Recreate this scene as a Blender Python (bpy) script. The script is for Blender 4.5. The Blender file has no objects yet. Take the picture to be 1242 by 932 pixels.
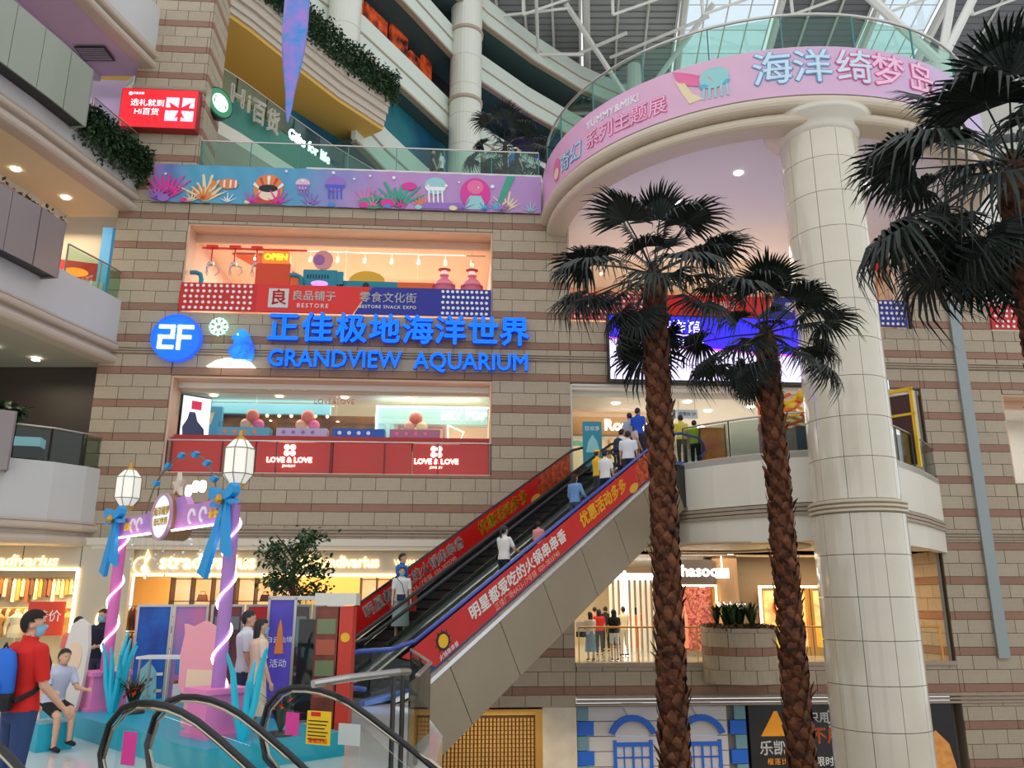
import bpy, math, random
from mathutils import Vector, Matrix
R = math.radians
rnd = random.Random(7)
COL = bpy.context.scene.collection
# ---------------------------------------------------------------- camera, sky, exposure
H = 1.85
_c = bpy.data.cameras.new('camera')
_c.sensor_fit = 'HORIZONTAL'; _c.sensor_width = 36.0; _c.lens = 36.0 * 1000 / 1242
_c.clip_end = 400
cam = bpy.data.objects.new('camera', _c); COL.objects.link(cam)
cam.location = (0, 0, H); cam.rotation_euler = (R(90 + 14.9), 0, 0)
bpy.context.scene.camera = cam
W_ = bpy.data.worlds.new('daylight'); bpy.context.scene.world = W_; W_.use_nodes = True
_bg = W_.node_tree.nodes['Background']
_bg.inputs[0].default_value = (0.92, 0.96, 1.0, 1); _bg.inputs[1].default_value = 1.15
vs = bpy.context.scene.view_settings
vs.view_transform = 'Standard'; vs.look = 'None'; vs.exposure = 0.0; vs.gamma = 1.0
bpy.context.scene.view_settings.use_curve_mapping = False

def area(name, loc, sx, sy, power, col=(1, 1, 1), rot=(0, 0, 0)):
    l = bpy.data.lights.new(name, 'AREA'); l.shape = 'RECTANGLE'; l.size = sx; l.size_y = sy
    l.energy = power; l.color = col
    o = bpy.data.objects.new(name, l); COL.objects.link(o); o.location = loc; o.rotation_euler = rot
    return o
# ---------------------------------------------------------------- helpers
def lin(c):
    return tuple((x / 255 / 12.92) if x / 255 <= .04045 else ((x / 255 + .055) / 1.055) ** 2.4 for x in c)
_M = {}
def mat(name, rgb=(200, 200, 200), rough=.6, metal=0., emit=0., noise=None, orand=0., bump=0., bscale=40, coat=0., c2=None):
    """procedural principled material; noise=(scale, amount); c2 = second colour mixed by noise; orand = per object brightness"""
    if name in _M: return _M[name]
    m = bpy.data.materials.new(name); m.use_nodes = True; nt = m.node_tree; N = nt.nodes; L = nt.links
    b = N['Principled BSDF']; c = lin(rgb) + (1,)
    b.inputs['Base Color'].default_value = c; b.inputs['Roughness'].default_value = rough
    b.inputs['Metallic'].default_value = metal
    if coat: b.inputs['Coat Weight'].default_value = coat; b.inputs['Coat Roughness'].default_value = .05
    src = None
    if noise or c2:
        sc, am = noise or (3, .5)
        tc = N.new('ShaderNodeTexCoord'); nz = N.new('ShaderNodeTexNoise'); nz.inputs['Scale'].default_value = sc
        nz.inputs['Detail'].default_value = 5
        L.new(tc.outputs['Object'], nz.inputs['Vector'])
        rp = N.new('ShaderNodeValToRGB'); L.new(nz.outputs['Fac'], rp.inputs[0])
        rp.color_ramp.elements[0].position = .32; rp.color_ramp.elements[1].position = .68
        if c2: a0, a1 = c, lin(c2) + (1,)
        else:
            a0 = tuple(x * (1 - am) for x in c[:3]) + (1,); a1 = tuple(min(1, x * (1 + am)) for x in c[:3]) + (1,)
        rp.color_ramp.elements[0].color = a0; rp.color_ramp.elements[1].color = a1
        src = rp.outputs[0]
    if orand:
        oi = N.new('ShaderNodeObjectInfo'); mr = N.new('ShaderNodeMapRange')
        mr.inputs['To Min'].default_value = 1 - orand; mr.inputs['To Max'].default_value = 1 + orand
        L.new(oi.outputs['Random'], mr.inputs['Value'])
        vm = N.new('ShaderNodeVectorMath'); vm.operation = 'SCALE'; L.new(mr.outputs[0], vm.inputs['Scale'])
        if src: L.new(src, vm.inputs[0])
        else: vm.inputs[0].default_value = c[:3]
        src = vm.outputs[0]
    if src: L.new(src, b.inputs['Base Color'])
    if bump:
        tc = N.new('ShaderNodeTexCoord'); nz = N.new('ShaderNodeTexNoise'); nz.inputs['Scale'].default_value = bscale
        bp = N.new('ShaderNodeBump'); bp.inputs['Strength'].default_value = bump; bp.inputs['Distance'].default_value = .02
        L.new(tc.outputs['Object'], nz.inputs['Vector']); L.new(nz.outputs['Fac'], bp.inputs['Height']); L.new(bp.outputs[0], b.inputs['Normal'])
    if emit:
        b.inputs['Emission Color'].default_value = c; b.inputs['Emission Strength'].default_value = emit
        if src: L.new(src, b.inputs['Emission Color'])
    _M[name] = m
    return m
def glassmat(name, tint=(247, 251, 249), gl=.015, ior=1.45):
    if name in _M: return _M[name]
    m = bpy.data.materials.new(name); m.use_nodes = True; nt = m.node_tree; N = nt.nodes; L = nt.links
    N.remove(N['Principled BSDF']); out = N['Material Output']
    t = N.new('ShaderNodeBsdfTransparent'); t.inputs[0].default_value = lin(tint) + (1,)
    g = N.new('ShaderNodeBsdfGlossy'); g.inputs['Roughness'].default_value = .03
    f = N.new('ShaderNodeLayerWeight'); f.inputs[0].default_value = .5      # facing: 0 head on, 1 grazing
    pw = N.new('ShaderNodeMath'); pw.operation = 'POWER'; pw.inputs[1].default_value = 4; L.new(f.outputs['Facing'], pw.inputs[0])
    ad = N.new('ShaderNodeMath'); ad.operation = 'MULTIPLY_ADD'; ad.inputs[1].default_value = .7; ad.inputs[2].default_value = gl; ad.use_clamp = True
    L.new(pw.outputs[0], ad.inputs[0])
    mx = N.new('ShaderNodeMixShader'); L.new(ad.outputs[0], mx.inputs[0]); L.new(t.outputs[0], mx.inputs[1]); L.new(g.outputs[0], mx.inputs[2])
    L.new(mx.outputs[0], out.inputs[0]); _M[name] = m
    return m
class MB:
    def __init__(s): s.v = []; s.f = []
    def add(s, v, f, M=None):
        n = len(s.v); s.v += [tuple(M @ Vector(p)) for p in v] if M is not None else [tuple(p) for p in v]
        s.f += [tuple(i + n for i in q) for q in f]; return s
    def box(s, x0, x1, y0, y1, z0, z1, M=None):
        v = [(x0, y0, z0), (x1, y0, z0), (x1, y1, z0), (x0, y1, z0), (x0, y0, z1), (x1, y0, z1), (x1, y1, z1), (x0, y1, z1)]
        return s.add(v, [(0, 3, 2, 1), (4, 5, 6, 7), (0, 1, 5, 4), (1, 2, 6, 5), (2, 3, 7, 6), (3, 0, 4, 7)], M)
    def lathe(s, prof, n=16, c=(0, 0), sx=1, sy=1, M=None, a0=0):
        v = []; f = []
        for r, z in prof:
            for i in range(n):
                a = a0 + 2 * math.pi * i / n; v.append((c[0] + r * sx * math.cos(a), c[1] + r * sy * math.sin(a), z))
        for k in range(len(prof) - 1):
            for i in range(n):
                j = (i + 1) % n; f.append((k * n + i, k * n + j, (k + 1) * n + j, (k + 1) * n + i))
        f.append(tuple(range(n))[::-1]); f.append(tuple((len(prof) - 1) * n + i for i in range(n)))
        return s.add(v, f, M)
    def tube(s, pts, r, n=6, cap=True):
        pts = [Vector(p) for p in pts]; m = len(pts); v = []; f = []
        rr = r if isinstance(r, (list, tuple)) else [r] * m
        up = None
        for k, p in enumerate(pts):
            d = (pts[min(k + 1, m - 1)] - pts[max(k - 1, 0)]).normalized()
            if up is None:
                up = Vector((0, 0, 1)) if abs(d.z) < .9 else Vector((1, 0, 0))
            a = d.cross(up)
            if a.length < 1e-4: a = d.cross(Vector((.3, .8, .1)))
            a.normalize(); b = a.cross(d).normalized(); up = b
            for i in range(n):
                t = 2 * math.pi * i / n; v.append(p + a * (rr[k] * math.cos(t)) + b * (rr[k] * math.sin(t)))
        for k in range(m - 1):
            for i in range(n):
                j = (i + 1) % n; f.append((k * n + i, k * n + j, (k + 1) * n + j, (k + 1) * n + i))
        if cap: f.append(tuple(range(n))[::-1]); f.append(tuple((m - 1) * n + i for i in range(n)))
        return s.add(v, f)
    def prism(s, poly, d0, d1, ax='y', M=None):
        """polygon in the plane across ax (x,z for y; x,y for z; y,z for x) between d0 and d1"""
        n = len(poly)
        def P(p, d): return (p[0], d, p[1]) if ax == 'y' else ((p[0], p[1], d) if ax == 'z' else (d, p[0], p[1]))
        v = [P(p, d0) for p in poly] + [P(p, d1) for p in poly]
        f = [tuple(range(n)), tuple(range(2 * n - 1, n - 1, -1))] + [(i, i + n, (i + 1) % n + n, (i + 1) % n) for i in range(n)]
        return s.add(v, f, M)
    def sphere(s, c, rx, ry=None, rz=None, nu=10, nv=7, M=None):
        ry = ry or rx; rz = rz or rx; v = [(c[0], c[1], c[2] - rz)]; f = []
        for k in range(1, nv):
            t = math.pi * k / nv
            for i in range(nu):
                a = 2 * math.pi * i / nu; v.append((c[0] + rx * math.sin(t) * math.cos(a), c[1] + ry * math.sin(t) * math.sin(a), c[2] - rz * math.cos(t)))
        v.append((c[0], c[1], c[2] + rz)); e = len(v) - 1
        for i in range(nu):
            j = (i + 1) % nu; f.append((0, 1 + j, 1 + i)); f.append((e, e - nu + i, e - nu + j))
            for k in range(nv - 2): f.append((1 + k * nu + i, 1 + k * nu + j, 1 + (k + 1) * nu + j, 1 + (k + 1) * nu + i))
        return s.add(v, f, M)
    def sweep(s, path, prof, closed=True):
        """profile (offset to the left of the path in plan, z) swept along a plan polyline; mitred"""
        n = len(path); k = len(prof); v = []; f = []
        for i, p in enumerate(path):
            a = Vector(path[max(i - 1, 0)]); b = Vector(path[min(i + 1, n - 1)]); q = Vector(p)
            t0 = (q - a).normalized() if i else (b - q).normalized(); t1 = (b - q).normalized() if i < n - 1 else t0
            n0 = Vector((-t0.y, t0.x)); n1 = Vector((-t1.y, t1.x)); m = (n0 + n1).normalized(); m = m / max(.3, m.dot(n0))
            v += [(q.x + m.x * o, q.y + m.y * o, z) for o, z in prof]
        for i in range(n - 1):
            for j in range(k if closed else k - 1):
                l = (j + 1) % k; f.append((i * k + j, i * k + l, (i + 1) * k + l, (i + 1) * k + j))
        if closed: f.append(tuple(range(k))[::-1]); f.append(tuple((n - 1) * k + j for j in range(k)))
        return s.add(v, f)
    def mesh(s, name, m, smooth=False):
        me = bpy.data.meshes.new(name); me.from_pydata(s.v, [], s.f)
        ms = m if isinstance(m, (list, tuple)) else [m]
        for x in ms: me.materials.append(x)
        if smooth: me.shade_smooth()
        me.validate(); return me
    def obj(s, name, m, parent=None, smooth=False, **kw):
        return link(name, s.mesh(name, m, smooth), parent, **kw)
def tag(o, label=None, cat=None, group=None, kind=None):
    if label: o['label'] = label
    if cat: o['category'] = cat
    if group: o['group'] = group
    if kind: o['kind'] = kind
    return o
def link(name, data, parent=None, label=None, cat=None, group=None, kind=None, loc=None, rz=None, mtx=None):
    o = bpy.data.objects.new(name, data); COL.objects.link(o)
    if parent is not None: o.parent = parent
    if mtx is not None: o.matrix_local = mtx
    if loc is not None: o.location = loc
    if rz is not None: o.rotation_euler = (0, 0, rz)
    return tag(o, label, cat, group, kind)
def thing(name, label, cat, loc=(0, 0, 0), rz=0, group=None, kind=None):
    return link(name, None, None, label, cat, group, kind, loc, rz)
def copy_tree(o, parent=None):
    c = o.copy(); COL.objects.link(c)
    if parent is not None: c.parent = parent
    for ch in list(o.children): copy_tree(ch, c)
    return c
# main facade frame: u along the wall, v behind it, z up
A = R(4); CA, SA = math.cos(A), math.sin(A)
def P(u, v, z=0): return Vector((u * CA - v * SA, 27.5 + u * SA + v * CA, z))
WM = Matrix.Translation((0, 27.5, 0)) @ Matrix.Rotation(A, 4, 'Z')
def wthing(name, label, cat, u=0, v=0, z=0, **k): return thing(name, label, cat, P(u, v, z), A, **k)
def wobj(name, mb, m, **k): return mb.obj(name, m, mtx=WM, **k)
# lettering: a text turned into a mesh
_TX = {}
def text_mesh(s, size=1., ext=.02, off=0., m=None, bev=0., shear=0., sx=1., align='CENTER', sp=1.):
    key = (s, size, ext, off, m and m.name, bev, shear, sx, align, sp)
    if key in _TX: return _TX[key]
    c = bpy.data.curves.new('t', 'FONT'); c.body = s; c.size = size; c.extrude = ext; b_ = max(0, off); c.offset = min(0, off); c.bevel_depth = bev
    c.align_x = align; c.align_y = 'CENTER'; c.resolution_u = 2; c.shear = shear; c.space_character = sp
    o = bpy.data.objects.new('t', c); COL.objects.link(o)
    dg = bpy.context.evaluated_depsgraph_get(); me = bpy.data.meshes.new_from_object(o.evaluated_get(dg))
    bpy.data.objects.remove(o); bpy.data.curves.remove(c)
    me.name = 'lettering'; me.materials.clear()
    if b_ > 0:      # heavier strokes: the same glyphs again, shifted by the added width
        b5 = MB(); vv = [tuple(v.co) for v in me.vertices]; ff = [tuple(q.vertices) for q in me.polygons]
        for dx, dy in ((b_, 0), (-b_, 0), (0, b_), (0, -b_)): b5.add([(x + dx, y + dy, z) for x, y, z in vv], ff)
        me = b5.mesh('lettering', m); me.materials.clear()
    if m: me.materials.append(m)
    if sx != 1.:
        for v in me.vertices: v.co.x *= sx
    _TX[key] = me
    return me
UP = Matrix.Rotation(R(90), 4, 'X')     # text plane x,y -> x,z facing -y
def text(s, x, y, z, size, m, parent=None, name='lettering', ext=.02, off=0., sx=1., M=None, mtx=None, align='CENTER', sp=1., shear=0., fit=None, **k):
    me = text_mesh(s, size, ext, off, m, 0., shear, sx, align, sp)
    if fit:
        me = me.copy(); xs = [v.co.x for v in me.vertices]; w = max(xs) - min(xs); c0 = (max(xs) + min(xs)) / 2
        for v in me.vertices: v.co.x = (v.co.x - c0) * fit / w
    mm = Matrix.Translation((x, y, z)) @ (M if M is not None else UP)
    if mtx is not None: mm = mtx @ mm
    return link(name, me, parent, mtx=mm, **k)
def circ(cx, cz, r, n=20, rz=None, a0=0):
    return [(cx + r * math.cos(a0 + 2 * math.pi * i / n), cz + (rz or r) * math.sin(a0 + 2 * math.pi * i / n)) for i in range(n)]
def ring_poly(mb, cx, cz, r0, r1, y0, y1, n=24, a0=0, a1=2 * math.pi):
    for i in range(n):
        a = a0 + (a1 - a0) * i / n; b = a0 + (a1 - a0) * (i + 1) / n
        mb.prism([(cx + r0 * math.cos(a), cz + r0 * math.sin(a)), (cx + r1 * math.cos(a), cz + r1 * math.sin(a)),
                  (cx + r1 * math.cos(b), cz + r1 * math.sin(b)), (cx + r0 * math.cos(b), cz + r0 * math.sin(b))], y0, y1)
    return mb
def leaves(mb, pts, size, jit=.3, rn=rnd):
    for p in pts:
        s = size * (1 + rn.uniform(-jit, jit)); a = rn.uniform(0, 6.28); t = rn.uniform(-1.2, 1.0)
        M = Matrix.Translation(p) @ Matrix.Rotation(a, 4, 'Z') @ Matrix.Rotation(t, 4, 'X') @ Matrix.Rotation(rn.uniform(-.8, .8), 4, 'Y')
        mb.add([(0, 0, 0), (s * .28, s * .5, s * .06), (0, s, -s * .05), (-s * .28, s * .5, s * .06)], [(0, 1, 2), (0, 2, 3)], M)
    return mb
# ---------------------------------------------------------------- materials
STONE = mat('stone_beige', (172, 156, 133), .55, noise=(6, .05), orand=.05, bump=.2)
ORD = ('first', 'second', 'third', 'fourth', 'fifth', 'sixth', 'seventh', 'eighth', 'ninth', 'tenth')
STONE_M = mat('mortar', (126, 113, 96), .9)
BAND = mat('stone_brown', (146, 108, 86), .55, noise=(7, .07), orand=.05, bump=.25)
MOULD = mat('stone_moulding', (165, 148, 128), .5, noise=(5, .05))
WHITE = mat('white_paint', (226, 219, 203), .45, noise=(.6, .03))
CREAM = mat('cream_paint', (214, 206, 190), .5)
TILEW = mat('column_tile', (214, 205, 184), .13, noise=(1.2, .03), coat=.5)
STEEL = mat('steel', (190, 188, 182), .28, metal=.9)
DSTEEL = mat('dark_steel', (70, 68, 66), .35, metal=.8)
BLACK = mat('black_rubber', (14, 14, 16), .35)
REDP = mat('red_panel', (222, 32, 22), .35)
ORANGE = mat('orange_paint', (230, 95, 25), .5)
TEAL = mat('teal_paint', (20, 130, 150), .5)
GOLD = mat('gold_metal', (200, 150, 70), .35, metal=.7)
WOODF = mat('ochre_panel', (196, 150, 72), .6)
WPRINT = mat('white_print', (238, 236, 230), .5)
YPRINT = mat('yellow_print', (245, 190, 30), .5)
BPRINT = mat('black_print', (20, 20, 24), .5)
GLASS = glassmat('clear_glass')
GLASSG = glassmat('green_glass', (218, 240, 232), .035)
GLASSD = glassmat('grey_glass', (212, 222, 218), .035)
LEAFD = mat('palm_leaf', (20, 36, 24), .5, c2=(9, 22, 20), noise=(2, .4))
LEAFG = mat('hedge_leaf', (36, 72, 26), .5, c2=(18, 44, 18), noise=(9, .4))
LEAFT = mat('tree_leaf', (52, 88, 38), .5, c2=(24, 52, 26), noise=(5, .4))
BARK = mat('palm_bark', (122, 66, 34), .9, c2=(62, 30, 18), noise=(14, .5), bump=.8, bscale=30)
def E(name, rgb, e): return mat(name, rgb, .4, emit=e)
LAMP_W = E('warm_lamp', (255, 214, 160), 9.0)
LAMP_C = E('white_lamp', (255, 246, 232), 9.0)
SIGN_W = E('white_sign', (255, 250, 240), 2.2)
SIGN_Y = E('warm_sign', (255, 226, 160), 2.2)
SIGN_B = E('blue_sign', (0, 96, 255), 1.1)
# ================================================================ SETTING: stone facade
PER = 1.135; B0 = .32; BH = .26; BW = .82
_blk = MB()
def unit_block(name, m):
    b = .012; mb = MB(); v = []
    mb.box(0, 1, 0, 1, 0, 1); return mb.mesh(name, m)
BLOCK = unit_block('stone_block', STONE); BANDM = unit_block('stone_band', BAND)
def rows(z0, z1):
    k = int((z0 - B0) // PER) - 2; out = []
    while B0 + k * PER - BH / 2 < z1:
        c = B0 + k * PER; h = (PER - BH) / 2
        out.append((c - BH / 2, c + BH / 2, 'b', 0)); out.append((c + BH / 2, c + BH / 2 + h, 's', 0)); out.append((c + BH / 2 + h, c + BH / 2 + 2 * h, 's', 1))
        k += 1
    return [(max(a, z0), min(b, z1), t, q) for a, b, t, q in out if min(b, z1) - max(a, z0) > .04]
def lay(parent, strips, M=None, proud=.05, bw=BW, phase=0.):
    """strips: rectangles (u0,u1,z0,z1) laid with courses; pieces are children of parent"""
    g = .009
    for u0, u1, z0, z1 in strips:
        for a, b, t, q in rows(z0, z1):
            w = bw * 2 if t == 'b' else bw
            x = math.floor((u0 - phase) / w) * w + phase + (w * .5 if q else 0) - w
            while x < u1:
                p0, p1 = max(x, u0), min(x + w, u1)
                if p1 - p0 > .06:
                    d = proud * (1.1 if t == 'b' else 1) + rnd.uniform(-.004, .004)
                    o = bpy.data.objects.new('stone_band' if t == 'b' else 'stone_block', BANDM if t == 'b' else BLOCK)
                    COL.objects.link(o); o.parent = parent
                    m = Matrix.Translation((p0 + g, -d, a + g)) @ Matrix.Diagonal((p1 - p0 - 2 * g, d, b - a - 2 * g, 1))
                    o.matrix_local = (M @ m) if M is not None else m
                x += w
def strips_wall(name, strips, label, thick=.6, extra=None):
    mb = MB()
    for u0, u1, z0, z1 in strips: mb.box(u0, u1, 0, thick, z0, z1)
    w = wobj(name, mb, STONE_M, kind='structure', label=label)
    lay(w, strips); return w
# left margin + spandrels around the two left windows
wall_l = strips_wall('wall_back', [(-13.9, -11.45, 3.85, 15.57), (-11.45, -.7, 9.24, 11.5), (-11.45, -.7, 3.85, 5.98), (-11.45, -.7, 14.82, 15.57)], 'beige stone wall with brown bands around the two left shop windows')
wall_c = strips_wall('wall_back', [(-.7, 2.02, -1.3, 15.57)], 'beige banded stone pier between the left windows and the escalator landing')
wall_r = strips_wall('wall_back', [(2.02, 14.6, 9.24, 11.5), (14.6, 17.6, -4.2, 15.57), (17.6, 21.5, -4.2, 5.9), (17.6, 21.5, 9.1, 11.5), (17.6, 21.5, 14.8, 15.57)], 'beige banded stone wall behind and right of the white round column')
wall_s = strips_wall('wall_back', [(2.02, 14.6, -1.0, -.04)], 'low stone band under the ground floor gallery edge')
# reveals (side returns) of openings
mb = MB()
for u in (-11.45, -.7): pass
def reveal(name, u, side, z0, z1, dep=1.2, label=None):
    """a stone return going back from the face at u; side=+1 faces +u"""
    Mx = WM @ Matrix.Translation((u, 0, 0)) @ Matrix.Rotation(R(90), 4, 'Z')
    mb = MB(); mb.box(0, dep, (0 if side < 0 else -.0), .1, z0, z1)
    w = mb.obj(name, STONE_M, mtx=Mx @ Matrix.Translation((0, -.05 if side > 0 else -.05, 0)), kind='structure', label=label)
    if side > 0: lay(w, [(0, dep, z0, z1)], proud=.03)
    else:
        lay(w, [(0, dep, z0, z1)], M=Matrix.Translation((0, .13, 0)), proud=.03)
    return w
reveal('wall_right', 14.45, -1, -.9, 5.9, 1.8, 'short stone return of the right pier at the gallery ends')
reveal('wall_right', 14.45, -1, 6.0, 9.2, 1.8, 'short stone return of the right pier on the second floor')
reveal('wall_right', 14.45, -1, 11.5, 14.8, 1.8, 'short stone return of the right pier on the third floor')
# window surrounds (smooth pinkish stone frames, inset)
SUR = mat('window_surround', (214, 176, 150), .5)
def surround(name, u0, u1, z0, z1, dep=.9, bottom=False, m=SUR, label=None):
    mb = MB(); t = .06
    mb.box(u0 - .02, u0 + t, .0, dep, z0, z1); mb.box(u1 - t, u1 + .02, .0, dep, z0, z1); mb.box(u0 + t, u1 - t, .0, dep, z1 - t, z1 + .02)
    mb.box(u0 + t, u1 - t, dep - .12, dep, z1 - .34, z1 - t)
    return wobj(name, mb, m, kind='structure', label=label)
surround('trim_1', -11.45, -.7, 11.5, 14.82, label='pale pink stone surround of the upper left shop window')
surround('trim_2', -11.45, -.7, 5.98, 9.24, label='pale stone surround of the middle left shop window')
surround('trim_3', 2.02, 14.4, 5.98, 9.2, dep=.5, m=CREAM, label='pale edge of the second floor opening behind the escalator')
surround('trim_4', 2.02, 14.4, 11.5, 15.5, dep=.5, m=CREAM, label='pale edge of the third floor opening behind the palms')
surround('trim_5', 17.6, 21.5, 5.9, 9.1, label='surround of the second floor window at the far right')
surround('trim_6', 17.6, 21.5, 11.5, 14.8, label='surround of the third floor window at the far right')
# string courses
def mould(u0, u1, z, h, label, name='trim_7'):
    mb = MB(); k = h / 3
    for i in range(3): mb.prism([(-.05, z + i * k + .01), (-.11, z + i * k + k * .3), (-.11, z + i * k + k * .7), (-.05, z + i * k + k - .01)], u0, u1, ax='x')
    return wobj(name, mb, MOULD, kind='structure', label=label)
mould(-13.9, 2.02, 9.98, .26, 'triple moulding behind the blue aquarium letters')
mould(2.02, 21.5, 9.98, .26, 'triple moulding running to the right behind the column', 'trim_8')
mould(-11.6, 21.5, 3.92, .3, 'triple moulding over the ground floor', 'trim_9')
mould(2.02, 21.5, -1.3, .34, 'triple moulding over the basement shops', 'trim_10')
mb = MB(); mb.box(-13.9, -.75, -.35, 0, 3.62, 3.84); mb.box(-13.9, -.75, -.3, 0, 3.5, 3.62)
wobj('trim_11', mb, CREAM, kind='structure', label='white ledge over the ground floor clothes shop')
mb = MB(); mb.box(2.02, 14.6, -.12, .4, -.1, .02)
wobj('trim_12', mb, MOULD, kind='structure', label='ledge of the ground floor gallery')
# window sills under the big windows
# vertical flat pilaster strip on the right wall
mb = MB(); mb.box(16.02, 16.42, -.16, -.05, .1, 15.5)
wobj('pipe_casing', mb, mat('casing_grey', (150, 158, 158), .5), kind='structure', label='grey vertical service casing on the right stone wall')
# tower pillar above the fourth floor (left)
mb = MB(); mb.box(-13.9, -11.38, 0, 1.7, 15.57, 27)
tw = wobj('wall_back', mb, STONE_M, kind='structure', label='tall banded stone pillar behind the red screen')
lay(tw, [(-13.9, -11.38, 15.57, 26.5)])
Mx = Matrix.Translation((-11.38, 0, 0)) @ Matrix.Rotation(R(90), 4, 'Z')
lay(tw, [(0.0, 1.7, 15.57, 26.5)], M=Mx)
mb = MB(); mb.prism([(-.12, 20.05), (-.16, 20.12), (-.16, 20.22), (-.05, 20.3), (-.05, 20.0)], -13.95, -11.3, ax='x')
wobj('trim_13', mb, MOULD, kind='structure', label='moulding round the tall stone pillar')
# ---------------------------------------------------------------- floors and ceilings behind the facade
FLOORT = mat('floor_tile', (226, 222, 212), .12, noise=(1.5, .04), coat=.3)
def wslab(name, m, boxes, label):
    for b in boxes: w = wobj(name, MB().box(*b), m, kind='structure', label=label)
    return w
wslab('floor', FLOORT, [(-22, -.7, .0, 14, 5.7, 6.0), (2.02, 22, .3, 16, 5.7, 6.0)], 'second floor slab behind the facade')
wslab('floor', FLOORT, [(-22, 22, .62, 16, 11.2, 11.5)], 'third floor slab behind the facade')
wslab('floor', FLOORT, [(2.1, 22, .3, 18, -.6, 0)], 'polished ground floor of the right hand gallery')
CEIL = mat('ceiling_white', (232, 226, 216), .7)
CEILP = mat('ceiling_warm', (240, 205, 180), .7)
wslab('ceiling', CEILP, [(-13, 2.0, .62, 12, 14.9, 15.1)], 'warm ceiling of the third floor snack shop')
wslab('ceiling', CEIL, [(-13, 2.0, .62, 12, 9.0, 9.2)], 'ceiling of the second floor left shops')
wslab('ceiling', CEIL, [(2.02, 22, .1, 16, 9.05, 9.2)], 'ceiling of the second floor landing')
wslab('ceiling', CEIL, [(2.02, 14.6, .0, 18, 3.55, 3.75), (14.6, 22, .3, 18, 3.55, 3.75)], 'ceiling of the ground floor gallery')
wslab('floor', FLOORT, [(-30, -7.5, .62, 10, 17.0, 17.2), (-7.5, 1.1, 0, 10, 16.9, 17.2), (1.1, 24, .62, 14, 15.6, 17.2)], 'fourth floor slab over the banner')
mb = MB(); mb.box(-60, 60, -10, 60, -6.2, -6.0)
mb.obj('floor', mat('basement_floor', (150, 140, 125), .3), kind='structure', label='basement floor far below')
# right part above: white wall behind the column on the fourth floor not seen; ground floor plaza
mb = MB()
plaza = [(-30, 3.2), (-5.6, 3.2), (-4.9, 6.1), (-4.5, 6.9), (-4.15, 7.25), (-2.75, 9.0), (-1.95, 9.2), (-1.3, 9.4), (-.9, 10.4), (-1.0, 12.8), (-1.75, 16.5), (-3.3, 18.3), (-3.9, 19.6), (-1.5, 23.2), (-1.3, 27.0), (-1.3, 29), (-12, 30), (-30, 30)]
mb.prism(plaza, -.5, 0, ax='z'); mb.obj('floor', FLOORT, kind='structure', label='pale polished plaza floor')
# ================================================================ glass railings
def rail(name, path, z, label, cat='railing', h=1.05, post=1.6, gm=GLASSG, pm=DSTEEL, hr=.03, base=0., group=None):
    """glass balustrade along a plan polyline at floor height z; panes and posts are parts"""
    t = thing(name, label, cat, (path[0][0], path[0][1], z), group=group)
    ox, oy = path[0]
    pts = [Vector((p[0] - ox, p[1] - oy, 0)) for p in path]
    mb = MB(); mb.tube([p + Vector((0, 0, h)) for p in pts], hr, 8); mb.obj('handrail', STEEL if pm is not GOLD else GOLD, t)
    # resample
    L = [0]
    for a, b in zip(pts, pts[1:]): L.append(L[-1] + (b - a).length)
    def at(s):
        for i in range(len(pts) - 1):
            if s <= L[i + 1] + 1e-6: return pts[i].lerp(pts[i + 1], (s - L[i]) / max(1e-6, L[i + 1] - L[i]))
        return pts[-1]
    n = max(1, round(L[-1] / post))
    for i in range(n + 1):
        p = at(L[-1] * i / n); mb = MB(); mb.box(p.x - .02, p.x + .02, p.y - .02, p.y + .02, 0, h); mb.obj('post', pm, t)
    for i in range(n):
        a = at(L[-1] * i / n); b = at(L[-1] * (i + 1) / n); d = (b - a).normalized(); q = Vector((-d.y, d.x, 0)) * .008
        a2 = a + d * .04; b2 = b - d * .04; mb = MB()
        v = [a2 - q, b2 - q, b2 + q, a2 + q]
        mb.add([(p.x, p.y, .04) for p in v] + [(p.x, p.y, h - .06) for p in v], [(0, 3, 2, 1), (4, 5, 6, 7), (0, 1, 5, 4), (1, 2, 6, 5), (2, 3, 7, 6), (3, 0, 4, 7)])
        mb.obj('glass_pane', gm, t)
    return t
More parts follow.
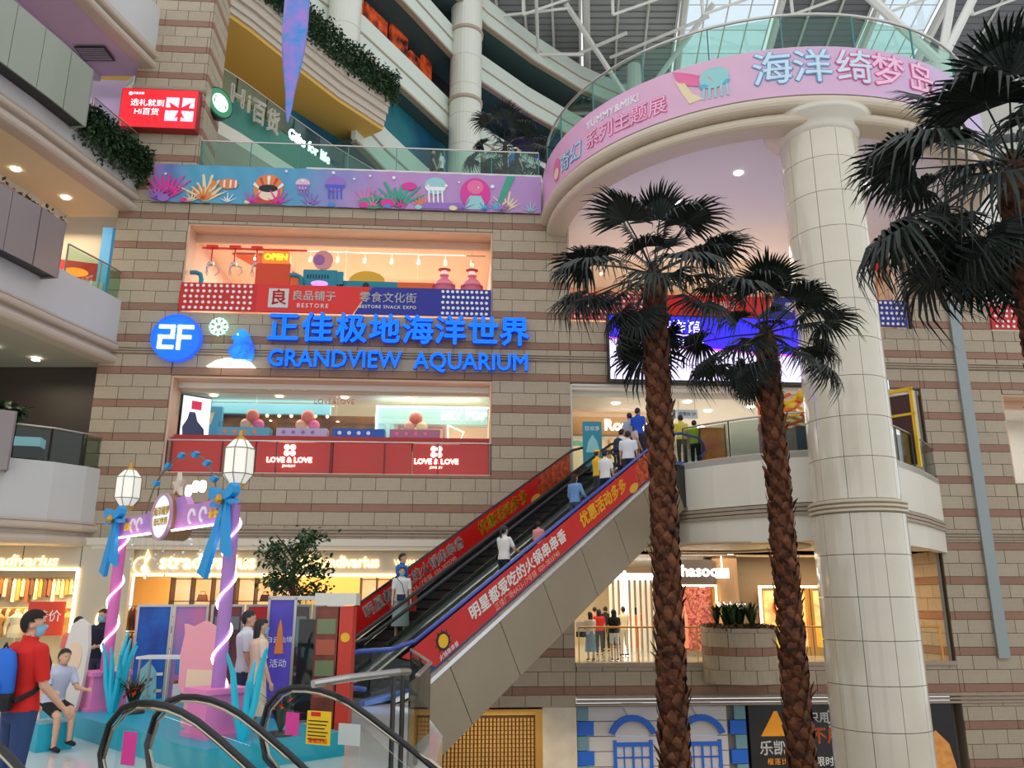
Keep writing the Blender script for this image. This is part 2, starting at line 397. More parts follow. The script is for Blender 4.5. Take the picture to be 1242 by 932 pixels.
# ================================================================ LEFT GALLERIES
G3 = [(-13.25, 27.0), (-13.5, 25.8), (-13.85, 24.2), (-14.3, 21.8), (-14.9, 19.4), (-15.8, 16.8), (-17.2, 14.0), (-19.5, 11.2)]
G2 = [(-13.2, 26.9), (-13.5, 26.0), (-14.05, 25.1), (-15.0, 24.3), (-16.5, 23.2), (-19, 21.6), (-23, 19.5)]
PAR = mat('parapet_white', (196, 196, 194), .5, noise=(.5, .03))
PARC = mat('parapet_mould', (190, 176, 160), .45)
def sh(path, d, a=0, b=None):
    return [(x, y) for x, y in path][a:b]
def gallery(path, zt, zw, label, inner=-9.0):
    """zt top of white parapet, zw bottom of it; mouldings under it"""
    mb = MB(); mb.sweep(path, [(0, zw), (0, zt), (-.25, zt), (-.25, zw)])
    w = mb.obj('balcony_parapet', PAR, kind='structure', label=label)
    mb = MB()
    def halfround(o, z0, z1, n=6): return [(o + (z1 - z0) * .5 * math.sin(math.pi * i / n), z0 + (z1 - z0) * (1 - math.cos(math.pi * i / n)) / 2) for i in range(n + 1)][::-1]
    prof = [(-.05, zw + .02), (.05, zw + .02), (.05, zw - .05)] + [(.02, zw - .06)] + halfround(.02, zw - .3, zw - .07) + [(-.1, zw - .32), (-.1, zw - .42)] + halfround(-.05, zw - .74, zw - .43) + [(-.4, zw - .76), (-.4, zw)]
    mb.sweep(path, prof[::-1]); mb.obj('balcony_moulding', PARC, w, smooth=False)
    mb = MB(); inn = [(x + inner, y) for x, y in path]
    n = len(path); v = [(x, y, zw - .72) for x, y in path] + [(x, y, zw - .72) for x, y in inn] + [(x, y, zw - .2) for x, y in path] + [(x, y, zw - .2) for x, y in inn]
    # slab with its ceiling
    f = [(i, i + n, i + n + 1, i + 1) for i in range(n - 1)] + [(i + 2 * n, i + 2 * n + 1, i + 3 * n + 1, i + 3 * n) for i in range(n - 1)]
    mb.add([(x - .35 if k < n or (2 * n <= k < 3 * n) else x, y, z) for k, (x, y, z) in enumerate(v)], f)
    mb.obj('gallery_slab', CEILS[label], w)
    return w
CEILS = {}
def gal(path, zt, zw, label, cm): CEILS[label] = cm; return gallery(path, zt, zw, label)
CW = mat('ceiling_yellow', (232, 214, 176), .7); CP = mat('ceiling_lilac', (196, 176, 204), .7); CG = mat('ceiling_grey', (170, 165, 150), .7)
gal(G2, 6.05, 4.3, 'white curved gallery parapet of the second floor at left', CW)
gal(G3, 11.85, 10.35, 'white curved gallery parapet of the third floor at left', CG)
gal(G3, 17.2, 15.95, 'white curved gallery parapet of the fourth floor at left', CW)
gal([(x + .05, y) for x, y in G3], 23.6, 21.75, 'white curved gallery parapet of the fifth floor at left', CP)
# inner edge rings of the ceilings: light coves
def cove(path, z, inset, label, m=CREAM):
    mb = MB(); p = [(x - inset, y) for x, y in path]; mb.sweep(p, [(0, z - .25), (0, z), (-.6, z), (-.6, z - .12)])
    return mb.obj('ceiling', m, kind='structure', label=label)
cove(G3, 15.25, 2.6, 'stepped cove in the warm ceiling of the third floor at left')
cove(G3, 21.05, 2.2, 'stepped cove in the lilac ceiling of the fourth floor at left', CP)
# back walls of the galleries (shopfront planes)
def gwall(z0, z1, m, label, x=-21.5):
    mb = MB(); mb.box(x - .2, x, 8, 30, z0, z1); return mb.obj('wall_left', m, kind='structure', label=label)
gwall(0, 4, CREAM, 'ground floor shopfront wall at left'); gwall(6, 10, mat('shop_ochre', (170, 110, 60), .6), 'second floor shopfront wall at left')
gwall(11.5, 15.4, CREAM, 'third floor shopfront wall at left'); gwall(17.2, 21.3, CP, 'fourth floor shopfront wall at left')
# end walls (behind facade line) of left galleries so the view does not run out
for z0, z1, m, l in ((0, 3.6, CREAM, 'ground'), (6, 9.6, mat('shop_dark', (60, 50, 44), .5), 'second'), (11.5, 15.2, mat('shop_cream2', (236, 220, 190), .6), 'third'), (17.2, 21.0, CP, 'fourth')):
    mb = MB(); mb.box(-24, -13.9, 1.5, 1.7, z0 - .4, z1 + .5); wobj('wall_back', mb, m, kind='structure', label='end wall of the %s floor gallery at left' % l)
# glass rails at gallery ends
rail('glass_railing', [(-13.4, 26.95), (-13.65, 25.8), (-14.1, 24.2)], 11.85, 'glass railing on third floor parapet beside grey planter box', gm=GLASSG, pm=STEEL, post=1.3)
rail('glass_railing', [(-13.3, 26.8), (-13.6, 26.0), (-14.15, 25.1), (-15.0, 24.4)], 6.05, 'glass railing on second floor parapet at left end', gm=GLASSD, pm=DSTEEL, post=1.2)
rail('glass_railing', [(-13.4, 26.9), (-13.75, 25.4), (-14.0, 24.2)], 17.2, 'glass railing with clamp posts behind the leafy planter at left', pm=STEEL, post=1.5)
# planter boxes hung on the parapets, each clad with metal panels
def planter(path, z0, z1, m, label, off=.55, step=1.0, taper=.0):
    t = thing('hanging_planter', label, 'planter', (path[0][0], path[0][1], z0))
    ox, oy = path[0]; P2 = [Vector((x - ox, y - oy)) for x, y in path]
    L = [0]
    for a, b in zip(P2, P2[1:]): L.append(L[-1] + (b - a).length)
    def at(s):
        for i in range(len(P2) - 1):
            if s <= L[i + 1] + 1e-6: return P2[i].lerp(P2[i + 1], (s - L[i]) / max(1e-6, L[i + 1] - L[i]))
        return P2[-1]
    mb = MB(); mb.sweep([tuple(p) for p in P2], [(.02, .06), (off - .03, .06), (off - .03, z1 - z0 - .05), (.02, z1 - z0 - .05)][::-1]); mb.obj('box', DSTEEL, t)
    n = max(1, round(L[-1] / step))
    for i in range(n):
        a = L[-1] * i / n + .01; b = L[-1] * (i + 1) / n - .01; mb = MB()
        mb.sweep([tuple(at(a)), tuple(at((a + b) / 2)), tuple(at(b))], [(off - .02, 0), (off + .03, 0), (off + .03, z1 - z0), (off - .02, z1 - z0)][::-1]); mb.obj('panel', m, t)
    mb = MB(); mb.sweep([tuple(at(0)), tuple(at(.04))], [(0, 0), (off + .03, 0), (off + .03, z1 - z0), (0, z1 - z0)][::-1]); mb.obj('end_panel', m, t)
    return t, at, L[-1]
PG = mat('planter_grey', (142, 132, 130), .4, metal=.3, orand=.02); PO = mat('planter_olive', (148, 154, 138), .4, metal=.2, orand=.02)
def cutpath(path, y1):
    out = []
    for a, b in zip(path, path[1:]):
        if a[1] > y1 >= b[1]:
            t = (a[1] - y1) / (a[1] - b[1]); out = [(a[0] + (b[0] - a[0]) * t, y1)]
        if out and b[1] < y1: out.append(b)
    return out
def bed(at, L, z, off, size, n, m, label, cat='plants', flowers=None, hgt=.25, x0=0, kindlabel=None):
    mb = MB(); ps = []
    for i in range(n):
        q = at(rnd.uniform(x0, L)); ps.append(Vector((q[0] + rnd.uniform(.05, off), q[1], rnd.uniform(0, hgt))))
    leaves(mb, ps, size); return mb, ps
t, at, L = planter(cutpath(G3, 23.0), 11.2, 13.0, PG, 'grey-brown metal planter box on the third floor parapet at left')
def plantbed(t, at, L, h, n, size, m, label, fl=None, hgt=.3, off=.5):
    base = t.location
    mb, ps = bed(at, L, 0, off, size, n, m, label, hgt=hgt)
    o = mb.obj('planted_flowers', m, loc=(base.x, base.y, base.z + h)); tag(o, label, 'plants', kind='stuff')
    if fl:
        mb = MB(); leaves(mb, [p + Vector((0, 0, .1)) for p in ps[::6]], size * .8); mb.obj('petals', fl, o)
    return o
plantbed(t, at, L, 1.78, 700, .16, mat('dry_leaf', (96, 84, 44), .6, c2=(60, 30, 20), noise=(8, .5)), 'dry brown and green leaves along the third floor planter top', hgt=.2)
t, at, L = planter(cutpath(G3, 23.2), 16.4, 18.45, PO, 'olive grey metal planter box on the fourth floor parapet at left')
plantbed(t, at, L, 2.0, 60, .14, LEAFG, 'sparse pink flowers peeping over the fourth floor planter', fl=mat('pink_petal', (220, 60, 90), .5), hgt=.25)
t, at, L = planter(cutpath(G2, 24.3), 5.6, 7.35, PG, 'grey-brown metal planter box on the second floor parapet at left', step=.9)
plantbed(t, at, L, 1.7, 1100, .3, LEAFG, 'green grassy plants filling the second floor planter', hgt=.3)
# hanging ivy on the fourth floor parapet near the pillar
mb = MB(); ps = []
for i in range(3600):
    y = rnd.uniform(23.3, 26.9); x = -13.5 - (26.4 - y) * .22; ps.append(Vector((x + .15 + rnd.uniform(0, .5), y, 17.55 - rnd.uniform(0, 1) ** .7 * rnd.uniform(.5, 1.55))))
leaves(mb, ps, .17); o = mb.obj('hanging_ivy', LEAFG); tag(o, 'dense dark ivy spilling over the fourth floor parapet beside the banner', 'ivy', kind='stuff')
# third floor left: red shop wall, orange lit counter, blue pylon
mb = MB(); mb.box(-2.4, 2.4, 0, .12, 0, 2.1); t = thing('shop_wall_sign', 'plain red shop wall panel behind the third floor railing', 'sign', (-16.2, 27.2, 11.6), R(20)); mb.obj('panel', REDP, t)
mb = MB(); mb.box(0, .35, 0, .5, 0, 3.1); mb.obj('display_pylon', E('pylon_blue', (90, 170, 215), .35), loc=(-14.45, 26.75, 11.6), label='slim light blue pylon at the end of the third floor gallery', cat='pylon')
t = thing('shop_counter', 'white counter with an orange lit sign behind the third floor glass', 'counter', (-15.0, 26.4, 11.6), R(20)); mb = MB(); mb.box(-.9, .9, 0, .5, 0, 1.0); mb.obj('body', WHITE, t)
mb = MB(); mb.prism(circ(0, 1.25, .4, 16, .16), -.03, 0); mb.obj('lit_sign', E('orange_lit', (255, 130, 30), 1.6), t)
# second floor left: optician sign
t = thing('shop_sign', 'yellow lit optician sign with red emblem at left', 'sign', (-16.6, 28.4, 8.3), R(8))
mb = MB(); mb.box(-1.9, 2.4, 0, .15, -.35, .45); mb.obj('board', mat('sign_board_orange', (170, 100, 30), .5), t)
mb = MB(); mb.box(-.65, .05, -.05, 0, -.3, .38); mb.obj('emblem_box', E('emblem_red', (215, 20, 30), 1.2), t)
mb = MB(); ring_poly(mb, -.3, .04, .1, .2, -.07, -.05, 8); mb.obj('emblem', SIGN_W, t)
text('宝岛眼镜', 1.15, -.04, .02, .62, E('yellow_lit', (255, 215, 20), 1.8), t, off=.015)
for i, (x, y, w) in enumerate(((-17.6, 26.9, 1.6), (-16.0, 26.2, 1.4), (-18.5, 25.6, 1.6))):
    t = thing('display_counter', ('glass jewellery counter, %s behind the second floor railing' % ('left', 'nearest', 'deepest')[i]), 'counter', (x, y, 6.02), R(15))
    mb = MB(); mb.box(-w / 2, w / 2, 0, .6, 0, .75); mb.obj('base', mat('counter_dark', (30, 38, 48), .3), t); mb = MB(); mb.box(-w / 2, w / 2, 0, .6, .75, 1.05); mb.obj('glass_top', E('counter_glow', (150, 205, 225), .5), t)
# downlights in left gallery ceilings
def downlight(loc, r=.12, m=LAMP_C, label=None, grp=None, n=12):
    mb = MB(); mb.lathe([(r, -.015), (r * .98, 0)], n); o = mb.obj('ceiling_light', m, loc=loc); tag(o, label or 'round recessed ceiling light', 'ceiling light', grp); return o
for i, (x, y, z) in enumerate(((-15.2, 25.5, 15.2), (-15.8, 23.6, 15.2), (-17.2, 25.0, 15.2), (-15.6, 25.9, 9.56), (-17.0, 25.4, 9.56), (-16.2, 24.6, 9.56))): downlight((x, y, z), .13, LAMP_C, ORD[i % 3] + (' round downlight in the warm ceiling of the third floor at left' if i < 3 else ' round downlight in the second floor gallery ceiling at left'), 'downlights of the left galleries')
# vent in the lilac ceiling
mb = MB(); mb.box(-.55, .55, -.4, .4, -.02, .02); t = thing('ceiling_vent', 'dark square air vent in the lilac gallery ceiling', 'vent', (-15.0, 25.6, 20.96)); mb.obj('frame', DSTEEL, t)
mb = MB()
for i in range(7): mb.box(-.5, .5, -.35 + i * .1, -.31 + i * .1, -.05, -.02)
mb.obj('slats', STEEL, t, kind='stuff')
area('left_gallery_light_2', (-15.6, 25.6, 9.3), 2.0, 3, 60, (1, .86, .62)); area('left_gallery_light_3', (-16.0, 24.5, 15.0), 2.2, 6, 170, (1, .87, .66)); area('left_gallery_light_4', (-16.0, 24.5, 20.8), 2.2, 6, 60, (.86, .8, 1.0))
area('left_gallery_light_5', (-16.5, 24.0, 26.5), 2.2, 6, 40, (1, .95, .9))
# colourful wall sign on the fourth floor
t = thing('shop_sign', 'colourful shop sign with round white letters left of the red screen', 'sign', (-15.6, 28.2, 19.0), R(4))
mb = MB(); mb.box(-1.6, 1.5, 0, .1, -.5, 1.6); mb.obj('board', mat('multi_board', (30, 90, 190), .5, c2=(230, 90, 40), noise=(.8, .5)), t)
text('KPOOM', -.0, -.05, .1, .8, SIGN_W, t, off=.0)
# ground floor left: clothes shop window in the gallery return (angled)
# ================================================================ RIGHT: ring gallery, column, second floor balcony
RC = (8.75, 27.65); RR = 7.55
def arc(r, a0, a1, n): return [(RC[0] + r * math.cos(a0 + (a1 - a0) * i / n), RC[1] + r * math.sin(a0 + (a1 - a0) * i / n)) for i in range(n + 1)]
RA0, RA1 = R(180), R(360)
ringp = arc(RR, RA0, RA1, 56)          # counter clockwise from the left: the outside is on the right of the path
mb = MB(); mb.sweep(ringp, [(.0, 15.5), (.0, 17.1), (.3, 17.1), (.3, 15.5)])
ringw = mb.obj('balcony_parapet', WHITE, kind='structure', label='round fourth floor balcony edge carrying the long curved pink banner')
def hr(o, z0, z1, n=7, k=-1): return [(o + k * (z1 - z0) * .5 * math.sin(math.pi * i / n), z0 + (z1 - z0) * (1 - math.cos(math.pi * i / n)) / 2) for i in range(n + 1)]
mb = MB(); mb.sweep(ringp, hr(.02, 15.12, 15.5) + [(.45, 15.5), (.45, 15.1)])
mb.sweep(ringp, hr(.22, 14.75, 15.1) + [(.75, 15.1), (.75, 14.72)])
mb.obj('balcony_moulding', mat('ring_mould', (206, 190, 168), .35), ringw, smooth=False)
# soffit disc
mb = MB(); mb.prism(arc(RR - .55, RA0, RA1, 48) + [(16.4, 30.5), (1.3, 30.5)], 15.08, 15.4, ax='z')
mb.obj('ceiling', mat('soffit_white', (246, 242, 250), .6), kind='structure', label='smooth white underside of the round balcony')
for i, (x, y) in enumerate(((7.2, 23.6), (5.6, 25.6), (11.6, 24.4))):
    mb = MB(); mb.lathe([(.13, -.02), (.14, .01)], 14); tag(mb.obj('ceiling_light', LAMP_C, loc=(x, y, 15.07)), ORD[i] + ' round lamp in the white underside of the round balcony', 'ceiling light', 'lamps under the round balcony')
# floor of the ring
mb = MB(); mb.prism(arc(RR - .3, RA0, RA1, 40) + [(16.4, 30), (1.3, 30)], 16.9, 17.15, ax='z'); mb.obj('floor', CREAM, kind='structure', label='floor of the round fourth floor balcony')
rail('glass_railing', arc(RR - .1, R(183), R(357), 40), 17.1, 'curved green glass railing above the pink banner', h=1.15, post=2.0, gm=GLASSG, pm=mat('teal_metal', (70, 130, 130), .4, metal=.4), hr=.045)
# curved pink banner
def uvmat(name, stops, sc=2.2, coord='Generated', axis=0, glow=0.):
    m = bpy.data.materials.new(name); m.use_nodes = True; N = m.node_tree.nodes; L = m.node_tree.links; b = N['Principled BSDF']
    at = N.new('ShaderNodeAttribute'); at.attribute_name = 'bu'; nz = N.new('ShaderNodeTexNoise'); nz.inputs['Scale'].default_value = sc; nz.inputs['Distortion'].default_value = 1.5
    L.new(at.outputs['Vector'], nz.inputs['Vector'])
    sp = N.new('ShaderNodeSeparateXYZ'); L.new(at.outputs['Vector'], sp.inputs[0])
    ma = N.new('ShaderNodeMath'); ma.operation = 'MULTIPLY_ADD'; L.new(nz.outputs['Fac'], ma.inputs[0]); ma.inputs[1].default_value = .16; L.new(sp.outputs[axis], ma.inputs[2])
    rp = N.new('ShaderNodeValToRGB'); L.new(ma.outputs[0], rp.inputs[0]); e = rp.color_ramp.elements
    e[0].position = stops[0][0]; e[0].color = lin(stops[0][1]) + (1,); e[1].position = stops[-1][0]; e[1].color = lin(stops[-1][1]) + (1,)
    for p, c in stops[1:-1]: q = e.new(p); q.color = lin(c) + (1,)
    L.new(rp.outputs[0], b.inputs['Base Color']); b.inputs['Roughness'].default_value = .38
    bp = N.new('ShaderNodeBump'); bp.inputs['Strength'].default_value = .35; bp.inputs['Distance'].default_value = .05
    L.new(nz.outputs['Fac'], bp.inputs['Height']); L.new(bp.outputs[0], b.inputs['Normal'])
    return m
def setbu(me, fn):
    a = me.attributes.new('bu', 'FLOAT_VECTOR', 'POINT')
    for i, v in enumerate(me.vertices): a.data[i].vector = fn(v.co)
SL = RR * math.pi
PINKB = uvmat('pink_banner', [(0, (222, 150, 200)), (.25, (226, 170, 205)), (.45, (222, 176, 200)), (.7, (206, 172, 206)), (1, (170, 160, 210))], 3)
PT = mat('banner_pink', (232, 110, 160), .45); PC = mat('banner_cyan', (90, 176, 205), .45); PM = mat('banner_mint', (150, 205, 205), .45)
PY = mat('banner_cream', (232, 214, 170), .45); PV = mat('banner_violet', (150, 110, 190), .45); PO2 = mat('banner_orange', (232, 130, 60), .45)
PB = mat('banner_blue', (60, 140, 205), .45); PGN = mat('banner_green', (50, 160, 130), .45); PMG = mat('banner_magenta', (220, 50, 150), .45); PW = mat('banner_white', (240, 236, 240), .45)
bp_ = thing('curved_banner', 'long curved pink banner with big outlined characters round the balcony', 'banner', (RC[0], RC[1], 0))
rad = RR + .06
def ringpt(s, z, d=0.):   # s arc length from the left end
    a = RA0 + s / RR; return Vector(((rad + d) * math.cos(a), (rad + d) * math.sin(a), z))
mb = MB(); v = []; f = []; n = 120; nz_ = 8
for i in range(n + 1):
    for j in range(nz_ + 1):
        s = SL * i / n; v.append(ringpt(s, 15.52 + 1.53 * j / nz_, .012 * math.sin(i * .9 + j) * (1 if 0 < j < nz_ else 0)))
for i in range(n):
    for j in range(nz_): a = i * (nz_ + 1) + j; f.append((a, a + nz_ + 1, a + nz_ + 2, a + 1))
mb.add(v, f); me = mb.mesh('cloth', PINKB, True); setbu(me, lambda c: ((math.atan2(c.y, c.x) % (2 * math.pi) - math.pi) / math.pi, c.z / 23, 0)); link('cloth', me, bp_)
def bend(me, s0, zc, k=1., d=.03):
    """flat print (x right, y up, z out) wrapped on the balcony"""
    me = me.copy()
    for v in me.vertices: v.co = ringpt(s0 + v.co.x * k, zc + v.co.y * k, d + v.co.z)
    return me
def flatpoly(poly, t=.006):
    mb = MB(); mb.prism(poly, 0, t, ax='z'); return mb
def bprint(polys, m, s0, zc, name='print', d=.02, k=1.):
    mb = MB()
    for p in polys: mb.prism(p, 0, .004, ax='z')
    me = mb.mesh(name, m)
    if len(polys) == 1 and len(polys[0]) > 4: pass
    link(name, bend(me, s0, zc, k, d), bp_)
def s_of(px, py, z=16.3):
    """arc position of something read off the photograph at height z"""
    T = R(14.9); r = (px - 621) / 1000; u = (466 - py) / 1000; dy = math.cos(T) - u * math.sin(T); dz = math.sin(T) + u * math.cos(T)
    k = (z - H) / dz; a = math.atan2(dy * k - RC[1], r * k - RC[0]) % (2 * math.pi); return (a - RA0) * RR
BLUEL = mat('letter_blue', (96, 160, 205), .45); PINKL = mat('letter_pink', (228, 90, 150), .45); LTIN = mat('letter_fill', (206, 226, 240), .45); LTPK = mat('letter_fill_pink', (244, 196, 222), .45)
for ch, px, oc, fc in (('海', 938, BLUEL, LTIN), ('洋', 987, BLUEL, LTIN), ('绮', 1040, PINKL, LTIN), ('梦', 1088, PINKL, LTPK), ('岛', 1146, PINKL, LTPK)):
    s0 = s_of(px, 82)
    link('lettering', bend(text_mesh(ch, 1.12, .003, .045, oc), s0, 16.34, 1, .015), bp_); link('lettering', bend(text_mesh(ch, 1.12, .003, .012, fc), s0, 16.34, 1, .03), bp_)
s0 = s_of(757, 152, 16.0); s1 = s_of(792, 125)
link('lettering', bend(text_mesh('系列主题展', .62, .003, .028, PINKL), s0, 16.02, 1, .015), bp_); link('lettering', bend(text_mesh('系列主题展', .62, .003, .0, LTPK), s0, 16.02, 1, .03), bp_)
link('lettering', bend(text_mesh('奇幻', .7, .003, .028, BLUEL), s_of(703, 195, 16.0), 16.0, 1, .015), bp_); link('lettering', bend(text_mesh('奇幻', .7, .003, .0, LTIN), s_of(703, 195, 16.0), 16.0, 1, .03), bp_)
link('lettering', bend(text_mesh('YUMMY&MIKI', .36, .003, .012, PW), s_of(738, 135, 16.6), 16.62, 1, .02), bp_)
# generic sea prints: jellyfish, shell, waves
jx = s_of(865, 95)
bprint([circ(0, .1, .42, 18, .34)], PM, jx, 16.35, 'jellyfish_print'); bprint([[(-.45, -.02), (.45, -.02), (.38, -.16), (-.38, -.16)]], PC, jx, 16.33, 'jellyfish_print', d=.026)
for i in range(5): bprint([[(-.34 + i * .16, -.14), (-.26 + i * .16, -.14), (-.3 + i * .17, -.55), (-.37 + i * .17, -.52)]], PM, jx, 16.33, 'tentacle_print')
wx = s_of(826, 100)
bprint([[(-.35, .6), (-.1, .5), (.3, .3), (.7, .1), (.95, -.3), (.5, -.15), (.1, 0), (-.2, .2)]], PT, wx, 16.4, 'wave_print'); bprint([[(-.3, .3), (0, .1), (.2, -.3), (.5, -.55), (.1, -.6), (-.1, -.2)]], PY, wx, 16.4, 'sand_print')
bprint([circ(0, 0, .3, 14, .42)], PT, s_of(676, 200), 16.1, 'coral_print'); bprint([circ(0, 0, .2, 12, .2)], PY, s_of(676, 200), 15.95, 'shell_print', d=.028)
# main column clad in curved panels
CX_, CY_ = 8.83, 21.2
col_ = thing('wall_column', 'tall glossy white tiled round column carrying the round balcony', 'column', (CX_, CY_, -6), kind='structure')
mb = MB(); mb.lathe([(1.0, 0), (1.0, 21.2)], 40); mb.obj('core', mat('grout', (160, 152, 136), .8), col_)
def curved_panel(r0, r1, a0, a1, h, n=5):
    mb = MB(); v = []
    for i in range(n + 1):
        a = a0 + (a1 - a0) * i / n
        for r in (r0, r1):
            for z in (0, h): v.append((r * math.cos(a), r * math.sin(a), z))
    f = []
    for i in range(n):
        b = 4 * i; c = b + 4; f += [(b + 2, c + 2, c + 3, b + 3), (b, b + 1, c + 1, c), (b + 1, b + 3, c + 3, c + 1), (b, c, c + 2, b + 2)]
    f += [(0, 2, 3, 1), (4 * n, 4 * n + 1, 4 * n + 3, 4 * n + 2)]
    return mb.add(v, f)
NP = 10; zj = [1.0, 2.0]
while zj[-1] < 9.5: zj.append(zj[-1] + 1.0)
zj[-1] = 10.0
lowp = {}
def col_panels(z0, z1, r):
    h = z1 - z0 - .015; me = None
    for k in range(NP):
        if me is None: me = curved_panel(r - .06, r, .006, 2 * math.pi / NP - .006, h, 7).mesh('column_panel', TILEW, False)
        o = link('column_panel', me, col_); o.matrix_local = Matrix.Translation((0, 0, z0)) @ Matrix.Rotation(R(-158) + 2 * math.pi * k / NP, 4, 'Z')
for a, b in zip(zj, zj[1:]): col_panels(a, b, 1.13)
zz = 10.35
while zz < 20.2: col_panels(zz, min(zz + 1.04, 20.75), 1.06); zz += 1.04
mb = MB()
for i in range(3): mb.lathe([(1.1, 10.0 + i * .11), (1.19, 10.03 + i * .11), (1.19, 10.08 + i * .11), (1.1, 10.11 + i * .11)], 40)
mb.obj('column_ring', mat('ring_cream', (205, 192, 168), .3), col_)
mb = MB(); mb.lathe([(1.06, 20.55), (1.1, 20.7), (1.2, 20.85), (1.42, 21.0), (1.5, 21.12)], 40); mb.obj('capital', WHITE, col_, smooth=True)
# second floor balcony right
B2 = [(4.75, 25.9), (5.3, 25.0), (5.95, 24.3), (6.8, 23.55), (7.7, 22.95), (8.5, 22.65), (9.4, 22.85), (10.4, 23.45), (11.5, 24.4), (13.0, 26.1), (14.75, 28.4)]
mb = MB(); mb.sweep(B2, [(0, 4.55), (0, 6.0), (.3, 6.0), (.3, 4.55)]); mb.sweep(B2, [(0.02, 3.5), (0.02, 4.2), (.3, 4.2), (.3, 3.5)])
w2 = mb.obj('balcony_parapet', WHITE, kind='structure', label='smooth white parapet of the second floor balcony behind the palms')
mb = MB()
for i in range(3): mb.sweep(B2, [(-.05, 4.2 + i * .115), (-.05, 4.29 + i * .115), (.3, 4.29 + i * .115), (.3, 4.2 + i * .115)])
mb.obj('balcony_moulding', MOULD, w2)
mb = MB(); mb.prism(B2 + [(14.6, 30), (1.9, 29), (3.9, 26.6)], 5.8, 5.99, ax='z'); mb.obj('floor', FLOORT, kind='structure', label='second floor balcony deck')
mb = MB(); mb.prism([(x, y + .1) for x, y in B2] + [(14.6, 31), (1.9, 30), (3.9, 26.6)], 3.55, 3.7, ax='z'); mb.obj('ceiling', CREAM, kind='structure', label='ceiling under the second floor balcony')
rail('glass_railing', [(x * 1.0, y + .12) for x, y in B2[1:]], 6.0, 'glass railing of the second floor balcony round the column', h=1.1, post=1.5, gm=GLASSD, pm=DSTEEL, hr=.03)
# oval recess ring in the ceiling under the balcony
mb = MB(); ring_poly(mb, 0, 0, 2.0, 2.6, 0, .06, 32); o = mb.obj('ceiling', mat('cove_tan', (180, 160, 130), .6), kind='structure', label='oval recess in the ground floor gallery ceiling')
o.matrix_world = Matrix.Translation((6.6, 26.2, 3.5)) @ Matrix.Rotation(R(90), 4, 'X') @ Matrix.Diagonal((1, .6, 1, 1))
# ground floor gallery rail right, B1 strip
rail('glass_railing', [tuple(P(u, -.0))[:2] for u in (2.15, 6.0)], 0.0, 'glass railing with brass rail left of the round stone planter', h=1.1, post=2.0, gm=GLASS, pm=GOLD)
rail('glass_railing', [tuple(P(u, -.0))[:2] for u in (8.4, 14.2)], 0.0, 'glass railing with brass rail right of the round stone planter', h=1.1, post=1.9, gm=GLASS, pm=GOLD)
# round stone planter
pc = P(7.25, -.35)
pl = thing('stone_planter', 'half round banded stone planter on the ground floor gallery edge', 'planter', (pc.x, pc.y, -.55))
mb = MB(); mb.lathe([(1.1, 0), (1.1, 1.62)], 32); mb.obj('core', STONE_M, pl)
for z0, z1, m, ph in ((0, .4, STONE, 0), (.41, .82, STONE, .4), (.83, 1.07, BAND, .2), (1.08, 1.5, STONE, 0), (1.51, 1.64, MOULD, .1)):
    n = 9; me = curved_panel(1.05, 1.17, .01, 2 * math.pi / n - .01, z1 - z0, 4).mesh('stone_block', m)
    for k in range(n):
        o = link('stone_block' if m is STONE else 'stone_band', me, pl); o.matrix_local = Matrix.Translation((0, 0, z0)) @ Matrix.Rotation(2 * math.pi * k / n + ph, 4, 'Z')
mb = MB()
def blade_plant(mb, c, n, h, w, spread=.6):
    for i in range(n):
        a = rnd.uniform(0, 6.28); l = h * rnd.uniform(.7, 1.1); s = spread * rnd.uniform(.2, 1); d = Vector((math.cos(a), math.sin(a), 0)); q = Vector((-d.y, d.x, 0)) * w
        p0 = Vector(c); p1 = p0 + d * s * .4 * l + Vector((0, 0, l * .7)); p2 = p0 + d * s * l + Vector((0, 0, l))
        mb.add([p0 - q, p0 + q, p1 + q, p1 - q, p2], [(0, 1, 2, 3), (3, 2, 4)])
for i in range(11): blade_plant(mb, (.7 * math.cos(i * 2.4) * (i / 11) ** .5, .7 * math.sin(i * 2.4) * (i / 11) ** .5, .1), 20, .72, .05, .8)
t = thing('agave_plant', 'spiky dark green plants in the round stone planter', 'plant', (pc.x, pc.y, 1.05)); mb.obj('leaf_rosettes', LEAFG, t, kind='stuff')
mb = MB(); leaves(mb, [Vector((rnd.uniform(-1, 1), rnd.uniform(-1, 1), .05)) for i in range(900)], .13); o = mb.obj('ground_cover', mat('rust_leaf', (110, 70, 50), .6, c2=(60, 66, 36), noise=(6, .5)), loc=(pc.x, pc.y, 1.08)); tag(o, 'low reddish foliage around the edge of the round planter', 'plants', kind='stuff')
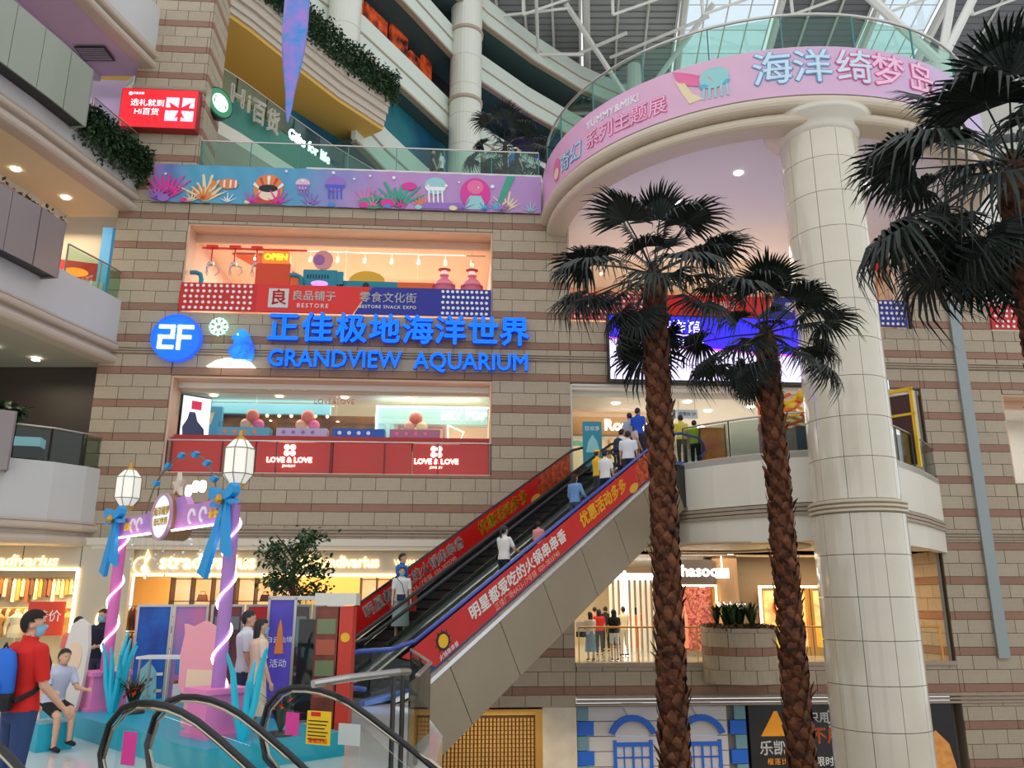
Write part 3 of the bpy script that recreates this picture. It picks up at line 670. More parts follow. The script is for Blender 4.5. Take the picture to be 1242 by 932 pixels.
# ================================================================ UPPER BACK: store gallery, far galleries, roof
C5 = [(-14.5, 27.6), (-12.9, 29.8), (-11.75, 31.6), (-10.5, 34.0), (-8.9, 36.9), (-7.0, 39.6), (-5.0, 43), (-3, 46.5)]
GLV = mat('parapet_pale_green', (202, 210, 198), .5)
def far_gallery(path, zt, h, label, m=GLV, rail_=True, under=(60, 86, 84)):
    mb = MB(); mb.sweep(path, [(0, zt - h), (0, zt), (.3, zt), (.3, zt - h)]); w = mb.obj('balcony_parapet', m, kind='structure', label=label)
    mb = MB(); mb.sweep(path, [(-.08, zt - h - .15), (-.08, zt - h), (.3, zt - h), (.3, zt - h - .15)]); mb.sweep(path, [(-.06, zt - h * .55), (-.06, zt - h * .5), (.1, zt - h * .5), (.1, zt - h * .55)]); mb.obj('balcony_moulding', MOULD, w)
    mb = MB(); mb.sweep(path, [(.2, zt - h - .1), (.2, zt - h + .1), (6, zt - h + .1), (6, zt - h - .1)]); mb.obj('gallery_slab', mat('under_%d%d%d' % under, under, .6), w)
    mb = MB(); mb.sweep(path, [(.6, zt - h), (.6, zt - h - 3.8), (.7, zt - h - 3.8), (.7, zt - h)] if 0 else [(5.0, zt - h - .1), (5.0, zt - h - 5.5), (5.2, zt - h - 5.5), (5.2, zt - h - .1)]); mb.obj('shop_wall', mat('shop_wall_dim', (120, 104, 88), .7), w)
    # seams between parapet panels
    for a, b in zip(path, path[1:]):
        pass
    return w
# fifth floor department store gallery (paths run away from the camera: the atrium is on the right, i.e. negative offsets)
mb = MB(); mb.sweep(C5, [(0, 21.5), (0, 22.9), (.25, 22.9), (.25, 21.5)]); s5 = mb.obj('balcony_parapet', mat('store_green', (52, 120, 104), .5), kind='structure', label='green fascia of the fifth floor department store gallery')
mb = MB(); mb.sweep(C5, [(.1, 21.2), (.1, 21.5), (6, 21.5), (6, 21.2)]); mb.sweep(C5, [(.0, 20.9), (.0, 21.5), (1.2, 21.5), (1.2, 20.9)]); mb.obj('gallery_slab', CREAM, s5)
rail('glass_railing', C5[1:], 22.9, 'glass railing with printed film above the store name', h=1.1, post=1.8, gm=glassmat('film_glass', (200, 228, 214), .05), pm=DSTEEL)
mb = MB(); mb.sweep(C5, [(5.5, 17), (5.5, 21.3), (5.7, 21.3), (5.7, 17)]); mb.obj('wall_back', mat('store_cream', (196, 184, 160), .6), kind='structure', label='cream wall of the store below its green fascia')
mb = MB(); mb.sweep(C5, [(3.4, 22.9), (3.4, 27), (3.6, 27), (3.6, 22.9)]); mb.obj('wall_back', mat('store_ochre', (206, 160, 70), .6), kind='structure', label='ochre wall of the fifth floor store')
mb = MB(); mb.sweep(C5[:6], [(0, 26.6), (0, 27.1), (6, 27.1), (6, 26.6)]); mb.obj('ceiling', mat('store_ochre_ceiling', (212, 168, 80), .6), kind='structure', label='ochre ceiling of the fifth floor store')
C6 = C5[:6]
mb = MB(); mb.sweep(C6, [(-.2, 27.1), (-.2, 27.5), (-.35, 27.5), (-.35, 27.9), (.2, 27.9), (.2, 27.1)]); mb.sweep(C6, [(-.45, 27.9), (-.45, 28.4), (.2, 28.4), (.2, 27.9)]); mb.sweep(C6, [(-.1, 26.8), (-.1, 27.1), (.2, 27.1), (.2, 26.8)])
mb.obj('balcony_moulding', PARC, kind='structure', label='cream moulded edge under the sixth floor hedge')
mb = MB(); ps = []
def along(path, s):
    for a, b in zip(path, path[1:]):
        l = math.dist(a, b)
        if s <= l: return (a[0] + (b[0] - a[0]) * s / l, a[1] + (b[1] - a[1]) * s / l)
        s -= l
    return path[-1]
for i in range(7500):
    q = along(C6, rnd.uniform(1, 15)); ps.append(Vector((q[0] + rnd.uniform(-.1, .85), q[1] - rnd.uniform(0, .45), 28.1 + rnd.uniform(0, 1.9))))
leaves(mb, ps, .22); tag(mb.obj('hedge', LEAFG), 'dense green hedge along the sixth floor edge at top left', 'hedge', kind='stuff')
# individual store letters on the glass
def on_c5(s_, z, size, m, body, ext=.06, off=.0, d=-.12):
    q = along(C5, s_); q2 = along(C5, s_ + .1); a = math.atan2(q2[1] - q[1], q2[0] - q[0])
    return text(body, 0, 0, 0, size, m, None, ext=ext, off=off, mtx=Matrix.Translation((q[0] + math.sin(a) * -d * 1, q[1] + math.cos(a) * d, z)) @ Matrix.Rotation(a, 4, 'Z'))
st = thing('store_sign', 'large pale metal store letters standing on the fifth floor glass', 'sign', (-12, 31.4, 23.2)); SLET = mat('sign_metal', (216, 206, 190), .4)
def pth(pts, z):
    out = []
    for px, py in pts:
        T = R(14.9); r = (px - 621) / 1000; u = (466 - py) / 1000; dy = math.cos(T) - u * math.sin(T); dz = math.sin(T) + u * math.cos(T); k = (z - H) / dz; out.append((r * k, dy * k))
    return out
for ch, px, py in (('H', 283, 122), ('i', 297, 131), ('百', 309, 142), ('货', 326, 153)):
    (X, Y), = pth([(px, py)], 22.75)
    o = text(ch, 0, 0, 0, 1.25, SLET, None, ext=.04, off=.02, fit=.14 if ch == 'i' else .68, mtx=Matrix.Translation((X + .25, Y - .25, 22.75)) @ Matrix.Rotation(R(55), 4, 'Z'))
    mw = o.matrix_basis.copy(); o.parent = st; o.matrix_local = Matrix.Translation((12, -31.4, -23.2)) @ mw
gs = thing('store_sign', 'white lit letters on the green fascia reading Gifts for life', 'sign', (-10, 35, 22.2))
(X, Y), = pth([(371, 180)], 22.0); o = text('Gifts for life', 0, 0, 0, .72, E('sign_soft', (240, 250, 250), 1.0), None, ext=.03, off=.012, mtx=Matrix.Translation((X + .2, Y - .1, 22.0)) @ Matrix.Rotation(R(61), 4, 'Z'), fit=2.7)
mw = o.matrix_basis.copy(); o.parent = gs; o.matrix_local = Matrix.Translation((10, -35, -22.2)) @ mw
# far galleries: plan curves
KF = 1.12
def curve_far(dx, dy=0): return [((x + dx) * KF, (y + dy) * KF) for x, y in [(-10.5, 31.0), (-9.3, 33.0), (-7.5, 35.7), (-5.6, 39.2), (-3.6, 43.0), (-2.0, 45.6), (1.0, 49.0), (4.5, 52.3), (8.5, 55), (14, 57.5)]]
zf = lambda z: H + (z - H) * KF
far_gallery(pth([(434, 118), (452, 137), (470, 158), (494, 181), (518, 203)], 28.6) + [(-1.5, 52.5), (4, 57)], 28.6, 2.6, 'pale far gallery parapet starting behind the end of the hedge')
far_gallery(curve_far(0), zf(30.7), 2.3, 'pale far gallery parapet crossing above the blue sea mural')
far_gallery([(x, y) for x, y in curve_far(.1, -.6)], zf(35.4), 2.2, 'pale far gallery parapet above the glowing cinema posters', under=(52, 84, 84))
far_gallery([(x, y) for x, y in curve_far(.4, -1.4)][3:], zf(38.9), 2.2, 'pale top gallery parapet just under the roof trusses')
# sea mural band below the sixth floor gallery
SEA = mat('sea_mural', (10, 52, 100), .5, c2=(20, 110, 110), noise=(.3, .5), emit=.12)
mb = MB(); mb.sweep(curve_far(0)[1:6], [(1.2, 24.6), (1.2, 31.7), (1.3, 31.7), (1.3, 24.6)]); o = mb.obj('sea_mural', SEA); tag(o, 'long glowing blue sea mural behind the far gallery above the banner', 'mural')
# cinema poster wall above
zc_ = zf(30.7); t = thing('cinema_posters', 'dark curved cinema wall with glowing red and orange posters', 'posters', (-6, 46, zc_))
cf = [(x + 6, y - 46) for x, y in curve_far(0)[1:6]]
mb = MB(); mb.sweep(cf, [(1.7, .1), (1.7, 4.4), (1.9, 4.4), (1.9, .1)]); mb.obj('wall', mat('cinema_black', (22, 16, 18), .5), t)
RM = mat('poster_fire', (200, 76, 30), .5, c2=(30, 12, 12), noise=(1.6, .5), emit=.5)
tot = sum(math.dist(a, b) for a, b in zip(cf, cf[1:]))
for i, (s0, s1, z0, z1) in enumerate(((3.2, 5.0, 1.2, 3.9), (5.2, 7.4, .5, 2.7), (7.8, 9.6, .6, 3.2), (9.9, 11.0, .2, 2.4), (11.3, 12.4, 1.0, 3.0))):
    mb = MB(); mb.sweep([along(cf, s0 + (s1 - s0) * k / 3) for k in range(4)], [(1.3, z0), (1.3, z1), (1.5, z1), (1.5, z0)]); mb.obj('poster', RM, t)
# neon glow shop on the right of the far column
t = thing('neon_shop', 'purple and orange neon shop front behind the small palm', 'shop front', (1.6, 56.5, 31.5))
mb = MB(); mb.box(-3.5, 3.5, 0, .3, -2, 5.2); mb.obj('wall', mat('neon_wall', (30, 20, 60), .5), t)
NP_ = E('neon_purple', (90, 40, 255), 2.2); NO = E('neon_orange', (255, 130, 50), 1.8)
for k in range(3): mb = MB(); ring_poly(mb, -1.2, .3, .8 + k * .5, .92 + k * .5, -.2, 0, 20, 0, math.pi); mb.obj('neon_arch', NP_, t)
for k in range(4): mb = MB(); mb.box(-1.9 + k * .75 - .06, -1.9 + k * .75 + .06, -.2, 0, .8, 3.2); mb.obj('neon_bar', NP_ if k % 2 else NO, t)
for k in range(4): mb = MB(); mb.sphere((-.6 + k * .9, -.6, -.9 + (k % 2) * .8), .28); mb.obj('lamp_globe', NO, t)
# far round columns
FT = mat('far_tile', (206, 206, 192), .3)
def far_column(x, y, r, z0, z1, label):
    t = thing('far_column', label, 'column', (x, y, z0), kind='structure'); mb = MB(); prof = [(r, 0)]; z = 0
    while z < z1 - z0: z += 2.2; prof += [(r, z - .04), (r * .975, z - .03), (r * .975, z), (r, z + .01)]
    mb.lathe(prof, 28); mb.obj('shaft', FT, t, smooth=False)
    for zz in (27.6, 33.9, 39.2):
        if z0 < zz < z1: mb = MB(); mb.lathe([(r, zz - z0 - .25), (r * 1.09, zz - z0 - .2), (r * 1.09, zz - z0), (r, zz - z0 + .05)], 28); mb.obj('column_ring', MOULD, t)
far_column(-3.1, 48.0, 1.06, 17.2, 42.6, 'tall pale round column beyond the fourth floor railing')
far_column(-9.05, 38.0, .88, 27.2, 44, 'pale round column behind the sixth floor hedge')
# roof: ribbed panels, purlins, trusses, skylight glazing
RZ = 47
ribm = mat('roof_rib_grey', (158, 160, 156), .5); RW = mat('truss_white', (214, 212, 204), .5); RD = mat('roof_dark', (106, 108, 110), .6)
def roofpt(px, py, z=RZ): return Vector(pth([(px, py)], z)[0] + (z,))
roof = thing('ceiling', 'ribbed grey atrium roof with skylights', None, (0, 0, 0), kind='structure')
def quad_slab(a, b, c, d, t, m, name, parent):
    mb = MB(); v = [Vector(p) for p in (a, b, c, d)]; mb.add(v + [p + Vector((0, 0, t)) for p in v], [(0, 1, 2, 3), (7, 6, 5, 4), (0, 4, 5, 1), (1, 5, 6, 2), (2, 6, 7, 3), (3, 7, 4, 0)]); return mb.obj(name, m, parent)
# strips running away from the camera, x from -12 to 44
strips = [(-14, -6, 'p'), (-6, 4.6, 'p'), (5.2, 12.2, 'p'), (12.6, 19.5, 'g'), (20, 27, 'p'), (27.3, 32, 'g'), (32.4, 41, 'p'), (41.5, 52, 'p')]
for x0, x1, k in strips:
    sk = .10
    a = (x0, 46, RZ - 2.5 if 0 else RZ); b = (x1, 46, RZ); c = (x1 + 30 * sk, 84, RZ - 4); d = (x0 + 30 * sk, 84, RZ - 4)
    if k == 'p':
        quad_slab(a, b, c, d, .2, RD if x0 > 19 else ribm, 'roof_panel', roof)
        n = int((x1 - x0) / 1.9); mb = MB()
        for i in range(n + 1):
            t_ = i / n; p = Vector(a).lerp(Vector(b), t_); q = Vector(d).lerp(Vector(c), t_); mb.tube([p - Vector((0, 0, .12)), q - Vector((0, 0, .12))], .1, 4)
        mb.obj('roof_rib', RW, roof, kind='stuff')
        mb = MB(); n = 60
        for i in range(n):
            t_ = i / n; p = Vector(a).lerp(Vector(d), t_); q = Vector(b).lerp(Vector(c), t_); mb.tube([p - Vector((0, 0, .03)), q - Vector((0, 0, .03))], .05, 3, False)
        mb.obj('corrugation', RD, roof, kind='stuff')
    else:
        quad_slab(a, b, c, d, .05, glassmat('skylight_glass', (236, 244, 248), .1), 'skylight_glass', roof)
        mb = MB(); n = 4
        for i in range(n + 1):
            p = Vector(a).lerp(Vector(b), i / n); q = Vector(d).lerp(Vector(c), i / n); mb.tube([p, q], .06, 4)
        for i in range(16): t_ = i / 15; mb.tube([Vector(a).lerp(Vector(d), t_), Vector(b).lerp(Vector(c), t_)], .05, 4)
        mb.obj('glazing_bars', RW, roof, kind='stuff')
def beam(p, q, r, name='roof_truss'):
    mb = MB(); mb.tube([p, q], r, 6); return mb.obj(name, RW, roof)
for y, z in ((50, 45), (60, 43.5), (72, 41.8)):
    beam((-14, y, z), (50, y, z), .2); beam((-14, y, z - 2.6), (50, y, z - 2.6), .16) if y > 55 else None
    for i in range(9): x = -12 + i * 6.4; beam((x, y, z - 2.6), (x, y, z + .9), .12); beam((x, y, z - 2.6), (x + 6.4, y, z), .1)
for x in (4.9, 12.4, 19.7, 27.2, 32.2, 41.2): beam((x, 46, 46.4), (x + 3.8, 84, 42.6), .3)
mb = MB(); mb.tube([(9.4, 58, 28), (9.9, 58, 44)], [.9, .55], 12); mb.obj('roof_mast', RW, roof)
for tx, ty, tz in ((4, 52, 45), (15, 52, 45), (4, 66, 43), (16, 66, 43)): beam((9.8, 58, 40), (tx, ty, tz), .22)
# branching white tree column at the upper right
mb = MB(); mb.tube([(26, 44, 22), (26.4, 44, 34)], [.7, .55], 12); mb.obj('roof_mast', RW, roof)
for tx, ty, tz in ((20, 46, 45), (33, 46, 45), (23, 60, 43), (34, 58, 44), (30, 46, 44)): beam((26.4, 44, 34), (tx, ty, tz), .28)
for a_, b_, zz, r_ in (((626, 66), (708, 66), 42, .14), ((650, -10), (653, 74), 42, .12), ((600, 20), (690, 10), 43, .1), ((700, 66), (760, 40), 43, .14), ((740, 70), (860, 20), 43, .12)): beam(roofpt(*a_, zz), roofpt(*b_, zz), r_)
# ochre far wall under the roof
mb = MB(); mb.box(-20, 60, 84, 84.5, 17, 43); mb.obj('wall_back', mat('far_wall', (190, 180, 160), .7), kind='structure', label='far end wall of the atrium under the roof')
mb = MB(); mb.box(-1, 5.4, 61, 61.3, 37, 45.2)
oc = mb.obj('wall_back', WOODF, kind='structure', label='ochre panelled wall under the roof')
for i in range(8): mb = MB(); mb.box(-.95 + i * .79, -.2 + i * .79, 60.9, 61.0, 37.1, 45.1); mb.obj('wall_panel', mat('ochre_panel2', (200, 152, 76), .6, orand=.06), oc)
# right upper storey wall beyond the ring (plain)
mb = MB(); mb.box(16.5, 40, 42, 42.4, 17, 30); mb.obj('wall_right', mat('far_wall2', (180, 176, 166), .7), kind='structure', label='plain upper wall far behind the right palm')
# ================================================================ BANNERS AND SIGNS ON THE FACADE
# long sea banner
bn = wthing('sea_banner', 'long flat sea-world banner below the fourth floor railing', 'banner', -12.8, -.16, 15.57)
mb = MB(); v = []; f = []; n = 140; LN = 13.85
for i in range(n + 1):
    for j in range(9): v.append((LN * i / n, .015 * math.sin(i * .8 + j * .7) - .0, 1.48 * j / 8))
for i in range(n):
    for j in range(8): a = i * 9 + j; f.append((a, a + 9, a + 10, a + 1))
mb.add(v, f); me = mb.mesh('cloth', uvmat('sea_banner_print', [(0, (190, 80, 160)), (.12, (100, 120, 180)), (.17, (78, 160, 190)), (.42, (84, 154, 192)), (.52, (140, 136, 192)), (.62, (184, 138, 192)), (1, (180, 140, 194))], 4), True)
setbu(me, lambda c: (c.x / LN * .92, c.z / LN, 0)); link('cloth', me, bn)
def fp(polys, m, name='print', d=.03):
    mb = MB()
    for p in polys: mb.prism(p, -d - .004, -d)
    mb.obj(name, m, bn)
def coral(cx, cz, h, m, seed, n=7, d=.03, name='coral_print'):
    r = random.Random(seed); ps = []
    for i in range(n):
        a = R(90) + (i / (n - 1) - .5) * 2.2; l = h * r.uniform(.6, 1); w = h * .07; dx, dz = math.cos(a), math.sin(a)
        ps.append([(cx - dz * w, cz + dx * w), (cx + dz * w, cz - dx * w), (cx + dx * l + dz * w * .6, cz + dz * l), (cx + dx * l * 1.06, cz + dz * l * 1.06), (cx + dx * l - dz * w * .6, cz + dz * l)])
    fp(ps, m, name, d)
coral(.55, .15, 1.1, PMG, 1, 9); coral(.2, .1, .6, PV, 2, 6, .036); coral(1.9, .1, 1.15, PY, 3, 8); coral(1.8, .1, .7, PO2, 33, 7, .036)
fp([circ(2.65, .75, .34, 14, .2)], PO2, 'fish_print', .04); fp([[(2.25, .75), (2.05, .95), (2.05, .55)]], PO2, 'fish_tail_print', .04)
for x in (2.5, 2.72, 2.9): fp([[(x - .03, .6), (x + .03, .6), (x + .03, .9), (x - .03, .9)]], PW, 'fish_stripe_print', .046)
# generic striped shell, jellyfish, rocks
fp([circ(4.05, .62, .52, 22, .56)], PO2, 'shell_print', .03)
for k in range(5): fp([[(4.05 + math.cos(R(30 + k * 30)) * .1, .35 + math.sin(R(30 + k * 30)) * .1), (4.05 + math.cos(R(25 + k * 30)) * .6, .5 + math.sin(R(25 + k * 30)) * .62), (4.05 + math.cos(R(36 + k * 30)) * .6, .5 + math.sin(R(36 + k * 30)) * .62)]], (PW, mat('banner_red', (200, 60, 50), .45))[k % 2], 'shell_stripe_print', .036)
fp([circ(4.05, .45, .34, 20, .3)], mat('banner_skin', (240, 214, 190), .45), 'shell_core_print', .042); fp([circ(4.05, .62, .34, 16, .15)], BPRINT, 'shell_shade_print', .044)
fp([[(3.5, .02), (4.6, .02), (4.4, .28), (3.7, .28)]], mat('banner_red', (200, 60, 50), .45), 'sand_print', .04)
def jelly(cx, cz, r, m1, m2):
    fp([circ(cx, cz, r, 18, r * .85)], m1, 'jellyfish_print'); fp([[(cx - r, cz - r * .1), (cx + r, cz - r * .1), (cx + r * .8, cz - r * .45), (cx - r * .8, cz - r * .45)]], m2, 'jellyfish_band_print', .036)
    for k in range(4): x = cx - r * .6 + k * r * .4; fp([[(x - .03, cz - r * .3), (x + .03, cz - r * .3), (x + .06, cz - r * 1.7), (x, cz - r * 1.6)]], m2, 'tentacle_print', .032)
jelly(5.25, .85, .26, mat('banner_rose', (226, 190, 205), .45), PV); jelly(6.4, .9, .36, PV, mat('banner_blue2', (70, 90, 200), .45))
coral(7.6, .12, .7, PT, 5, 7); fp([circ(7.75, .2, .5, 14, .24), circ(8.2, .22, .4, 12, .2)], PGN, 'rock_print', .036); coral(8.65, .1, 1.2, PGN, 6, 8, .034, 'seaweed_print'); fp([circ(9.05, .9, .28, 12, .16)], PMG, 'fish_print', .04); fp([circ(8.3, .2, .25, 12, .18)], PMG, 'rock_print', .042)
jelly(10.0, .95, .4, PM, PW); coral(9.5, .1, .6, PO2, 8, 6); fp([[(9.3, .04), (11.2, .04), (10.9, .3), (9.6, .26)]], PV, 'rock_print', .038)
fp([circ(11.45, .7, .55, 22, .62)], PMG, 'shell_print', .032); fp([circ(11.45, .95, .3, 16, .28)], PT, 'shell_core_print', .038); fp([[(11.0, .06), (11.9, .06), (11.65, .6), (11.25, .6)]], PM, 'shell_foot_print', .04)
coral(12.6, .1, .75, PY, 9, 8); coral(12.35, .08, .45, PMG, 10, 6, .036); fp([circ(12.25, .2, .2, 12, .14)], PC, 'rock_print', .042); fp([[(12.15, .1), (12.35, .1), (12.9, 1.45), (12.6, 1.45)]], PGN, 'seaweed_print', .031)
r3 = random.Random(11); pal = [PMG, PT, PC, PM, PY, PO2, PGN, PV, PW, PB]
for i in range(34):      # small bubbles, pebbles and sprigs printed along the banner
    x = r3.uniform(.3, 13.6); m_ = pal[r3.randrange(10)]
    if i % 3 == 0: fp([circ(x, r3.uniform(.9, 1.4), r3.uniform(.03, .07), 10)], PW, 'bubble_print', .05)
    elif i % 3 == 1: rr_ = r3.uniform(.1, .24); fp([circ(x, rr_ * .6, rr_, 12, rr_ * .7)], m_, 'pebble_print', .05)
    else: coral(x, .04, r3.uniform(.3, .6), m_, i, 5, .052)
# 4F glass railing over the banner
rail('glass_railing', [tuple(P(u, .05))[:2] for u in (-11.3, 1.0)], 17.05, 'long glass railing above the flat sea banner', h=1.1, post=1.75, gm=GLASSG, pm=mat('teal_metal', (70, 130, 130), .4), hr=.03)
# red and blue dotted shop banner on third floor
def dot_banner(name, label, u0, u1, segs, z0=11.55, z1=12.56):
    t = wthing(name, label, 'banner', u0, -.12, z0); h = z1 - z0
    for k, (a0, a1, b0, b1, m) in enumerate(segs):   # bottom a0..a1, top b0..b1
        mb = MB(); mb.prism([(a0, 0), (a1, 0), (b1, h), (b0, h)], -.001 * k, .06); mb.obj('panel', m, t)
    return t, h
DB = mat('deep_blue', (20, 30, 140), .4); DR = mat('dot_red', (200, 26, 30), .4)
def dots(t, x0, x1, h, nx, nz, m, gap=None):
    dm = MB().prism(circ(0, 0, .055, 10), -.012, 0).mesh('dot', m); st = (x1 - x0) / nx
    for i in range(nx):
        for j in range(nz):
            if (i, j) == gap: continue
            o = link('dot', dm, t); o.location = (x0 + st * (i + .5) + (.0 if j % 2 else -.03), -.005, h * (j + .5) / nz)
t, h = dot_banner('shop_banner', 'long red and blue shop banner with white dots under the upper left window', -11.45, -.75, [(0, 2.6, 0, 2.6, DR), (2.6, 5.9, 2.6, 6.5, REDP), (5.95, 10.7, 6.55, 10.7, DB)])
dots(t, .1, 2.5, h, 12, 5, WPRINT, (7, 2)); dots(t, 8.95, 10.65, h, 10, 5, WPRINT)
mb = MB(); mb.prism([(3.0, .16), (3.68, .16), (3.68, .86), (3.0, .86)], -.02, -.002); mb.obj('logo_plate', mat('plate_grey', (206, 204, 200), .4), t)
text('良', 3.34, -.03, .5, .58, REDP, t, off=.012, ext=.004); text('良品铺子', 4.55, -.02, .6, .38, WPRINT, t, ext=.004, off=.004); text('BESTORE', 4.52, -.02, .25, .22, WPRINT, t, ext=.004, sp=1.3)
text('零食文化街', 7.1, -.02, .6, .4, WPRINT, t, ext=.004, off=.002); text('BESTORE SNACK EXPO', 7.1, -.02, .27, .17, WPRINT, t, ext=.004, sp=1.15)
t, h = dot_banner('shop_banner', 'red and blue dotted shop banner behind the two palms', 2.05, 14.4, [(0, 3.0, 0, 3.0, DR), (3.0, 7.0, 3.0, 7.4, REDP), (7.05, 12.35, 7.45, 12.35, DB)])
dots(t, .1, 2.9, h, 13, 5, WPRINT); dots(t, 10.4, 12.3, h, 10, 5, WPRINT); text('良品铺子', 5.3, -.02, .6, .4, WPRINT, t, ext=.004); text('零食文化街', 8.8, -.02, .6, .4, WPRINT, t, ext=.004)
t, h = dot_banner('shop_banner', 'red dotted shop banner at the far right window', 17.6, 21.5, [(0, 3.9, 0, 3.9, DR)]); dots(t, .1, 3.8, h, 17, 5, WPRINT)
# aquarium letters
BLU = E('letter_lit_blue', (0, 104, 250), 1.2); BLS = mat('letter_side_blue', (0, 60, 190), .4, emit=.35)
aq = wthing('aquarium_sign', 'large blue lit Chinese and English lettering of the aquarium', 'sign', -8.3, -.3, 9.45)
us = [-7.82, -6.68, -5.53, -4.4, -3.27, -2.15, -1.02, .06]
for ch, u in zip('正佳极地海洋世界', us): text(ch, u + 8.3, .02, 1.42, 1.1, BLS, aq, ext=.09, off=.03); text(ch, u + 8.3, -.08, 1.42, 1.1, BLU, aq, ext=.012, off=.02)
text('GRANDVIEW  AQUARIUM', 4.43, .02, .36, .84, BLS, aq, ext=.08, off=.016, fit=8.8); text('GRANDVIEW  AQUARIUM', 4.43, -.08, .36, .84, BLU, aq, ext=.012, off=.01, fit=8.76)
pg = wthing('penguin_emblem', 'blue lit penguin emblem on a white ice mound', 'emblem', -9.6, -.3, 9.5)
mb = MB(); mb.prism([(-.65, 0), (.95, 0), (.8, .16), (.45, .27), (0, .3), (-.35, .2)], -.08, .1); mb.obj('ice_mound', SIGN_W, pg)
peng = [(.2, .25), (.05, .45), (.02, .62), (.16, .75), (.2, .92), (.08, .98), (.18, 1.1), (.28, 1.28), (.45, 1.32), (.62, 1.22), (.72, 1.0), (.84, .75), (.86, .5), (.8, .25)]
mb = MB(); mb.prism(peng, -.1, .1); mb.obj('penguin_body', mat('penguin_blue', (10, 60, 200), .4, emit=.9, c2=(20, 150, 240), noise=(2, .5)), pg)
mb = MB(); mb.prism(circ(.3, 1.12, .035, 8), -.115, -.1); mb.obj('penguin_eye', SIGN_W, pg); mb = MB(); mb.prism([(.3, .35), (.52, .5), (.5, .8), (.4, .6)], -.112, -.1); mb.obj('wing', BLU, pg)
sf = wthing('snowflake_emblem', 'pale mint lit snowflake above the penguin', 'emblem', -9.98, -.3, 10.9); mb = MB(); SM = E('mint_lit', (180, 255, 235), 1.6)
for k in range(8):
    a = math.pi * k / 4; d = (math.cos(a), math.sin(a)); mb = MB(); w = .035
    mb.prism([(d[0] * .08 - d[1] * w, d[1] * .08 + d[0] * w), (d[0] * .08 + d[1] * w, d[1] * .08 - d[0] * w), (d[0] * .32 + d[1] * w, d[1] * .32 - d[0] * w), (d[0] * .32 - d[1] * w, d[1] * .32 + d[0] * w)], -.05, 0)
    for sgn in (-1, 1):
        b = a + sgn * .8; e = (d[0] * .2, d[1] * .2); mb.prism([(e[0], e[1]), (e[0] + math.cos(b) * .13 - .015, e[1] + math.sin(b) * .13), (e[0] + math.cos(b) * .13 + .02, e[1] + math.sin(b) * .13 + .02)], -.05, 0)
    mb.obj('arm', SM, sf)
fl = wthing('floor_number_sign', 'round blue lit sign with white 2F', 'sign', -11.36, -.32, 10.5)
mb = MB(); mb.prism(circ(0, 0, .8, 36), 0, .25); mb.obj('disc', mat('disc_blue', (0, 100, 245), .4, emit=.75), fl); mb = MB(); ring_poly(mb, 0, 0, .76, .82, -.02, .25, 36); mb.obj('rim', E('disc_rim', (20, 90, 240), .9), fl)
W2 = E('sign_white2', (255, 255, 255), 1.5)
def strokes(parent, m, segs, w=.12):
    for a, b, c, d in segs:
        mb = MB(); mb.box(min(a, c) - w / 2, max(a, c) + w / 2, -.06, -.01, min(b, d) - w / 2, max(b, d) + w / 2); mb.obj('lettering', m, parent)
strokes(fl, W2, [(-.5, .36, -.1, .36), (-.1, .36, -.1, .02), (-.5, 0, -.1, 0), (-.5, 0, -.5, -.34), (-.5, -.36, -.1, -.36), (.12, .36, .12, -.38), (.12, .36, .52, .36), (.12, 0, .46, 0)])
# LED screen
sc = wthing('led_screen', 'large blue and white lit advertising screen behind the palm trunks', 'screen', 3.38, -.35, 9.32); SW, SH = 6.9, 2.32
mb = MB(); mb.box(-.06, SW + .06, 0, .28, -.06, SH + .06); mb.obj('casing', BLACK, sc)
mb = MB(); mb.prism([(0, 0), (SW, 0), (SW, .95), (3.5, 1.15), (0, 1.5)], -.012, 0); mb.obj('display', E('screen_white', (225, 215, 255), .95), sc)
mb = MB(); mb.prism([(0, 1.5), (3.5, 1.15), (SW, .95), (SW, SH), (0, SH)], -.012, 0); mb.obj('display', mat('screen_blue', (20, 40, 255), .4, emit=1.1, c2=(70, 20, 240), noise=(.6, .4)), sc)
mb = MB(); mb.prism([(0, 1.46), (3.5, 1.1), (SW, .9), (SW, .97), (3.5, 1.17), (0, 1.52)], -.016, -.012); mb.obj('glow_line', E('screen_pink', (255, 90, 255), 1.3), sc)
SWH = E('screen_letter', (255, 250, 255), 1.4); SDK = mat('screen_dark', (40, 20, 110), .4)
text('海洋馆', 2.5, -.02, 1.92, .52, SWH, sc, ext=.003); text('在正佳', 2.6, -.02, 1.42, .52, SWH, sc, ext=.003); text('11.1', 2.2, -.02, .62, .62, SDK, sc, ext=.003, off=.005); text('全面升级', 3.2, -.02, .5, .22, SDK, sc, ext=.003)
text('全新开启', 1.1, -.02, .62, .15, SDK, sc, ext=.003, sp=1.3); text('正佳极地海洋世界', 1.5, -.02, .28, .13, SDK, sc, ext=.003)
mb = MB(); mb.prism([(.3, 2.0), (.5, 2.0), (.45, 2.08), (.4, 2.18), (.35, 2.08)], -.016, -.012); mb.obj('emblem', SWH, sc); text('正佳集团', .72, -.02, 2.08, .12, SWH, sc, ext=.003)
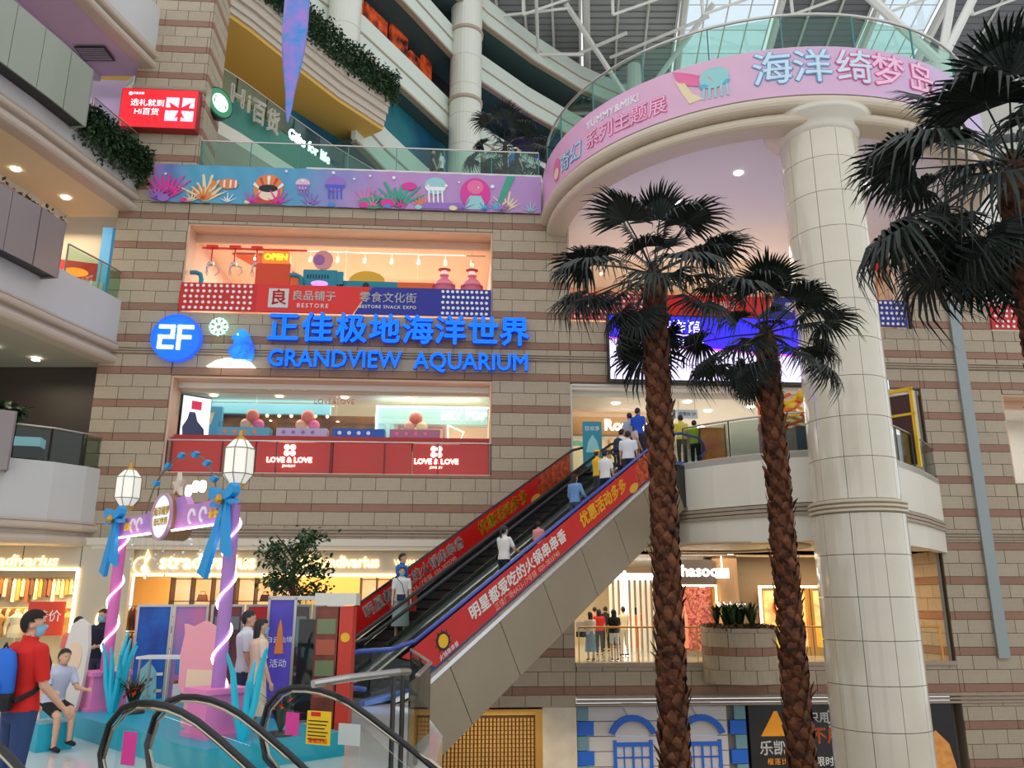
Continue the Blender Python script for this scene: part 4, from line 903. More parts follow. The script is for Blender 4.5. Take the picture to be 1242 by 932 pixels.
# red LED screen on the pillar
rs = wthing('led_screen', 'red lit screen with a white gift box on the upper left pillar', 'screen', -14.15, -.45, 18.3)
mb = MB(); mb.box(0, 2.72, 0, .4, 0, 1.58); mb.obj('casing', mat('screen_frame_red', (150, 30, 30), .4), rs); mb = MB(); mb.box(.03, 2.69, -.01, 0, .03, 1.55); mb.obj('display', E('screen_red', (225, 22, 34), 1.0), rs)
text('选礼就到', .95, -.02, .98, .3, SWH, rs, ext=.003); text('Hi百货', .95, -.02, .62, .3, SWH, rs, ext=.003); mb = MB(); mb.prism(circ(.32, 1.36, .07, 12), -.016, -.01); mb.obj('emblem', SWH, rs); text('正佳百货', .6, -.02, 1.37, .1, SWH, rs, ext=.003)
GB = E('gift_box', (190, 190, 235), 1.1)
for a, b, c, d in ((1.6, .3, 2.05, .72), (2.17, .3, 2.6, .72), (1.6, .84, 2.05, 1.25), (2.17, .84, 2.6, 1.25)): mb = MB(); mb.box(a, c, -.02, -.01, b, d); mb.obj('gift_box', GB, rs)
mb = MB(); mb.prism([(2.1, .8), (1.72, 1.05), (1.78, .85), (1.7, .7)], -.03, -.02); mb.prism([(2.1, .8), (2.48, 1.05), (2.42, .85), (2.5, .7)], -.03, -.02); mb.prism([(2.1, .8), (1.95, .4), (2.1, .5), (2.3, .4)], -.03, -.02); mb.obj('ribbon', E('ribbon_red', (215, 20, 30), 1.), rs)
# round cafe sign on the pillar's side
cs = thing('cafe_sign', 'round green and black cafe sign projecting from the tall pillar', 'sign', tuple(P(-11.1, .9, 20.3)), A + R(55))
mb = MB(); mb.prism(circ(0, 0, .62, 24), 0, .28); mb.obj('casing', mat('cafe_dark', (14, 30, 24), .4), cs); mb = MB(); mb.prism(circ(0, 0, .56, 24), -.02, 0); mb.obj('face', E('cafe_green', (30, 120, 80), .6), cs)
mb = MB(); ring_poly(mb, 0, 0, .3, .36, -.03, -.02, 20); mb.prism([(-.2, -.25), (.2, -.25), (.24, .1), (.12, .25), (0, .32), (-.12, .25), (-.24, .1)], -.03, -.02); mb.obj('emblem', SIGN_W, cs)
# ================================================================ SHOP INTERIORS
def wbox(name, label, cat, boxes, m, u, v, z, parts=None, rz=0, **k):
    t = wthing(name, label, cat, u, v, z, **k)
    if rz: t.rotation_euler = (0, 0, A + rz)
    for nm, mm, bs in boxes if boxes and isinstance(boxes[0][0], str) else [('body', m, boxes)]:
        for b in bs: MB().box(*b).obj(nm, mm, t)
    return t
def track(u0, u1, v, z, n, label, drop=.25, m=STEEL, grp='ceiling track lights'):
    t = wthing('track_light', label, 'track light', (u0 + u1) / 2, v, z, group=None); w = (u1 - u0) / 2
    mb = MB(); mb.box(-w, w, -.02, .02, -.04, 0); mb.obj('rail', m, t)
    for i in range(n):
        x = -w + (i + .5) * 2 * w / n
        if i in (0, n - 1): mb = MB(); mb.tube([(x, 0, 0), (x, 0, (.68 if 14.3 < z < 14.5 else .22))], .01, 4); mb.obj('hanger', m, t)
        mb = MB(); mb.tube([(x, 0, -.04), (x, 0, -drop)], .012, 4); mb.tube([(x, 0, -drop), (x, -.1, -drop - .16)], .06, 8); s = mb.obj('spotlight', WPRINT, t)
        mb = MB(); mb.sphere((x, -.11, -drop - .18), .055, nu=6, nv=4); mb.obj('bulb', LAMP_W, s)
# upper left window: snack shop
wslab('wall_back', mat('snack_wall', (244, 210, 188), .6), [(-13, 2, 8, 8.2, 11.5, 15)], 'peach back wall of the snack shop')
wslab('wall_back', mat('snack_wall2', (226, 190, 180), .6), [(-13, -11.45, .9, 8, 11.5, 15), (-.7, -.6, .9, 8, 11.5, 15)], 'side walls of the snack shop')
wslab('window_1', GLASS, [(-11.4, -8.72, .86, .88, 11.5, 14.45), (-8.7, -6.02, .86, .88, 11.5, 14.45), (-6.0, -3.42, .86, .88, 11.5, 14.45), (-3.4, -.76, .86, .88, 11.5, 14.45)], 'clear glass panes of the upper left shop window')
track(-10, -.9, 1.8, 14.7, 9, 'track of small spotlights along the top of the upper left window')
track(-5.5, -2.0, 5, 14.8, 5, 'second track of spotlights deeper in the upper left shop')
mb = MB(); mb.prism([(-10.6, 2.6), (-9.4, 2.6), (-7.6, 6.5), (-8.8, 6.5)], 14.82, 14.88, ax='z'); wobj('ceiling', mb, mat('red_truss_panel', (206, 90, 50), .5), kind='structure', label='orange ceiling panel in the snack shop')
SV = .45
for i, u in enumerate((-10.68, -9.88, -9.11)):
    t = wthing('claw_grabber', 'silver claw hanging from red rail in the snack shop, %s' % ('leftmost', 'in the middle', 'nearest the lit box')[i], 'claw', u, SV, 13.3)
    mb = MB(); mb.tube([(0, 0, .8), (0, 0, .3)], .03, 6); mb.obj('rod', REDP, t); mb = MB(); mb.lathe([(.05, .3), (.11, .26), (.11, .16), (.06, .12)], 10); mb.obj('hub', STEEL, t)
    for k in range(3):
        a = 2.1 * k + .3; d = Vector((math.cos(a), math.sin(a), 0)); mb = MB(); mb.tube([Vector((0, 0, .2)), d * .24 + Vector((0, 0, .12)), d * .29 + Vector((0, 0, -.05)), d * .14 + Vector((0, 0, -.22))], [.035, .03, .028, .015], 6); mb.obj('claw', mat('claw_silver', (206, 200, 196), .3, metal=.4), t)
t = wthing('claw_rail', 'thin red rail carrying the silver claws', 'rail', -9.75, SV, 14.08); mb = MB(); mb.box(-1.3, 2.4, -.03, .03, 0, .06); mb.obj('bar', REDP, t)
for x in (-.93, -.13, .64): mb = MB(); mb.box(x - .2, x + .2, -.1, .1, .02, .12); mb.obj('bracket', REDP, t)
t = wthing('lit_sign_box', 'orange lit box sign reading OPEN on a red-orange block', 'sign', -8.4, SV, 13.52); mb = MB(); mb.prism([(-.42, .0), (.42, 0), (.48, .08), (.48, .4), (.42, .48), (-.42, .48), (-.48, .4), (-.48, .08)], -.15, .2); mb.obj('box', mat('open_box', (220, 120, 20), .4, emit=.6), t); text('OPEN', 0, -.17, .24, .32, E('open_yellow', (255, 200, 40), 3.0), t, off=.01, ext=.01)
wbox('display_block', 'large red-orange block under the lit OPEN box', 'display block', [(-.6, .6, -.2, .2, 0, 1.2)], mat('block_orange', (215, 66, 22), .5), -8.46, SV, 12.3)
wbox('display_block', 'small bright orange block right of the large block', 'display block', [(-.16, .16, -.1, .15, 0, .72)], ORANGE, -7.68, SV - .1, 12.3)
t = wbox('machine_box', 'teal machine body with round vents beside the orange block', 'display', [(-.7, .5, -.1, .3, 0, 1.05), (.5, .72, -.15, .15, .5, .98)], TEAL, -6.72, SV, 12.3); mb = MB(); mb.prism(circ(-.1, .5, .3, 14, .1), -.2, -.1); mb.obj('lit_disc', E('pink_disc', (230, 140, 230), 1.0), t)
mb = MB()
for i in range(8): mb.box(-.55 + i * .1, -.51 + i * .1, -.12, -.1, .72, .86)
mb.obj('vent_slots', BLACK, t, kind='stuff')
for i, (u, r) in enumerate(((-11.0, .4), (-7.55, .38))):
    mb = MB(); mb.tube([(-.3, 0, .78), (-.1, 0, .78), (.05, 0, .72), (.1, 0, .55), (.1, 0, 0)], .08, 10); o = mb.obj('teal_pipe', TEAL, loc=tuple(P(u, SV - .2, 12.3)), rz=A, label=('bent teal pipe at the left end of the snack window', 'bent teal pipe between orange block and teal machine')[i], cat='pipe')
t = wthing('round_sign', 'pink and violet round sign on a thin stem', 'sign', -6.78, SV + .1, 13.38); mb = MB(); mb.prism(circ(0, .42, .36, 22), -.05, .05); mb.obj('disc', mat('disc_pink', (224, 140, 140), .4), t); mb = MB(); mb.prism(circ(-.14, .42, .2, 18), -.07, -.05); mb.obj('small_disc', mat('disc_violet', (150, 96, 160), .4), t); mb = MB(); mb.tube([(0, 0, -.2), (0, 0, .1)], .02, 5); mb.obj('stem', STEEL, t)
t = wthing('snack_counter', 'teal and orange counter with yellow half wheel in the snack shop', 'counter', -4.6, SV, 12.3)
for nm, m, poly in (('panel', TEAL, [(-1.55, 0), (.6, 0), (.5, .7), (-1.55, .7)]), ('half_wheel', mat('wheel_yellow', (224, 170, 30), .5), [(-.58 + .65 * math.cos(R(a)), .68 + .42 * math.sin(R(a))) for a in range(0, 181, 12)]), ('orange_panel', ORANGE, [(.56, 0), (1.9, 0), (1.9, .7), (.5, .7)])):
    mb = MB(); mb.prism(poly, .02 if nm == 'half_wheel' else 0, .2); mb.obj(nm, m, t)
mb = MB(); mb.prism(circ(-.6, .52, .12, 14), -.03, 0); mb.obj('knob', BPRINT, t)
PK = mat('pink_bottle', (232, 130, 150), .35)
for i, u in enumerate((-2.42, -1.42)):
    t = wthing('giant_bottle', 'giant pink bottle display, %s of the pair' % ('left', 'right')[i], 'bottle', u, SV, 12.3); mb = MB(); mb.lathe([(.4, 0), (.4, .45), (.38, .6), (.28, .78), (.13, .9), (.11, .95), (.17, .97), (.17, 1.02), (.1, 1.05)], 20, sy=.7); mb.obj('body', PK, t, smooth=False)
    mb = MB(); mb.lathe([(.19, 1.18), (.23, 1.2), (.23, 1.23), (.19, 1.25)], 20, sy=.7); mb.obj('halo_ring', mat('ring_red', (190, 50, 40), .4), t); mb = MB(); mb.lathe([(.1, 1.05), (.12, 1.15), (.05, 1.22)], 12, sy=.7); mb.obj('cap', E('cap_glow', (255, 190, 190), .8), t)
    mb = MB()
    for k in range(9): mb.lathe([(.4, .3 + k * .036), (.41, .31 + k * .036), (.4, .316 + k * .036)], 20, sy=.7)
    mb.obj('ribbing', mat('pink_rib', (215, 100, 120), .4), t, kind='stuff')
area('snack_shop_light', tuple(P(-6, 4, 14.7)), 9, 5, 620, (1, .82, .66))
# middle left window: red counters and shops
wslab('wall_back', mat('mall_back', (206, 196, 180), .6), [(-13, 2, 9, 9.2, 6, 9.1)], 'back wall behind the red counters'); wslab('wall_back', CREAM, [(-12.6, -11.5, 1.2, 9, 6, 9.1), (-.65, -.55, .9, 9, 6, 9.1)], 'side walls of the second floor left shops')
wslab('window_2', GLASS, [(-11.4, -8.72, .5, .52, 8.0, 8.95), (-8.7, -6.02, .5, .52, 8.0, 8.95), (-6.0, -3.42, .5, .52, 8.0, 8.95), (-3.4, -.76, .5, .52, 8.0, 8.95)], 'hung glass smoke panes above the red counters')
track(-9, -6.4, 2.6, 8.9, 6, 'left row of spotlights above the red counters'); track(-4.0, -1.4, 2.6, 8.9, 5, 'right row of spotlights above the red counters')
rcx = [-11.35, -8.6, -6.05, -3.4, -.78]
cb = wthing('jewellery_counter', 'long red jewellery counter behind the glass rail with two lit logos', 'counter', -11.3, .35, 6.0)
for i in range(4): mb = MB(); mb.box(rcx[i] + 11.35, rcx[i + 1] + 11.3, 0, .5, .02, 1.12); mb.obj('panel', REDP, cb)
mb = MB(); mb.box(0, 10.55, -.03, .6, 1.12, 1.3); mb.obj('countertop', mat('red_top', (170, 20, 16), .3), cb)
for x in (3.85, 8.75):
    for dx, dz in ((-.1, .0), (.1, 0), (-.1, .2), (.1, .2)): mb = MB(); mb.prism(circ(x + dx, .72 + dz, .095, 12), -.03, 0); mb.obj('clover_emblem', SIGN_W, cb)
    text('LOVE & LOVE', x, -.02, .48, .25, SIGN_W, cb, off=.008, ext=.01); text('JEWELRY', x, -.02, .28, .11, SIGN_W, cb, ext=.008)
rail('glass_railing', [tuple(P(u, -.02))[:2] for u in (-11.35, -.72)], 6.0, 'glass railing in front of the red counters', h=1.05, post=1.75, gm=GLASS, pm=DSTEEL)
t = wbox('light_box', 'white lit fashion poster at the left end of the red counters', 'poster', [('frame', DSTEEL, [(-.03, 1.0, 0, .15, 0, 1.65)])], None, -11.3, .9, 7.2, rz=R(38)); mb = MB(); mb.box(0, .97, -.02, 0, .03, 1.6); mb.obj('picture', E('poster_white', (235, 240, 250), 1.0), t); mb = MB(); mb.box(.3, .65, -.03, -.02, 1.15, 1.45); mb.obj('logo_square', E('logo_pinkred', (200, 20, 70), .8), t)
mb = MB(); mb.prism([(.1, .03), (.85, .03), (.8, .5), (.55, .75), (.45, 1.05), (.25, 1.05), (.2, .8), (.05, .5)], -.03, -.02); mb.obj('figure_print', mat('poster_blueblack', (60, 70, 110), .4), t)
t = wbox('sign_column', 'light blue sign column with a white emblem behind the counters', 'sign', [('body', mat('lb_board', (70, 150, 185), .5, emit=.15), [(-.55, .6, 0, .2, 0, 2.3)])], None, -10.72, 1.5, 6.25); mb = MB(); mb.prism([(-.2, 1.65), (.25, 1.65), (.3, 1.85), (.35, 2.1), (.15, 2.05), (.1, 1.8)], -.02, 0); mb.obj('emblem', PY, t); text('正佳', -.05, -.01, 1.42, .3, PY, t, ext=.005)
wbox('shop_bulkhead', 'light blue band above the dark restaurant front', 'sign', [(-3.4, 1.6, 0, .3, 0, .38)], mat('bulk_blue', (110, 176, 200), .5, emit=.12), -8.1, 2.3, 8.5)
wbox('restaurant_facade', 'dark brown restaurant front behind the red counters', 'shop front', [(-3.1, 2.9, 0, .3, 0, 2.5)], mat('rest_brown', (90, 56, 26), .5, noise=(1.5, .6)), -7.8, 2.5, 6.0)
for i in range(7): downlight(tuple(P(-10.2 + i * .8, 2.3, 7.95 + (i % 3) * .15)), .05, LAMP_W, ORD[i] + ' small warm lamp from the left on the dark restaurant front', 'warm lamps of the restaurant')
for i, (u, w, m) in enumerate(((-9.2, 1.75, mat('case_lightblue', (90, 170, 200), .4)), (-7.23, 1.72, mat('case_lilac', (190, 180, 215), .4)), (-5.28, 1.8, mat('case_blue', (20, 90, 190), .4)), (-3.33, 1.75, mat('case_mauve', (170, 110, 140), .4)))):
    t = wbox('display_case', ('light blue', 'pale lilac', 'strong blue', 'mauve')[i] + ' topped display case behind the red countertop', 'display case', [('base', m, [(-w / 2, w / 2, 0, .5, 0, .7)]), ('lid', GLASS, [(-w / 2, w / 2, 0, .5, .7, .9)])], None, u, 1.0, 7.02)
    mb = MB()
    for k in range(4): mb.prism(circ(-w / 2 + .25 + k * .33, .55, .07, 8), -.01, 0)
    mb.obj('printed_marks', (PO2, PV, PW, PT)[i], t, kind='stuff')
for i, (u, m) in enumerate(((-9.06, PT), (-7.14, PT), (-3.34, PY))):
    t = wthing('balloon_cluster', ('pink balloons with a lit star on the light blue case', 'pink balloons above the lilac case', 'mixed balloons above the mauve case')[i], 'balloons', u, 1.5, 7.68)
    for k, (x, z, r) in enumerate(((0, .55, .24), (-.22, .25, .2), (.22, .22, .22), (.05, .1, .16))): mb = MB(); mb.sphere((x, 0, z), r, r * .6, r); mb.obj('balloon', (mat('bal_rose', (214, 110, 100), .25), mat('bal_pale', (232, 180, 160), .25), m, mat('bal_cream', (240, 200, 150), .3))[k], t, smooth=True)
t = wbox('beauty_shop', 'mint framed beauty shop front at the right of the middle window', 'shop front', [('fascia', mat('mint_fascia', (170, 214, 206), .4, emit=.35), [(-2.0, 1.95, 0, .3, 2.02, 2.62)]), ('jamb', mat('mint_fascia', (170, 214, 206), .4), [(-2.0, -1.4, 0, .3, 0, 2.0)]), ('back_panel', mat('beige_back', (240, 206, 170), .5, emit=.25), [(-1.4, 1.95, .3, .4, 0, 2.0)]), ('mauve_frame', mat('mauve_frame', (190, 140, 150), .5), [(-1.25, -1.15, -.1, 0, .5, 1.95), (.35, .45, -.1, 0, .5, 1.95), (-1.15, .35, -.1, 0, 1.87, 1.95)])], None, -2.72, 1.7, 6.05)
text('LILY POP', 1.1, -.03, 2.33, .42, SIGN_W, t, off=.01)
for bx in ((-2.02, 1.97, -.04, 0, 2.62, 2.67), (-2.05, -2.0, -.04, 0, 0, 2.67)): mb = MB(); mb.box(*bx); mb.obj('light_strip', E('strip_cool', (225, 240, 255), 4), t)
ring = [(.52, 1.95), (1.1, 1.7), (.95, 1.35), (.55, 1.4)]; mb = MB(); mb.tube([(x, -.2, z) for x, z in ring + ring[:1]], .025, 5); mb.obj('neon_frame', E('neon_cream', (255, 245, 200), 3), t)
area('mall_light_middle', tuple(P(-6, 3, 8.9)), 10, 4, 420, (1, .86, .70))
for i in range(5): downlight(tuple(P(-10.5 + i * 2.3, 1.6, 8.98)), .13, LAMP_W, ORD[i] + ' round downlight from the left in the ceiling above the red counters', 'downlights above the red counters')
text('LOVE&LOVE', -6.2, 1.2, 8.72, .26, mat('hang_letters', (170, 90, 50), .5), None, mtx=WM, label='brown hanging letters reading LOVE&LOVE above the counters', cat='sign')
bpy.context.view_layer.update()
o = bpy.data.objects[-1] if False else None
# third floor right opening
wslab('wall_back', mat('warm_hall', (240, 196, 160), .6), [(2, 22, 7, 7.2, 11.5, 15.6)], 'warm back wall of the third floor right shops'); track(3, 9, 1.6, 14.4, 6, 'spotlights in the third floor opening behind the palms'); area('third_floor_right_light', tuple(P(8, 3.5, 15.0)), 11, 4, 420, (1, .86, .74))
track(12.2, 14.2, 1.4, 14.4, 2, 'spotlights right of the column on the third floor')
t = wbox('lattice_screen', 'orange lattice screen with red beam right of the column', 'screen panel', [('red_beam', REDP, [(-1.5, 1.2, -.1, .1, 2.2, 2.7)]), ('frame', mat('lattice_orange', (230, 120, 60), .5), [(0, .08, 0, .08, 0, 2.6), (.92, 1.0, 0, .08, 0, 2.6), (.08, .92, 0, .08, 0, .08), (.08, .92, 0, .08, 2.52, 2.6)])], None, 13.2, 1.5, 12.0, rz=R(-35))
for i in range(4): mb = MB(); mb.box(.14 + i * .19, .18 + i * .19, .02, .06, .08, 2.52); mb.obj('slat', ORANGE, t)
for i in range(11): mb = MB(); mb.box(.08, .92, .03, .05, .25 + i * .21, .28 + i * .21); mb.obj('slat', ORANGE, t)
area('third_floor_far_right_light', tuple(P(19.5, 3, 14.5)), 3, 3, 120, (1, .78, .6)); area('second_floor_far_right_light', tuple(P(19.5, 2, 8.8)), 3, 2, 60, (1, .95, .9))
wslab('wall_back', CREAM, [(17, 22, 4, 4.2, 5.9, 9.2)], 'pale back wall of the far right second floor window')
# second floor right: shops behind the landing
wslab('wall_back', mat('hall_white', (226, 222, 214), .5), [(2, 22, 12, 12.2, 6, 9.1)], 'far wall of the second floor hall')
t = wbox('storefront', 'brown fronted shop with white lit letters behind the queue', 'shop front', [('fascia', mat('ro_brown', (150, 110, 60), .5), [(-1.8, 2.4, 0, .4, 2.15, 2.85)]), ('display_wall', mat('ro_wall', (226, 200, 160), .5, emit=.3), [(-1.8, 2.4, .3, .4, 0, 2.0)]), ('jamb', GOLD, [(.3, .36, -.02, .3, 0, 2.0), (1.5, 1.56, -.02, .3, 0, 2.0)])], None, 3.7, 3.5, 6.0)
text('Romon', 1.0, -.03, 2.5, .6, SIGN_W, t, off=.015)
mb = MB(); ring_poly(mb, -1.0, 1.1, .55, .75, -.3, -.25, 20); mb.obj('mint_ring', mat('mint_ring', (120, 190, 160), .5), t)
t = wbox('standing_poster', 'teal standing poster board behind the escalator top', 'poster', [('board', mat('tealposter', (40, 140, 160), .5), [(-.32, .32, 0, .06, 0, 1.75)])], None, 2.65, -.6, 6.0); text('狂欢季', 0, -.01, 1.5, .17, PW, t, ext=.004); mb = MB(); mb.prism([(-.22, .7), (.25, .7), (.15, 1.1), (0, 1.3), (-.15, 1.05)], -.012, 0); mb.obj('print', PM, t)
for i, (u, txt_) in enumerate(((5.5, 'JC 电梯 6'), (6.3, '收银台 2F'))):
    t = wthing('hanging_sign', ('grey hanging direction sign left', 'pale hanging direction sign right')[i] + ' behind the palm trunk', 'sign', u, .7, 8.2); mb = MB(); mb.box(-.38, .38, 0, .06, 0, .32); mb.obj('board', (mat('sg', (110, 116, 120), .4), mat('sg2', (200, 208, 212), .4))[i], t); text(txt_, 0, -.01, .16, .15, (PW, mat('sgd', (40, 60, 80), .5))[i], t, ext=.003)
    for x in (-.3, .3): mb = MB(); mb.tube([(x, .04, .32), (x, .04, .92)], .01, 4); mb.obj('hanger', STEEL, t)
t = wthing('hanging_poster', 'orange poster stand at the escalator landing', 'poster', 6.4, -1.7, 6.02); mb = MB(); mb.box(-.4, .4, 0, .05, .1, 1.35); mb.obj('board', mat('orposter', (190, 70, 30), .5, c2=(220, 150, 60), noise=(2, .4)), t)
for x in (-.42, .42): mb = MB(); mb.tube([(x, 0, 0), (x, .02, 1.45)], .02, 5); mb.tube([(x, 0, 1.4), (x, .5, 0)], .02, 5); mb.obj('leg', DSTEEL, t)
t = wthing('standing_poster', 'plain crimson poster board standing behind the balcony glass', 'poster', 7.77, -3.2, 6.02); mb = MB(); mb.box(-.4, .4, 0, .05, .05, 1.15); mb.obj('board', mat('crimson', (150, 20, 50), .5), t)
wbox('dark_kiosk', 'dark blue kiosk body behind the balcony glass left of the column', 'kiosk', [(-.9, .9, 0, 1.0, 0, 1.25)], mat('kiosk_blue', (24, 44, 60), .4), 9.7, -2.6, 6.02)
t = wthing('amusement_frame', 'yellow and orange tangled play ride frame left of the column', 'ride', 9.1, -1.0, 6.3)
YM = mat('ride_yellow', (236, 190, 30), .4); 
for i in range(7):
    a = i * .9; mb = MB(); mb.tube([(math.cos(a + k * .8) * (.9 - .08 * k), math.sin(a + k * .8) * .5, 1.2 + k * .22) for k in range(6)], .06, 6); mb.obj('tube', (YM, ORANGE)[i % 2], t)
for x in (-.8, .8): mb = MB(); mb.tube([(x, 0, 0), (x, 0, 2.7)], .07, 6); mb.obj('post', ORANGE, t)
for i in range(3): mb = MB(); mb.sphere((-.4 + i * .5, -.3, 2.3 - (i % 2) * .4), .24); mb.obj('ball', YM, t, smooth=True)
t = wthing('play_gate', 'yellow framed gate with blue band and lit sign right of the column', 'gate', 11.95, -1.5, 6.02); t.rotation_euler = (0, 0, R(-48))
for x in (-1.2, -.4, .5, 1.3): mb = MB(); mb.box(x - .05, x + .05, 0, .1, 0, 2.6); mb.obj('post', YM, t)
mb = MB(); mb.box(-1.25, 1.35, 0, .1, 2.5, 2.62); mb.box(-1.25, 1.35, 0, .1, 1.7, 1.78); mb.obj('beam', YM, t); mb = MB(); mb.box(-1.25, .5, -.02, .1, 1.2, 1.5); mb.obj('blue_band', mat('band_blue', (40, 60, 160), .4), t); mb = MB(); mb.box(-1.3, .6, -.1, .12, 2.7, 3.0); mb.obj('lit_sign', E('lit_sign_cool', (170, 190, 255), 1.8), t)
mb = MB(); mb.box(.55, 1.25, .02, .08, .1, 2.4); mb.obj('door', mat('gate_dark', (70, 40, 30), .5), t)
for i, (u, v) in enumerate(((4.0, 2.0), (6.6, 1.6), (7.8, 3.0), (9.2, 2.2), (5.6, 6), (8.4, 6), (11, 3))): downlight(tuple(P(u, v, 9.03)), .14, LAMP_C, ORD[i] + ' round downlight in the second floor landing ceiling, counted from the left front', 'downlights of the second floor landing')
area('landing_light', tuple(P(7, 4.5, 8.9)), 9, 6, 420, (1, .93, .82))
# ground floor right gallery shops
wslab('wall_back', mat('shop_brown', (120, 104, 84), .6), [(7.6, 22, 3.9, 4.1, 0, 3.6)], 'brown shop wall of the ground floor gallery'); wslab('wall_back', mat('deep_cream', (236, 214, 176), .6), [(-1, 10, 13, 13.2, 0, 3.6)], 'cream far end of the ground floor passage')
t = wbox('cosmetics_shop', 'cosmetics shop with pink droplet display under the white Whasoo letters', 'shop front', [('fascia', mat('fascia_dark', (70, 60, 58), .4), [(-1.3, .72, 0, .3, 2.5, 3.4)]), ('display', mat('droplets', (230, 130, 110), .4, emit=.35, c2=(90, 30, 30), noise=(14, .5)), [(-1.2, .6, .1, .3, .2, 2.4)]), ('jamb', GOLD, [(-1.3, -1.2, -.1, .3, 0, 2.3), (.6, .7, -.1, .3, 0, 2.4)])], None, 6.9, 3.0, 0)
text('Whasoo', -.1, -.04, 2.98, .58, SIGN_W, t, off=.015); mb = MB(); mb.box(-1.3, .72, -.06, 0, 2.44, 2.5); mb.box(.74, .79, -.06, 0, 0, 2.5); mb.obj('light_strip', E('strip_warm', (255, 225, 170), 6), t)
mb = MB(); mb.lathe([(.14, 0), (.14, 1.1), (.08, 1.2), (.08, 1.5)], 12); mb.obj('bottle_print', mat('salmon', (240, 150, 120), .3, emit=.3), t, loc=(-.5, -.1, .3))
t = wthing('round_pillar', 'brown round pillar with small white lit lettering', 'column', 8.15, 3.3, 0); mb = MB(); mb.lathe([(.45, 0), (.45, 3.55)], 24); mb.obj('shaft', mat('pillar_brown', (150, 120, 90), .5), t, smooth=False); text('Sulwhasoo', 0.0, -.5, 1.8, .26, SIGN_W, t)
t = wbox('projecting_sign', 'small white projecting sign by the cosmetics shop', 'sign', [('box', SIGN_W, [(-.22, .22, -.1, .1, 0, .34), (-.02, .02, -.02, .02, .34, .78)])], None, 7.75, 2.4, 2.72)
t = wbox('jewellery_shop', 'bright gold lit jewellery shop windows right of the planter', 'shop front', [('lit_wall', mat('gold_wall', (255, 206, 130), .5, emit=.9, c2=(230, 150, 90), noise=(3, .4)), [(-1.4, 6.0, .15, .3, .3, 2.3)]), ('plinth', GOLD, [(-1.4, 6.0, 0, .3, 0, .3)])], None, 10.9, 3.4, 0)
for x in (-1.4, .35, .5, 2.6, 2.8, 4.2, 5.9): mb = MB(); mb.box(x - .05, x + .05, -.05, .2, 0, 2.4); mb.obj('mullion', GOLD, t)
mb = MB(); mb.box(-1.45, 6.0, -.08, 0, 2.4, 2.48); mb.box(-1.5, -1.42, -.08, 0, .3, 2.48); mb.obj('light_strip', E('strip_warm', (255, 225, 170), 6), t)
mb = MB(); ring_poly(mb, 1.3, 1.3, .28, .36, -.02, .05, 18); ring_poly(mb, -.6, 1.7, .3, .4, -.02, .05, 18); mb.obj('gold_ring', ORANGE, t)
mb = MB(); mb.box(1.9, 2.4, 0, .1, .9, 1.9); mb.obj('blue_poster', mat('bp2', (70, 80, 170), .5), t)
for k in range(4): mb = MB(); mb.box(-1.2 + k * 1.8, -.3 + k * 1.8, -.4, 0, .3, 1.0); mb.obj('showcase', mat('case_gold', (230, 200, 60), .3, emit=.3), t)
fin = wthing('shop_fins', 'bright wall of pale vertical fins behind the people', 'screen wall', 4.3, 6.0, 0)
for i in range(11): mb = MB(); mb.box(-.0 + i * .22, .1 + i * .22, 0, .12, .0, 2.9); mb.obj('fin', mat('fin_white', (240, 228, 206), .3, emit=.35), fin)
mb = MB(); mb.box(.55, .65, -.2, -.1, 0, 3.1); mb.box(-.5, 2.6, -.15, -.02, 2.75, 3.0); mb.obj('light_strip', E('strip_cool2', (235, 240, 255), 3.5), fin)
area('ground_gallery_light', tuple(P(7.5, 2.0, 3.45)), 11, 3, 330, (1, .80, .52)); area('passage_light', tuple(P(2.8, 8, 3.4)), 3, 7, 170, (1, .86, .62))
for i in range(7): downlight(tuple(P(2.8 + i * 1.7, .8 + (i % 2), 3.53)), .1, LAMP_W, ORD[i] + ' small downlight from the left under the second floor balcony', 'downlights under the second floor balcony')
mb = MB(); 
